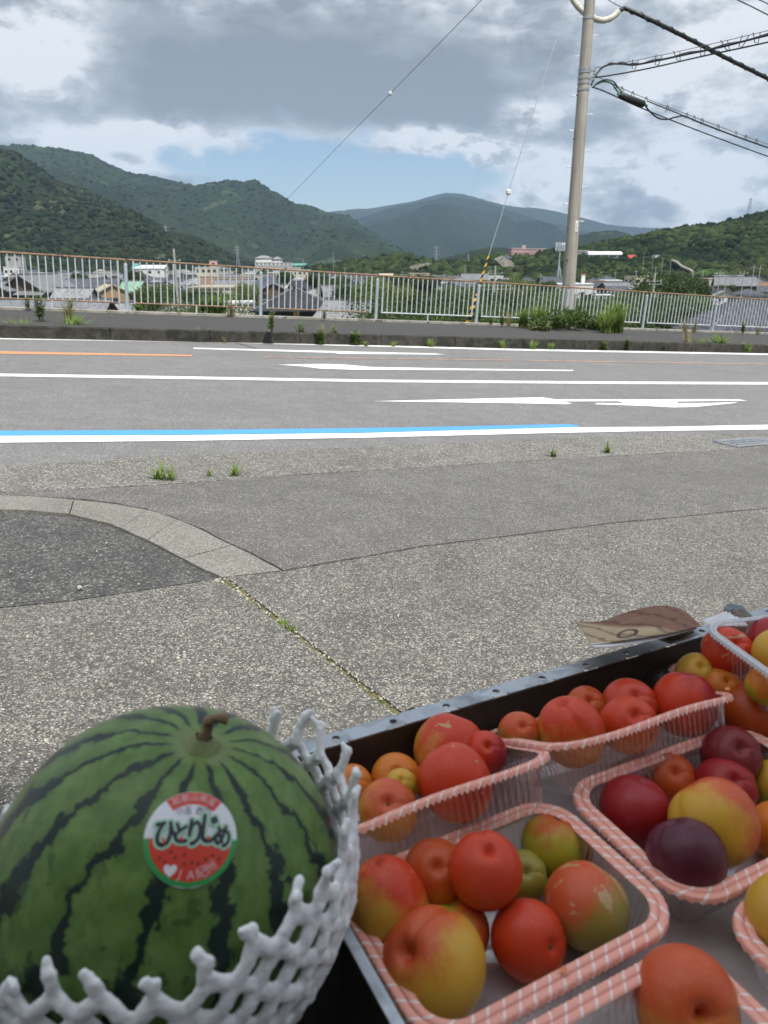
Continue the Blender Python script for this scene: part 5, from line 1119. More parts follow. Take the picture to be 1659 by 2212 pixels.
# mobile phone mast left of the pole
ms_ = aty(1207, 580, 330); mast = tag(empty('phone_mast', (ms_.x, ms_.y, GZ)), 'blue grey mobile phone mast with a crown of antenna panels', 'phone mast')
Hm = aty(1210, 522, 330).z-GZ
MB().tube([(0, 0, 0), (0, 0, Hm*.96)], [.34, .22], 10).build('shaft', post_m, mast)
MB().tube([(2.6, -.5, 0), (.2, 0, Hm*.55)], .2, 8).build('brace', post_m, mast); MB().tube([(-1.0, .8, 0), (-.1, 0, Hm*.6)], .16, 8).build('brace', post_m, mast)
for zz_ in (Hm-3.4, Hm-1.4): MB().tube([(1.7*math.cos(a*PI/6), 1.7*math.sin(a*PI/6), zz_) for a in range(13)], .1, 5, False).build('ring', galv, mast)
for a in range(9):
    c_, s_ = math.cos(a*2*PI/9), math.sin(a*2*PI/9); MB().box((1.8*c_, 1.8*s_, Hm-1.9), (.34, .3, 3.4)).build('antenna_panel', flat('antenna_grey', (.42, .47, .50), .5), mast)
    if a % 3 == 0: MB().tube([(0, 0, Hm-3), (1.7*c_, 1.7*s_, Hm-1.6)], .08, 4).build('bracket', galv, mast)
# retaining wall / raised road across the valley in the middle
rw = MB(); a_, b_ = aty(700, 588, 478), aty(1000, 596, 470)
for k in range(14):
    p_, q_ = a_.lerp(b_, k/14), a_.lerp(b_, (k+.97)/14); rw.add([Vector((p_.x, p_.y, GZ)), Vector((q_.x, q_.y, GZ)), q_, p_, p_+Vector((0, 5, 0)), q_+Vector((0, 5, 0))], [(0, 1, 2, 3), (3, 2, 5, 4)])
tag(rw.build('retaining_wall', flat('retaining_wall_concrete', (.20, .19, .175), .9, .3, .2, ((.10, .10, .07), .5))), 'long grey concrete retaining wall at the foot of the wooded rise', 'retaining wall')
cl = flat('cliff_concrete', (.36, .32, .27), .95, .35, .25, ((.12, .13, .08), .5))
def grid_wall(pts, D, label):
    P = [aty(x, y, D) for x, y in pts]; root = tag(empty('retaining_wall'), label, 'retaining wall'); n_ = len(P); MB().add(P+[p+Vector((0, 4, 0)) for p in P], [tuple(range(n_))]+[(i, (i+1) % n_, (i+1) % n_+n_, i+n_) for i in range(n_)]).build('face', cl, root); return root
grid_wall([(863, 597), (880, 580), (895, 572), (925, 567), (932, 570), (905, 577), (898, 592)], surfD(885, 580)-11, 'sprayed concrete slope patch on the wooded rise left of the guy wire')
grid_wall([(1068, 560), (1085, 552), (1108, 566), (1118, 590), (1100, 594), (1085, 575)], surfD(1095, 575)-11, 'bare rock cut beside the shrine like house')

# ------------------------------------------------------------------ humid summer air
hm = bpy.data.materials.new('humid_air'); hm.use_nodes = True; t_ = NT(hm.node_tree)
vp = t_.n('ShaderNodeVolumePrincipled', {'Color': (.50, .72, 1.0, 1), 'Density': .82e-4, 'Anisotropy': 0.0}); o_ = t_.n('ShaderNodeOutputMaterial'); t_.link(vp.outputs[0], o_.inputs[1])
tag(MB().box((0, 3600, 443), (13600, 8600, 914)).build('haze', hm), kind='stuff')
# ================================================================== the stall in front of the camera
TO = Vector((-.104, .539, 0)); TA = math.radians(27); E1 = Vector((math.cos(TA), math.sin(TA), 0)); E2 = Vector((math.sin(TA), -math.cos(TA), 0))
def tp(a, b, z): return TO+E1*a+E2*b+Vector((0, 0, z))
RZ = Euler((0, 0, TA)).to_matrix()
# table that carries melon and tray
tbm = flat('dark_varnished_board', (.045, .032, .024), .55, .3, 6)
tab = tag(empty('table'), 'dark wooden display table under the melon and the plum tray', 'table')
MB().box(tp(.36, .37, .612), (1.2, .76, .022), RZ).build('table_top', tbm, tab)
for a in (-.19, .91):
    for b in (.04, .70): MB().box(tp(a, b, .30+gz(*tp(a, b, 0).xy)/2), (.045, .045, .60-gz(*tp(a, b, 0).xy)), RZ).build('leg', tbm, tab)
MB().box(tp(.36, .04, .57), (1.1, .02, .06), RZ).build('apron', tbm, tab)
# unseen building added behind the camera, sized to keep the sun off the stall
sw = tag(empty('added_shade_building'), 'pale plastered building added unseen behind the viewpoint to shade the stall', 'building')
shw = flat('shade_building_plaster', (.62, .60, .56), .9, .1, .7)
MB().box((.3, -3.75, 2.45), (11, 5.0, 5.8)).build('wall', shw, sw)
MB().box((.3, -3.75, 5.42), (11.3, 5.14, .14)).build('roof', rmats['slate'], sw)
for x in (-3.4, .2, 3.8):
    w1 = MB().box((x, -1.235, 1.15), (1.8, .03, 2.0)).build('window', win_m, sw); MB().box((x, -1.215, .1), (1.95, .05, .07)).build('sill', sill_m, w1)
    w1 = MB().box((x, -1.235, 4.0), (1.5, .03, 1.1)).build('window', win_m, sw); MB().box((x, -1.215, 3.4), (1.65, .05, .07)).build('sill', sill_m, w1)
# ------------------------------------------------------------------ watermelon
MC_, MR = Vector((-.132, .374, .742)), .104
SD = Vector((.0286, .0009, .1)).normalized()
mm, t_ = newmat('striped_melon_rind'); v = t_.obj(); s_ = t_.n('ShaderNodeSeparateXYZ', {0: v}).outputs
nA = t_.noise(v, 22, 3, .55); nB = t_.noise(v, 75, 4, .6); nC = t_.noise(v, 14, 2, .5); nD = t_.noise(v, 210, 3, .6)
ph = t_.math('ARCTAN2', s_[1], s_[0]); rad = t_.vm('LENGTH', v); cz = t_.math('DIVIDE', s_[2], rad)
ph2 = t_.math('ADD', ph, t_.math('ADD', t_.math('MULTIPLY', t_.math('SUBTRACT', nA, .5), .34), t_.math('MULTIPLY', t_.math('SUBTRACT', nB, .5), .36)))
fr = t_.math('ABSOLUTE', t_.math('SUBTRACT', t_.math('FRACT', t_.math('MULTIPLY', ph2, 15/(2*PI))), .5)); fr = t_.math('MULTIPLY', fr, 2.0)
polar = t_.math('SQRT', t_.math('MAXIMUM', t_.math('SUBTRACT', 1.0, t_.math('MULTIPLY', cz, cz)), 0.0))
th = t_.math('ADD', .25, t_.math('MULTIPLY', t_.math('SUBTRACT', nC, .5), .85)); th = t_.math('ADD', th, t_.math('MULTIPLY', t_.math('SUBTRACT', 1.0, polar), .13))
th = t_.math('MAXIMUM', th, .10)
stripe = t_.step(t_.math('SUBTRACT', fr, th), -.03, .05, 1.0, 0.0)
halo = t_.step(t_.math('SUBTRACT', fr, th), .0, .45, 1.0, 0.0)
spots = t_.math('MULTIPLY', t_.step(t_.noise(t_.vm('ADD', v, (1, 2, 3)), 95, 3, .5), .57, .66), t_.step(polar, .55, .95))
c_ = t_.mix(t_.step(nB, .35, .7), (.085, .160, .036), (.150, .245, .066)); c_ = t_.mix(t_.math('MULTIPLY', halo, .28), c_, (.040, .085, .024)); c_ = t_.mix(t_.math('MULTIPLY', t_.step(nD, .45, .75), .25), c_, (.17, .24, .085))
c_ = t_.mix(t_.math('MULTIPLY', spots, .75), c_, (.022, .048, .014)); c_ = t_.mix(stripe, c_, (.012, .026, .020))
scr = t_.step(t_.noise(t_.n('ShaderNodeCombineXYZ', {0: t_.math('MULTIPLY', s_[0], 90), 1: t_.math('MULTIPLY', s_[1], 25), 2: t_.math('MULTIPLY', s_[2], 14)}).outputs[0], 1, 3, .6), .72, .77)
c_ = t_.mix(t_.math('MULTIPLY', scr, .45), c_, (.24, .23, .13)); c_ = t_.mix(t_.step(cz, .978, .992), c_, (.16, .22, .075))
finish(t_, c_, .30, t_.math('ADD', nB, nD), .06, .002, **{'Specular IOR Level': .28})
def lathe_sphere(f, nu, nv):
    U, V_ = np.meshgrid(np.linspace(0, 2*PI, nu+1), np.linspace(0, PI, nv+1)); r = f(U, V_)
    X = r*np.sin(V_)*np.cos(U); Y = r*np.sin(V_)*np.sin(U); Z = r*np.cos(V_); return X, Y, Z
def closed_mesh(name, f, nu, nv, mat, scl=(1, 1, 1)):
    U, V_ = np.meshgrid(np.arange(nu)*2*PI/nu, np.linspace(0, PI, nv+1)[1:-1]); r = f(U, V_)
    P = np.stack([r*np.sin(V_)*np.cos(U)*scl[0], r*np.sin(V_)*np.sin(U)*scl[1], r*np.cos(V_)*scl[2]], -1).reshape(-1, 3)
    top = f(np.zeros(1), np.zeros(1))[0]*scl[2]; bot = -f(np.zeros(1), np.full(1, PI))[0]*scl[2]
    n = len(P); P = np.vstack([P, [[0, 0, top], [0, 0, bot]]]); m = nv-1; F = []
    for j in range(m-1):
        for i in range(nu): F.append((j*nu+i, (j+1)*nu+i, (j+1)*nu+(i+1) % nu, j*nu+(i+1) % nu))
    for i in range(nu): F.append((n, i, (i+1) % nu)); F.append((n+1, (m-1)*nu+(i+1) % nu, (m-1)*nu+i))
    me = bpy.data.meshes.new(name); me.from_pydata(P.tolist(), [], F); me.materials.append(mat); me.shade_smooth(); return me
qS = SD.to_track_quat('Z', 'Y')
mel = tag(empty('watermelon', MC_, qS.to_euler()), 'small striped green watermelon with a round sticker, sitting in a white foam net', 'watermelon')
link('rind', closed_mesh('rind', lambda U, V_: MR*(1-.05*np.exp(-(V_/.16)**2)-.012*np.cos(V_)**2+.004*np.cos(5*U+1)*np.sin(V_)), 96, 64, mm), mel)
stem_m = flat('dry_melon_stem', (.27, .185, .10), .85, .35, 60, ((.13, .09, .05), .52), bstr=.5)
calyx_m = flat('pale_green_stem_foot', (.20, .24, .10), .8, .3, 60)
iq = qS.inverted(); ez = iq @ Vector((0, 0, 1)); ex_ = iq @ Vector((1, 0, 0)); ey_ = iq @ Vector((0, 1, 0))
b0 = Vector((0, 0, MR*.945))
b = MB(); n = 14
for (zz_, rr) in ((.0, .0115), (.0025, .0095), (.005, .0065), (.0065, .0048)): b.v += [tuple(b0+Vector((rr*(1+.13*math.cos(k*PI*2/n*5))*math.cos(2*PI*k/n), rr*(1+.13*math.cos(k*2*PI/n*5))*math.sin(2*PI*k/n), zz_))) for k in range(n)]
b.f += [(j*n+k, j*n+(k+1) % n, (j+1)*n+(k+1) % n, (j+1)*n+k) for j in range(3) for k in range(n)]; b.mi += [0]*(3*n)
b.build('stem_foot', calyx_m, mel, smooth=True)
sp_ = catmull([b0, b0+Vector((.000, 0, .006)), b0+Vector((.001, 0, .012))+ex_*.001, b0+ez*.0165+ex_*.005, b0+ez*.0185+ex_*.011, b0+ez*.0175+ex_*.0165], 5)
MB().tube(sp_, [float(np.interp(i, [0, 5, 12, 20, 25], [.0050, .0036, .0030, .0027, .0034])) for i in range(len(sp_))], 10).build('stem', stem_m, mel, smooth=True)
# round sticker pressed on the rind: base disc, printed fields and lettering, all following the curve
def skin_hit(px, py):
    r = ray(px, py).normalized(); o = Vector((0, 0, EYE))-MC_; bq = o.dot(r); cq = o.dot(o)-MR*MR; return o+r*(-bq-math.sqrt(bq*bq-cq))
sh = skin_hit(414, 1808); sN = sh.normalized(); cr_ = cam.rotation_euler.to_matrix(); cx_ = cr_ @ Vector((1, 0, 0)); cu_ = cr_ @ Vector((0, 1, 0))
vd = ray(414, 1808).normalized()
T1 = (cx_-sN*cx_.dot(sN)).normalized(); T2 = sN.cross(T1).normalized()
SR_ = (skin_hit(517, 1805)-skin_hit(311, 1808)).length/2
rotS = math.radians(3.5); T1, T2 = T1*math.cos(rotS)+T2*math.sin(rotS), T2*math.cos(rotS)-T1*math.sin(rotS)
def onskin(x, y, lift):
    d_ = (sN*MR+(T1*x+T2*y)*SR_).normalized(); dl = iq @ d_
    ca = max(-1, min(1, dl.z)); V_ = math.acos(ca); U = math.atan2(dl.y, dl.x)
    r = MR*(1-.05*math.exp(-(V_/.16)**2)-.012*math.cos(V_)**2+.004*math.cos(5*U+1)*math.sin(V_)); return dl*(r+lift)
stk = empty('sticker'); stk.parent = mel; stk['label'] = 'round red, white and green sticker with Japanese lettering'
def sflat(name, c): return flat(name, c, .35, .03, 50, bstr=.0)
sW, sR_, sG, sK, sPG = sflat('sticker_white', (.74, .74, .78)), sflat('sticker_red', (.62, .045, .02)), sflat('sticker_green', (.02, .30, .07)), sflat('sticker_ink', (.012, .010, .02)), sflat('sticker_pale_green', (.40, .62, .46))
sP = sflat('sticker_pink_white', (.72, .50, .50))
def polar_patch(name, r0, r1, a0, a1, lift, mat, na=48, nr=6, test=None):
    b = MB(); 
    for j in range(nr+1):
        for i in range(na+1):
            a = math.radians(a0+(a1-a0)*i/na); r = r0+(r1-r0)*j/nr; b.v.append(tuple(onskin(r*math.cos(a), r*math.sin(a), lift)))
    for j in range(nr):
        for i in range(na): q = j*(na+1)+i; b.f.append((q, q+1, q+na+2, q+na+1)); b.mi.append(0)
    return b.build(name, mat, stk, smooth=True)
def half_disc(name, r, lift, mat, y0=-.02):
    b = MB(); nx, ny = 30, 16
    for j in range(ny+1):
        for i in range(nx+1):
            y = y0-(r+y0)*j/ny if j else y0; y = y0+(-r-y0)*j/ny; hw = math.sqrt(max(0, r*r-y*y)); b.v.append(tuple(onskin(-hw+2*hw*i/nx, y, lift)))
    for j in range(ny):
        for i in range(nx): q = j*(nx+1)+i; b.f.append((q, q+1, q+nx+2, q+nx+1)); b.mi.append(0)
    return b.build(name, mat, stk, smooth=True)
polar_patch('backing', .001, 1.0, 0, 360, .0006, sW, 64, 10)
half_disc('green_field', .995, .0008, sG); half_disc('red_field', .885, .0010, sR_)
polar_patch('red_banner', .70, .985, 52, 128, .0008, sR_, 24, 4)
TC = {}
def text_mesh(txt, size, offset=0.0):
    if txt not in TC: TC[txt] = TXT[txt]
    V, F = TC[txt]; return [(x*size, y*size, 0) for x, y, _ in V], F
def _unused(txt, size, offset=0.0):
    cu = bpy.data.curves.new('t', 'FONT'); cu.body = txt; cu.size = size; cu.align_x = 'CENTER'; cu.align_y = 'CENTER'; cu.offset = offset; cu.resolution_u = 3; cu.fill_mode = 'BOTH' if False else cu.fill_mode
    ob = bpy.data.objects.new('t', cu); C.objects.link(ob); dg = bpy.context.evaluated_depsgraph_get(); me = ob.evaluated_get(dg).to_mesh()
    V = [tuple(v.co) for v in me.vertices]; F = [tuple(p.vertices) for p in me.polygons]; ob.evaluated_get(dg).to_mesh_clear(); bpy.data.objects.remove(ob); bpy.data.curves.remove(cu); return V, F
def put_text(name, txt, x, y, size, lift, mat, rot=0, sx=1, sy=1, offset=0.0, shear=0):
    V, F = text_mesh(txt, size, offset); c, s = math.cos(rot), math.sin(rot); b = MB()
    b.add([onskin(x+(vx*sx+vy*shear)*c-vy*sy*s, y+(vx*sx+vy*shear)*s+vy*sy*c, lift) for vx, vy, _ in V], F)
    return b.build(name, mat, stk)
for i, ch in enumerate('和歌山県産'):
    a = math.radians(90+(2-i)*13.5); put_text('banner_character', ch, .842*math.cos(a), .842*math.sin(a), .185, .0011, sP, a-PI/2)
for i, ch in enumerate('小玉西瓜'): put_text('small_character', ch, (-.29, -.12, .13, .30)[i], .545+(-.01, .0, .0, -.01)[i], .19, .0011, sflat('sticker_grey_ink', (.11, .11, .14)), 0)
for i, (ch, x, y, sz, sxx, syy, ro) in enumerate([('ひ', -.56, .03, .50, 1.0, 1.28, .02), ('と', -.235, .05, .44, .9, 1.12, 0), ('り', .055, .05, .50, .85, 1.25, -.03), ('じ', .345, .14, .54, .95, 1.28, -.05), ('め', .66, .0, .46, .85, 1.15, -.05)]):
    for k in range(10): a = k*PI/5; put_text('character_halo', ch, x+.072*math.cos(a), y+.072*math.sin(a), sz, .0012+.00001*k, sPG, ro, sxx, syy)
    for k in range(4): a = k*PI/2; put_text('large_character', ch, x+.020*math.cos(a), y+.020*math.sin(a), sz, .0015+.00001*k, sK, ro, sxx, syy)
for x, y in ((-.56, -.10), (-.215, -.04), (.345, -.02)): 
    b = MB(); b.add([onskin(x+.035*math.cos(a*PI/4), y+.045*math.sin(a*PI/4), .0016) for a in range(8)], [tuple(range(8))]); b.build('red_dot', sR_, stk)
for x, y in ((-.62, -.42), (-.50, -.50), (-.30, -.40), (-.12, -.36), (-.10, -.52), (.05, -.50), (.18, -.53), (.33, -.44), (.62, -.42), (.48, -.36), (-.40, -.30)):
    b = MB(); b.add([onskin(x+.022*math.cos(a*PI/4), y+.040*math.sin(a*PI/4), .0012) for a in range(8)], [tuple(range(8))]); b.build('printed_seed', sK, stk)
hv = [(0, -.13), (-.10, -.04), (-.14, .04), (-.12, .10), (-.06, .12), (0, .07), (.06, .12), (.12, .10), (.14, .04), (.10, -.04)]
MB().add([onskin(-.38+x, -.66+y, .0012) for x, y in hv], [tuple(range(10))]).build('heart', sW, stk)
for i, ch in enumerate('JA紀州'): 
    a = math.radians(-103+i*17); put_text('letter', ch, .755*math.cos(a), .755*math.sin(a), .25, .0012, sP, a+PI/2)
# ------------------------------------------------------------------ white foam net
foam_m, t_ = newmat('white_foam_net'); v = t_.obj(); nn_ = t_.noise(v, 260, 4, .6); n3_ = t_.noise(v, 45, 3, .6)
p_ = finish(t_, t_.mix(t_.step(n3_, .3, .7), (.80, .80, .82), (.92, .92, .93)), .65, t_.math('ADD', nn_, n3_), .45, .0012, **{'Subsurface Weight': .35, 'Subsurface Radius': (.01, .01, .01), 'Subsurface Scale': .6})
net = MB(); NN, NM = 28, 14
def netpt(az_, f):
    zr = .016+.014*max(0, math.cos(az_+math.radians(80)))+.026*max(0, math.cos(az_-math.radians(14)))**1.4+.003*math.sin(az_*7+1)
    lat0, lat1 = math.radians(-76), math.asin(min(.95, zr/MR)); la = lat0+(lat1-lat0)*f
    z = MR*math.sin(la); rho = MR*math.cos(la)+.0035
    fl = max(0, math.cos(az_-math.radians(20)))**.7; gap = max(0, MR+.0055-rho+.004*fl)
    if z > -.03: rho += gap*fl*min(1, (z+.03)/.03)*1.0
    rho += (1-fl)*.004*max(0, (f-.8)/.2)
    return Vector((rho*math.cos(az_), rho*math.sin(az_), z))
rn = random.Random(5); off_ = [[(rn.gauss(0, .012), rn.gauss(0, .006)) for _ in range(NN)] for _ in range(NM+1)]
def node(i, j): i %= NN; o_ = off_[j][i]; return netpt((i+.5*(j % 2))*2*PI/NN+o_[0], j/NM+o_[1])
def ribbon(pts, ws, hs, n=10):
    """soft flat strand: wide along the skin, thin outwards"""
    pts = [Vector(p) for p in pts]; o = len(net.v); m = len(pts)
    for i, p in enumerate(pts):
        d_ = (pts[min(i+1, m-1)]-pts[max(i-1, 0)]).normalized(); nr = Vector((p.x, p.y, p.z*.6)).normalized(); sd = d_.cross(nr)
        if sd.length < 1e-4: sd = d_.cross(Vector((0, 0, 1)))
        sd.normalize(); nr = sd.cross(d_)
        for k in range(n): t2 = 2*PI*k/n; net.v.append(tuple(p+sd*math.cos(t2)*ws[i]+nr*math.sin(t2)*hs[i]))
    for i in range(m-1):
        for k in range(n): k2 = (k+1) % n; net.f.append((o+i*n+k, o+i*n+k2, o+(i+1)*n+k2, o+(i+1)*n+k)); net.mi.append(0)
    net.f.append(tuple(o+k for k in range(n))[::-1]); net.f.append(tuple(o+(m-1)*n+k for k in range(n))); net.mi += [0, 0]
for j in range(NM):
    for i in range(NN):
        for di in ((0, -1) if j % 2 == 0 else (0, 1)):
            p_, q_ = node(i, j), node(i+di, j+1); m_ = (p_+q_)/2; m_ = m_*(1+rn.gauss(.008, .008)); sd_ = (q_-p_).cross(m_).normalized()*rn.gauss(0, .0008)
            r0 = (.0054 if j > 4 else .003)*(1+rn.gauss(0, .09))
            ribbon(catmull([p_, m_+sd_, q_], 3), [r0*.95, r0*.92, r0*.86, r0*.82, r0*.86, r0*.92, r0*.95], [.0031]*7)
for i in range(NN):                        # torn stubs along the rim, flared and split at the tip
    p_ = node(i, NM); az_ = math.atan2(p_.y, p_.x); out = Vector((math.cos(az_), math.sin(az_), 0)); fl = max(0, math.cos(az_-math.radians(38)))
    tt = Vector((-out.y, out.x, 0)); up_ = (Vector((0, 0, 1))+out*(.05+.22*fl+rn.gauss(0, .16))+tt*rn.gauss(0, .3)).normalized()
    if fl < .3: up_ = (up_-p_.normalized()*up_.dot(p_.normalized())+p_.normalized()*.22).normalized()
    L_ = .006+.006*rn.random()+.008*fl; q_ = p_+up_*L_; k_ = 1+rn.gauss(0, .12)
    ribbon(catmull([p_-up_*.003, p_+up_*L_*.5+tt*rn.gauss(0, .001), q_], 3), [.0046*k_, .0046*k_, .0042*k_, .0039*k_, .0040*k_, .0044*k_, .0050*k_], [.0030, .0030, .0029, .0028, .0027, .0026, .0024])
    for s_ in (-1, 1):
        e_ = q_+up_*(.0020+.0040*rn.random())+tt*s_*(.0024+.0028*rn.random())+out*rn.gauss(0, .0018)
        ribbon([q_-up_*.004, q_-up_*.001, q_+(e_-q_)*.6, e_, e_+(e_-q_)*.16], [.0032, .0036, .0034, .0028*(1+rn.gauss(0, .2)), .0014], [.0026, .0025, .0022, .0018, .0008])
ct = bpy.data.textures.new('foam_lumps', 'CLOUDS'); ct.noise_scale = .0045
fn_o = net.build('foam_net', foam_m, None, smooth=True, loc=MC_)
rm = fn_o.modifiers.new('fuse', 'REMESH'); rm.mode = 'VOXEL'; rm.voxel_size = .00095; rm.use_smooth_shade = True
smo = fn_o.modifiers.new('soften', 'SMOOTH'); smo.factor = .5; smo.iterations = 3
md = fn_o.modifiers.new('lumps', 'DISPLACE'); md.texture = ct; md.strength = .0016; md.mid_level = .5; md.texture_coords = 'LOCAL'
tag(fn_o, 'white foam mesh net with torn stubby rim wrapped round the watermelon', 'foam net')
# ------------------------------------------------------------------ galvanised tray
tray_in, t_ = newmat('blotched_zinc'); v = t_.obj(); V_ = t_.n('ShaderNodeTexVoronoi', {'Vector': v, 'Scale': 55}); sc_c = t_.n('ShaderNodeSeparateColor', {0: V_.outputs[1]}).outputs[0]; ns = t_.noise(v, 30, 4, .6)
c_ = t_.mix(sc_c, (.34, .37, .40), (.50, .54, .58)); c_ = t_.mix(t_.math('MULTIPLY', t_.step(ns, .5, .65), .5), c_, (.16, .17, .18))
finish(t_, c_, .42, ns, .15, .001, Metallic=.55)
wallm = flat('dull_brown_tray_wall', (.050, .040, .032), .55, .35, 14, ((.10, .085, .06), .62), metal=.25)
fl_m = flat('pinkish_grey_lining_paper', (.60, .53, .53), .8, .12, 12, ((.48, .40, .40), .58))
tray = tag(empty('metal_tray'), 'shallow galvanised metal tray with punched rim holding the plum punnets', 'tray')
TZ0, TZ1, AL, BL = .626, .700, .86, .56
MB().box(tp(AL/2, BL/2, TZ0+.0015), (AL, BL, .003), RZ).build('tray_floor', wallm, tray)
MB().box(tp(AL/2+.005, BL/2, TZ0+.0045), (AL-.03, BL-.03, .0015), RZ).build('lining_paper', fl_m, tray)
def rimstrip(name, a0, a1, b, wdt, hole_as, axis='a'):
    """flange with real punched holes: square cell with a circular opening"""
    m = MB(); R_ = .0036; xs = [a0]; h_ = sorted(hole_as); th = .0014
    def P2(u, w_, z): return tp(u, b+w_, z) if axis == 'a' else tp(b+w_, u, z)
    prev = a0; y0, y1 = -wdt, 0.0
    for hc in h_+[None]:
        x1 = (hc-wdt/2) if hc is not None else a1
        if x1 > prev: m.add([P2(prev, y0, TZ1), P2(x1, y0, TZ1), P2(x1, y1, TZ1), P2(prev, y1, TZ1), P2(prev, y0, TZ1-th), P2(x1, y0, TZ1-th), P2(x1, y1, TZ1-th), P2(prev, y1, TZ1-th)], [(0, 1, 2, 3), (7, 6, 5, 4), (0, 4, 5, 1), (3, 2, 6, 7)])
        if hc is None: break
        n = 16; ci = []; sq = []
        for k in range(n):
            a = 2*PI*(k+.5)/n; c_, s_ = math.cos(a), math.sin(a); q = max(abs(c_), abs(s_)); ci.append(P2(hc+R_*c_, (y0+y1)/2+R_*s_, TZ1)); sq.append(P2(hc+wdt/2*c_/q, (y0+y1)/2+wdt/2*s_/q, TZ1))
        dn = [p-Vector((0, 0, th*2)) for p in ci]
        m.add(ci+sq+dn, [(k, (k+1) % n, n+(k+1) % n, n+k) for k in range(n)]+[(k, 2*n+k, 2*n+(k+1) % n, (k+1) % n) for k in range(n)])
        # corners of the square cell
        prev = hc+wdt/2
    return m.build(name, tray_in, tray)
step_ = .0571
holes = [.1308+step_*k for k in range(-2, 13)]
rimstrip('rim', -.014, AL+.014, -.0, .0185, holes)
rimstrip('rim', -.014, AL+.014, BL+.0185, .0185, holes)
def wallpiece(a0, b0, a1, b1, nm='tray_wall'):
    p, q = tp(a0, b0, 0), tp(a1, b1, 0); d_ = (q-p).normalized(); n_ = Vector((-d_.y, d_.x, 0))*.0009
    m = MB(); z0, z1 = TZ0, TZ1-.0015
    m.add([p-n_+Vector((0, 0, z0)), q-n_+Vector((0, 0, z0)), q-n_+Vector((0, 0, z1)), p-n_+Vector((0, 0, z1)), p+n_+Vector((0, 0, z0)), q+n_+Vector((0, 0, z0)), q+n_+Vector((0, 0, z1)), p+n_+Vector((0, 0, z1))], [(0, 1, 2, 3), (5, 4, 7, 6), (3, 2, 6, 7), (1, 5, 6, 2), (4, 0, 3, 7)])
    return m.build(nm, wallm, tray)
wallpiece(0, 0, AL, 0); wallpiece(0, BL, 0, .001); wallpiece(AL, .001, AL, BL); wallpiece(AL, BL, 0.001, BL)
MB().box(tp(-.0035, BL/2, TZ1+.0003), (.007, BL, .002), RZ).build('rim', tray_in, tray); MB().box(tp(AL+.0035, BL/2, TZ1+.0003), (.007, BL, .002), RZ).build('rim', tray_in, tray)
# ------------------------------------------------------------------ punnets
pet, t_ = newmat('clear_thin_plastic'); lw_ = t_.n('ShaderNodeLayerWeight', {0: .35}); v = t_.obj()
tr_ = t_.n('ShaderNodeBsdfTransparent', {0: (.95, .945, .95, 1)}); gl_ = t_.n('ShaderNodeBsdfGlossy', {0: (1, 1, 1, 1), 1: .07}); df_ = t_.n('ShaderNodeBsdfDiffuse', {0: (.75, .73, .75, 1)})
m1 = t_.n('ShaderNodeMixShader', {0: t_.math('ADD', .10, t_.math('MULTIPLY', lw_.outputs[1], .55)), 1: tr_.outputs[0], 2: gl_.outputs[0]})
m2 = t_.n('ShaderNodeMixShader', {0: t_.math('ADD', .03, t_.math('MULTIPLY', lw_.outputs[1], .16)), 1: m1.outputs[0], 2: df_.outputs[0]}); t_.n('ShaderNodeOutputMaterial', {0: m2.outputs[0]})
pink, t_ = newmat('pink_striped_rim_film'); uv = t_.n('ShaderNodeUVMap').outputs[0]; s_ = t_.n('ShaderNodeSeparateXYZ', {0: uv}).outputs
phs = t_.math('ADD', t_.math('MULTIPLY', s_[0], 1.0), t_.math('MULTIPLY', s_[1], .75)); wob = t_.math('MULTIPLY', t_.noise(uv, .8, 2), .35)
fr_ = t_.math('FRACT', t_.math('ADD', phs, wob)); stp = t_.math('MULTIPLY', t_.step(fr_, .78, .83), t_.step(fr_, .93, 1.0, 1.0, 0.0))
c_ = t_.mix(stp, (.88, .40, .31), (.90, .74, .70)); gv = t_.math('MULTIPLY', t_.step(s_[1], .40, .46), t_.step(s_[1], .54, .60, 1.0, 0.0)); c_ = t_.mix(t_.math('MULTIPLY', gv, .7), c_, (.58, .19, .13))
finish(t_, c_, .35, t_.noise(t_.obj(), 150), .1, .001, **{'Subsurface Weight': .15, 'Subsurface Scale': .003})
clearrim = flat('frosted_rim', (.62, .60, .62), .3, .1, 60)
def rrect(L, W, r, n=8):
    pts = []
    for cx0, cy0, a0 in ((L/2-r, W/2-r, 0), (-L/2+r, W/2-r, 90), (-L/2+r, -W/2+r, 180), (L/2-r, -W/2+r, 270)):
        for k in range(n+1): a = math.radians(a0+90*k/n); pts.append((cx0+r*math.cos(a), cy0+r*math.sin(a), math.cos(a), math.sin(a)))
    out = []; N = len(pts)
    for i in range(N):
        p, q = pts[i], pts[(i+1) % N]; d_ = math.hypot(q[0]-p[0], q[1]-p[1]); m = max(1, int(d_/.0011))
        for k in range(m): f = k/m; out.append(tuple(p[c]*(1-f)+q[c]*f for c in range(4)))
    return out
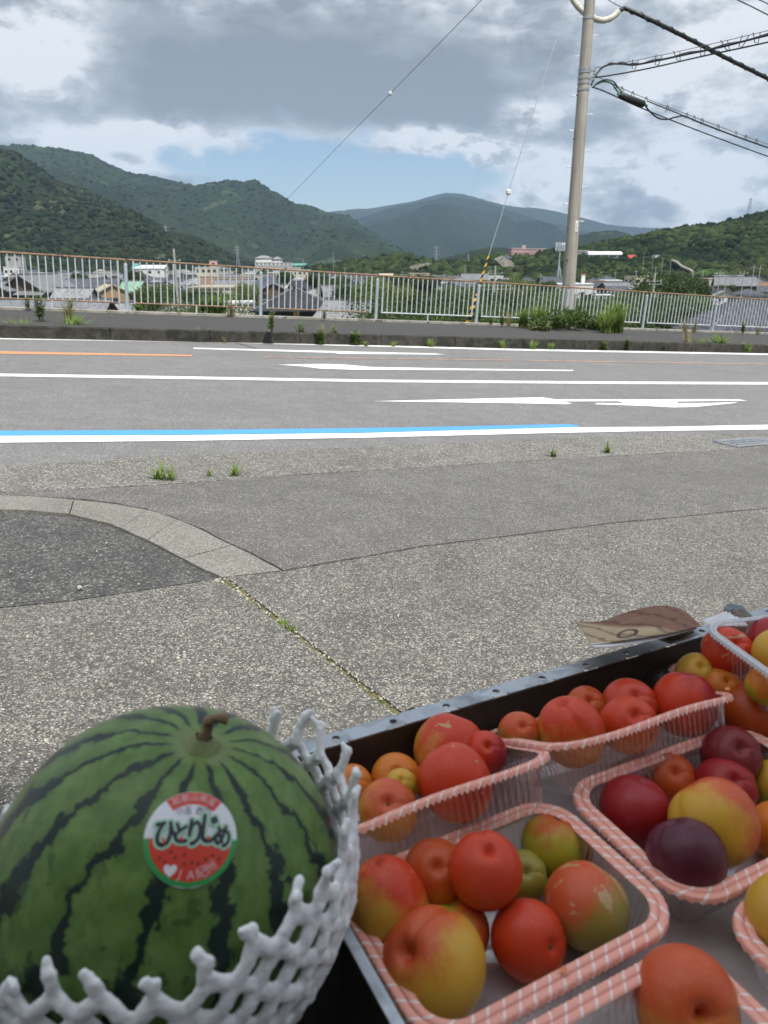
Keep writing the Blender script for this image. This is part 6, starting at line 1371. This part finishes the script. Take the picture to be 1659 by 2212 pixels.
def punnet(label, a, b, zrim, L=.205, W=.146, H=.046, rot=0.0, tilt=0.0, roll=0.0, rimmat=None, fw=.0125, warp=.0):
    ctr = tp(a, b, zrim); M_ = Matrix.Rotation(TA+rot, 3, 'Z') @ Matrix.Rotation(tilt, 3, 'X') @ Matrix.Rotation(roll, 3, 'Y')
    root = tag(empty('punnet', ctr, M_.to_euler()), label, 'punnet', 'clear plastic punnets of plums')
    P = rrect(L-2*fw, W-2*fw, .022); n = len(P); mb = MB(); s = 0; S = []
    for i in range(n): S.append(s); q = P[(i+1) % n]; s += math.hypot(q[0]-P[i][0], q[1]-P[i][1])
    lev = [(0, 0, 0), (-.006, .001, 0), (-.008, .0022, 1), (-.020, .0042, 1), (-.034, .0065, 1), (-H+.008, .0085, 1), (-H+.003, .010, .6), (-H, .014, .5), (-H+.0015, .022, 0)]
    def wz(x, y): return warp*math.sin(x*38+a*20)*(1 if y < 0 else .4)
    for z, ins, rib in lev:
        for i, (x, y, nx, ny) in enumerate(P):
            q = ins+rib*.0017*math.sin(S[i]/.0062*2*PI); mb.v.append((x-nx*q, y-ny*q, z+wz(x, y)*(1+z/H)))
    for j in range(len(lev)-1):
        for i in range(n): mb.f.append((j*n+i, j*n+(i+1) % n, (j+1)*n+(i+1) % n, (j+1)*n+i)); mb.mi.append(0)
    o = (len(lev)-1)*n; mb.f.append(tuple(o+i for i in range(n))); mb.mi.append(0)
    mb.build('tray_body', pet, root, smooth=True)
    # flange: inner band, groove, outer band, crimped lip; length runs in u
    cs = [(0, .0000, .0), (.0008, .0012, .05), (fw*.42, .0012, .40), (fw*.47, .0002, .46), (fw*.53, .0002, .54), (fw*.58, .0010, .60), (fw*.93, .0010, .9), (fw, .0000, .95), (fw+.0006, -.0032, 1.2)]
    V, F, UV = [], [], []
    for k, (o_, z, vv) in enumerate(cs):
        for i in range(n+1):
            x, y, nx, ny = P[i % n]; zz_ = z
            if k == len(cs)-1: zz_ += -.0012*math.sin(S[i % n]/.005*2*PI)
            if k in (6, 7): o2 = o_+.0004*math.sin(S[i % n]/.005*2*PI)
            else: o2 = o_
            V.append((x+nx*o2, y+ny*o2, zz_+wz(x, y))); UV.append(((S[i] if i < n else s)/.0115, vv))
    for k in range(len(cs)-1):
        for i in range(n): q = k*(n+1)+i; F.append((q, q+1, q+n+2, q+n+1))
    me = npmesh('rim', V, F, rimmat or pink, True); ul = me.uv_layers.new(name='UVMap'); li = np.zeros(len(me.loops), np.int32); me.loops.foreach_get('vertex_index', li); ul.data.foreach_set('uv', np.array(UV, np.float32)[li].ravel())
    ro = link('rim', me, root); return root
FZ = TZ0+.0055
PA = punnet('left rear punnet tipped forward on the rim of the one before it', .114, .066, .692, W=.134, tilt=-.48, roll=-.02, warp=.0012, fw=.0085)
PC = punnet('middle rear punnet tipped forward with a broken pink rim', .320, .066, .695, L=.218, W=.134, tilt=-.46, roll=.03, warp=.0014, fw=.0080)
PBn = punnet('left middle punnet with nine mixed plums beside the melon', .113, .190, FZ+.0468, L=.206, W=.146, rot=.02)
PDn = punnet('right middle punnet holding crimson and dark purple plums', .333, .187, FZ+.0475, L=.222, W=.146, rot=-.01)
PE = punnet('front punnet with a single orange plum showing its hollow', .102, .343, FZ+.0462, L=.206, W=.146, rot=.01)
PF = punnet('right front punnet with a yellow double plum at the frame edge', .333, .340, FZ+.0468, L=.206, W=.146, rot=-.02)
PH = punnet('far right punnet under the white rimmed one', .548, .074, FZ+.0468, L=.206, W=.14, rot=.0)
PI_ = punnet('punnet at the right beyond the crimson plums', .545, .225, FZ+.0468, L=.206, W=.146)
gco = atz(1507, 1347, .745)
gdx, gdy = .1025, -.073; gr = math.radians(13)
gc = gco+Vector((math.cos(gr)*gdx-math.sin(gr)*gdy, math.sin(gr)*gdx+math.cos(gr)*gdy, 0)); rel = gc-TO; 
PG = punnet('top right punnet with a white rim stacked above the others', rel.dot(E1), rel.dot(E2), .745, rot=gr-TA, rimmat=clearrim, fw=.007, H=.052)
# small orange price tabs and torn bits of film on the rims
tabm = flat('orange_film_scrap', (.75, .22, .07), .4, .1, 60)
for (px, py, z) in ((1217, 2098, FZ+.049), (1445, 1650+ -0, .0), (1571, 1490, .722), (1640, 1915, FZ+.049)):
    if z == 0: continue
    p = atz(px, py, z); sc_ = MB(); sc_.add([p+Vector((-.002, -.002, .0008)), p+Vector((.0015, -.0025, .0014)), p+Vector((.002, .0015, .0022)), p+Vector((-.0005, .0025, .0012)), p+Vector((-.0025, .0005, .0010))], [(0, 1, 2, 3, 4)])
    tag(sc_.poly([p+Vector((-.002, -.002, .0006)), p+Vector((.002, -.0015, .0010)), p+Vector((.0, .002, .0012))], .0003).build('film_scrap', tabm), {1217: 'orange film scrap on the near rim of the left middle punnet', 1571: 'orange film scrap at the corner of the middle rear punnet', 1640: 'orange film scrap on the near rim of the right middle punnet'}[px], 'scrap')
# ------------------------------------------------------------------ plums
CR = {'red': (.60, .048, .012), 'orange': (.66, .19, .020), 'yellow': (.64, .355, .040), 'yg': (.40, .38, .030), 'crimson': (.34, .012, .016), 'purple': (.085, .010, .024), 'brick': (.52, .080, .014), 'peach': (.66, .28, .045), 'olive': (.30, .25, .045), 'pinkred': (.60, .095, .028), 'dkred': (.20, .012, .014)}
def plum_mat(i, top, low, edge, axis, scar, seed, speck=.6):
    m, t = newmat('plum_skin_%s_over_%s' % (top, low)); v = t.obj(); of = t.vm('ADD', v, (seed*1.37, seed*.71, seed*.33))
    nv = t.vm('NORMALIZE', v); d_ = t.vm('DOT_PRODUCT', nv, tuple(axis)); n1 = t.noise(of, 26, 4, .55); n2 = t.noise(of, 110, 5, .7); n3 = t.noise(of, 9, 2, .5)
    f = t.math('ADD', d_, t.math('ADD', t.math('MULTIPLY', t.math('SUBTRACT', n1, .5), 1.7), t.math('MULTIPLY', t.math('SUBTRACT', n2, .5), .9)))
    st_ = t.noise(t.vm('MULTIPLY', of, (60, 60, 9)), 1.0, 4, .6)
    f = t.math('ADD', f, t.math('ADD', t.math('MULTIPLY', t.math('SUBTRACT', n3, .5), .9), t.math('MULTIPLY', t.math('SUBTRACT', st_, .5), .8)))
    c = t.mix(t.step(f, edge-.45, edge+.45), CR[low], CR[top])
    sk = t.step(t.vor(of, 420), .10, .17, 1.0, 0.0); c = t.mix(t.math('MULTIPLY', sk, speck), c, tuple(min(.8, x*1.3+.10) for x in CR[low]))
    bl = t.math('MULTIPLY', t.step(t.noise(of, 14, 3, .6), .45, .75), .06); c = t.mix(bl, c, (.50, .36, .42))
    if scar:
        s1 = t.step(t.noise(t.vm('MULTIPLY', of, (1, 2.4, 1)), 48, 4, .55, .7), scar, scar+.015); c = t.mix(t.math('MULTIPLY', s1, .9), c, (.52, .36, .18))
    dk = t.step(t.noise(t.vm('ADD', of, (3, 1, 4)), 130, 2, .5), .77, .80); c = t.mix(t.math('MULTIPLY', dk, .6), c, (.10, .06, .03))
    rg = t.math('ADD', .24, t.math('MULTIPLY', n2, .24))
    finish(t, c, rg, n2, .05, .001, **{'Subsurface Weight': .12, 'Subsurface Scale': .008, 'Subsurface Radius': (1, .4, .2), 'Specular IOR Level': .36}); return m
dimple_m = flat('plum_stem_scar', (.10, .065, .03), .9, .3, 200)
def plum(i, px, py, w_, z, top, low, label, axis=(0, 0, 1), edge=0.0, stem=(0, -.6, .8), sut=0.0, asp=1.0, scar=None, lobes=.06, floor=FZ+.001, spin=0.0, dim=.20):
    r_ = ray(px, py); R_ = .03
    for _ in range(12):
        zc_ = z if z is not None else floor+R_*asp; k = (zc_-EYE)/r_.z; R_ = w_/2*k*1.0
    p = Vector((0, 0, EYE))+r_*k; seed = i
    sv = Vector(stem).normalized(); q = sv.to_track_quat('Z', 'Y') @ Matrix.Rotation(sut, 3, 'Z').to_quaternion()
    ax = q.inverted() @ Vector(axis).normalized(); rr = random.Random(i); e1_, e2_ = rr.uniform(0, 6), rr.uniform(.01, .03)
    def f(U, V_):
        du = np.abs((U-0+PI) % (2*PI)-PI)
        return R_*(1-dim*np.exp(-(V_/.20)**2)-.06*np.exp(-(V_/.5)**2)-.04*np.exp(-((PI-V_)/.25)**2)-lobes*np.exp(-(du/.16)**2)*np.sin(V_)**.7*(1-.5*V_/PI)+lobes*.35*np.exp(-(du/.6)**2)*np.sin(V_)+e2_*np.cos(2*U+e1_)*np.sin(V_)**2+.012*np.cos(3*V_+e1_))
    root = tag(empty('plum', p, q.to_euler()), label, 'plum', 'plums in the punnets')
    link('skin', closed_mesh('skin', f, 56, 40, plum_mat(i, top, low, edge, ax, scar, seed), (1, 1, asp)), root)
    d0 = R_*asp*(1-dim-.06); MB().tube([(0, 0, d0-.001), (0, 0, d0+R_*.012)], [R_*.075, R_*.06], 8).build('stem_scar', dimple_m, root, smooth=True)
    return root
PL = [
 (932, 2088, 232, None, 'pinkred', 'yellow', 'largest plum at the front left, peach and yellow with a deep cleft', dict(axis=(-.75, .25, .45), edge=.35, stem=(-.55, -.35, .75), sut=1.9, lobes=.13, dim=.28)),
 (838, 1958, 178, .676, 'red', 'yellow', 'tall orange yellow plum half behind the foam net', dict(axis=(.2, .2, .9), edge=.55, stem=(-.3, .3, .9), asp=1.22, scar=.70)),
 (942, 1886, 140, .676, 'brick', 'orange', 'brick red plum behind and left of the tomato red one', dict(axis=(0, .2, 1), edge=-.2)),
 (1049, 1880, 158, .693, 'red', 'brick', 'tomato red plum with a dimple on top, highest in its punnet', dict(stem=(.05, -.25, .97), edge=0, asp=1.02, sut=PI/2, lobes=.09, dim=.25)),
 (1130, 1893, 106, None, 'olive', 'yg', 'small olive plum squeezed behind the tomato red one', dict(edge=.1)),
 (1240, 1836, 84, None, 'crimson', 'dkred', 'dark red plum peeping out behind the olive green one', dict()),
 (1196, 1826, 138, None, 'brick', 'yg', 'green plum with a reddish cap at the back of the left middle punnet', dict(axis=(.1, .3, .9), edge=.35, stem=(.2, .3, .9))),
 (1267, 1956, 182, None, 'pinkred', 'olive', 'plum with pale tan scars on a pinkish green skin', dict(axis=(-.3, .2, .8), edge=.15, scar=.60, stem=(.5, .4, .6))),
 (1140, 2030, 162, None, 'red', 'orange', 'round orange red plum with a small navel near the front', dict(axis=(-.3, 0, 1), edge=-.5, stem=(.5, -.6, .4), dim=.12, lobes=.03)),
 (990, 2013, 136, None, 'pinkred', 'yg', 'small yellow green plum with a reddish cleft', dict(axis=(.9, -.1, .2), edge=.15, stem=(-.2, .4, .9), sut=-1.2, lobes=.13)),
 (838, 1750, 130, .687, 'pinkred', 'yellow', 'yellow plum with a pink cap behind the tipped rim at left', dict(axis=(.1, -.1, .9), edge=.45)),
 (762, 1696, 86, .678, 'orange', 'orange', 'orange plum just showing past the foam net', dict()),
 (856, 1682, 108, .674, 'orange', 'yellow', 'orange plum at the back of the left tipped punnet', dict(scar=.66)),
 (866, 1693, 66, .700, 'yellow', 'yg', 'tiny bright yellow plum wedged between larger ones', dict(edge=.3)),
 (972, 1618, 154, .684, 'red', 'yellow', 'big red plum with a yellow left cheek at the back', dict(axis=(.85, .0, .35), edge=-.35, scar=.68, stem=(.3, .4, .8))),
 (1048, 1628, 92, .690, 'red', 'crimson', 'red plum with a violet side right of the big red one', dict(axis=(-.8, 0, .2), edge=-.1, asp=1.25)),
 (982, 1690, 160, .698, 'red', 'orange', 'bright red plum with tan flecks leaning on the tipped rim', dict(axis=(0, -.2, .9), edge=-.1, stem=(-.5, .45, .75), sut=2.4, lobes=.11, scar=.665, asp=1.08)),
 (1123, 1584, 92, .690, 'pinkred', 'olive', 'pointed greenish plum with a pink crown near the tray wall', dict(axis=(0, 0, 1), edge=.35, asp=1.05)),
 (1264, 1528, 90, .688, 'brick', 'olive', 'mottled olive plum behind the first red one', dict(edge=.25)),
 (1234, 1580, 144, .697, 'red', 'peach', 'large orange red plum at the left of the middle rear punnet', dict(axis=(.2, 0, .9), edge=.12, stem=(-.35, .1, .93), sut=.5, asp=1.08, lobes=.1)),
 (1360, 1522, 114, .692, 'red', 'orange', 'glossy red plum in the back row of the middle rear punnet', dict(scar=.71)),
 (1357, 1566, 124, .698, 'red', 'orange', 'dusky red plum in the front row of the middle rear punnet', dict(axis=(0, 0, 1), edge=.15, asp=1.05)),
 (1478, 1520, 142, .694, 'crimson', 'red', 'dark crimson plum with a bright red left cheek', dict(axis=(.8, .3, .4), edge=.2, stem=(.1, .35, .9), sut=-1.8, lobes=.1)),
 (1502, 1455, 88, .697, 'yellow', 'yellow', 'yellow plum behind the dark crimson one', dict()),
 (1371, 1751, 153, None, 'crimson', 'crimson', 'large crimson plum at the left of the right middle punnet', dict(stem=(.3, .2, .9), scar=.74)),
 (1443, 1684, 116, None, 'brick', 'dkred', 'brick red plum behind the large crimson one', dict(axis=(.2, -.4, .6))),
 (1578, 1634, 128, .673, 'dkred', 'dkred', 'very dark red plum with thin scratches in the back corner', dict(scar=.73)),
 (1566, 1702, 130, None, 'crimson', 'crimson', 'crimson plum in the middle under the very dark one', dict(scar=.73)),
 (1542, 1775, 186, .682, 'pinkred', 'yellow', 'biggest plum of the right punnet, golden with a red right side', dict(axis=(.75, .45, .35), edge=.1, stem=(-.5, .6, .6))),
 (1482, 1852, 168, .680, 'purple', 'purple', 'deep purple plum at the front of the right middle punnet', dict(stem=(-.3, .5, .8), scar=.76)),
 (1672, 1694, 104, None, 'yellow', 'yg', 'yellow green plum cut by the right edge in the middle punnet', dict(edge=.2)),
 (1684, 1796, 128, None, 'orange', 'orange', 'orange plum cut by the right edge under the yellow green one', dict()),
 (1712, 1985, 190, .680, 'yellow', 'yellow', 'golden plum in the right front punnet', dict(sut=1.4, lobes=.12)),
 (1622, 1998, 74, None, 'yg', 'yg', 'small greenish plum tucked left of the golden one', dict()),
 (1479, 2166, 222, None, 'pinkred', 'peach', 'single orange plum facing the viewer with its dark stem hollow', dict(axis=(-.1, .6, .7), edge=-.15, stem=(.03, -.62, .45), dim=.42, lobes=.05, scar=.71)),
 (1572, 1410, 110, .719, 'red', 'crimson', 'red plum with a curved tan scar in the white rimmed punnet', dict(scar=.64, edge=-.2)),
 (1668, 1392, 118, .722, 'crimson', 'dkred', 'dark red plum at the back of the white rimmed punnet', dict()),
 (1678, 1412, 104, .735, 'yellow', 'yellow', 'yellow plum in front of the dark red one at the top right', dict()),
 (1655, 1482, 84, .718, 'orange', 'yg', 'yellow plum seen through the ribbed side of the white rimmed punnet', dict()),
 (1628, 1545, 152, .672, 'brick', 'dkred', 'large shadowed red plum under the white rimmed punnet', dict()),
 (1558, 1486, 92, .690, 'orange', 'orange', 'orange plum under the corner of the white rimmed punnet', dict()),
 (1735, 1600, 120, None, 'brick', 'crimson', 'red plum outside the right edge of the crimson punnet', dict()),
]
for i, (px, py, w_, z, top, low, lb, kw) in enumerate(PL): plum(i+1, px, py, w_, z, top, low, lb, **kw)
# ------------------------------------------------------------------ leaflets and scraps
def paper(name, toppts, lowpts, dt, dl, mats, label, th=.0004, wave=.002, root=None, nu=40, nvv=10, mi=None):
    A = catmull([Vector((x, y, d_)) for (x, y), d_ in zip(toppts, dt)], nu//max(1, len(toppts)-1)); B2 = catmull([Vector((x, y, d_)) for (x, y), d_ in zip(lowpts, dl)], nu//max(1, len(lowpts)-1)); n = min(len(A), len(B2)); b = MB()
    def S_(P, f): x = f*(len(P)-1); i = min(int(x), len(P)-2); return P[i].lerp(P[i+1], x-i)
    for j in range(nvv+1):
        for i in range(nu+1):
            q = S_(A, i/nu).lerp(S_(B2, i/nu), j/nvv); b.v.append(tuple(atd(q.x, q.y, q.z)+Vector((0, 0, wave*math.sin(i/nu*9+j*.25)*math.sin(PI*j/nvv)))))
    for j in range(nvv):
        for i in range(nu): q = j*(nu+1)+i; b.f.append((q, q+1, q+nu+2, q+nu+1)); b.mi.append(0 if mi is None else mi(i/nu, j/nvv))
    me = b.mesh(name, mats, True); ul = me.uv_layers.new(name='UVMap')
    for lp_ in me.loops: vi = lp_.vertex_index; ul.data[lp_.index].uv = ((vi % (nu+1))/nu, (vi//(nu+1))/nvv)
    o = link(name, me, root); md = o.modifiers.new('thickness', 'SOLIDIFY'); md.thickness = th
    if label: tag(o, label, 'leaflet')
    return o
bp, t_ = newmat('brown_wood_print'); uv = t_.n('ShaderNodeUVMap').outputs[0]; s_ = t_.n('ShaderNodeSeparateXYZ', {0: uv}).outputs
dn = t_.noise(uv, 5, 4, .6); ln = t_.math('SINE', t_.math('ADD', t_.math('MULTIPLY', t_.math('ADD', s_[0], t_.math('MULTIPLY', s_[1], -.55)), 26), t_.math('MULTIPLY', dn, 7)))
lf_ = t_.step(t_.math('ADD', t_.math('SUBTRACT', s_[0], t_.math('MULTIPLY', s_[1], -.0)), t_.math('MULTIPLY', t_.math('SUBTRACT', s_[1], .2), -.75)), .10, .22)
c_ = t_.mix(lf_, (.46, .36, .23), (.24, .125, .085)); c_ = t_.mix(t_.math('MULTIPLY', t_.step(ln, .55, .95), .6), c_, (.10, .05, .035)); c_ = t_.mix(t_.math('MULTIPLY', t_.step(dn, .45, .7), .35), c_, (.36, .22, .16))
rx = t_.math('SUBTRACT', s_[0], .36); ry = t_.math('MULTIPLY', t_.math('SUBTRACT', s_[1], .76), .5); rg_ = t_.math('SQRT', t_.math('ADD', t_.math('MULTIPLY', rx, rx), t_.math('MULTIPLY', ry, ry)))
ring = t_.math('MULTIPLY', t_.step(rg_, .055, .065), t_.step(rg_, .085, .095, 1.0, 0.0)); c_ = t_.mix(ring, c_, (.09, .055, .035))
finish(t_, c_, .8, **{'Specular IOR Level': .15}); whp = flat('white_leaflet_back', (.72, .72, .74), .5, .05, 30)
paper('leaflet', [(1243, 1343), (1300, 1342), (1350, 1324), (1420, 1309), (1472, 1317), (1510, 1349)], [(1276, 1394), (1320, 1389), (1370, 1378), (1425, 1372), (1470, 1364), (1514, 1352)], [.86, .86, .87, .88, .86, .80], [.74, .745, .75, .76, .775, .79], [bp], 'brown and tan printed leaflet sticking out over the tray corner')
paper('leaflet', [(1274, 1391), (1330, 1386), (1410, 1374), (1505, 1354)], [(1284, 1399), (1330, 1396), (1410, 1384), (1505, 1359)], [.744, .752, .765, .795], [.735, .742, .757, .790], [whp], 'white underside of a folded leaflet below the brown one', wave=.0)
prt, t_ = newmat('dark_photo_print'); uv = t_.n('ShaderNodeUVMap').outputs[0]; n1 = t_.noise(uv, 9, 4, .7); n2 = t_.noise(t_.vm('ADD', uv, (4, 2, 0)), 6, 3, .6)
c_ = t_.mix(t_.step(n1, .48, .56), (.035, .022, .022), (.22, .15, .06)); c_ = t_.mix(t_.step(n2, .60, .64), c_, (.45, .05, .03)); finish(t_, c_, .4)
grp, t_ = newmat('green_photo_print'); uv = t_.n('ShaderNodeUVMap').outputs[0]; n1 = t_.noise(t_.vm('MULTIPLY', uv, (3, 14, 1)), 2, 3, .6); finish(t_, t_.mix(t_.step(n1, .4, .6), (.04, .07, .045), (.22, .26, .16)), .4)
paper('leaflet', [(1512, 1342), (1545, 1330), (1580, 1318), (1610, 1322), (1638, 1347)], [(1530, 1351), (1560, 1352), (1590, 1353), (1615, 1353), (1642, 1350)], [.84, .85, .86, .86, .85], [.83, .83, .83, .83, .83], [whp, prt], 'curled leaflet, white on its left and dark printed on its right', mi=lambda u, v_: 1 if u+v_*-.35 > .42 else 0)
paper('leaflet', [(1405, 1377), (1440, 1366), (1500, 1352)], [(1448, 1392), (1480, 1384), (1512, 1370)], [.83, .83, .83], [.80, .80, .80], [whp], 'white card corner lying on the tray rim', wave=0)
paper('photo_card', [(1417, 1375), (1447, 1366), (1494, 1358)], [(1449, 1387), (1473, 1378), (1500, 1366)], [.822, .822, .822], [.797, .797, .797], [grp], 'small dark green photo printed on the white card', wave=0)
# grey felt bundle behind the leaflets
fel, t_ = newmat('blue_grey_felt'); v = t_.obj(); n1 = t_.noise(v, 120, 5, .7); finish(t_, t_.mix(t_.step(n1, .35, .65), (.10, .12, .14), (.30, .33, .36)), .95, n1, .8, .003)
fb = MB(); c0 = atd(1600, 1334, .885)
ring_ = lambda s, dz, dy: [c0+Vector((s*x, dy+y*s, z*s+dz)) for x, y, z in ((-.0135, -.008, -.012), (-.0125, -.008, .006), (-.006, -.008, .011), (.006, -.008, .009), (.0145, -.008, .001), (.0150, -.008, -.012))]
for k, (s, dy) in enumerate(((.9, 0), (1, .006), (1, .022), (.85, .028))): fb.v += [tuple(p) for p in ring_(s, 0, dy)]
for k in range(3): fb.f += [(k*6+i, k*6+(i+1) % 6, (k+1)*6+(i+1) % 6, (k+1)*6+i) for i in range(6)]; fb.mi += [0]*6
fb.f += [(5, 4, 3, 2, 1, 0), (18, 19, 20, 21, 22, 23)]; fb.mi += [0, 0]
o = fb.build('felt_block', fel, None, smooth=False); md = o.modifiers.new('soft', 'BEVEL'); md.width = .002; md.segments = 3; tag(o, 'blue grey felt covered block behind the curled leaflet', 'block')
mar = flat('maroon_paper', (.075, .022, .026), .7, .2, 30); brn = flat('brown_card', (.17, .10, .085), .7, .2, 30)
paper('paper_strip', [(735, 1590), (790, 1571), (850, 1552), (905, 1541)], [(735, 1604), (790, 1586), (850, 1567), (905, 1550)], [.70, .715, .735, .75], [.695, .71, .728, .745], [mar], 'maroon paper strip tucked behind the tray rim', wave=0)
paper('paper_strip', [(866, 1545), (880, 1532), (893, 1528), (908, 1543)], [(868, 1556), (882, 1552), (895, 1549), (910, 1547)], [.74, .745, .75, .755], [.735, .74, .745, .75], [brn], 'folded brown paper scrap behind the tray rim', wave=0)
film = MB(); 
for k in range(7):
    a = k/6; film.v += [tuple(atd(1385+75*a, 1450+32*math.sin(a*PI)*-1+16, .805)), tuple(atd(1392+80*a, 1480+14*math.cos(a*3), .790))]
film.f = [(2*k, 2*k+1, 2*k+3, 2*k+2) for k in range(6)]; film.mi = [0]*6
tag(film.build('plastic_film', flat('black_film', (.025, .02, .022), .15, .3, 30), None, smooth=True), 'curled dark plastic film against the inner tray wall', 'film')
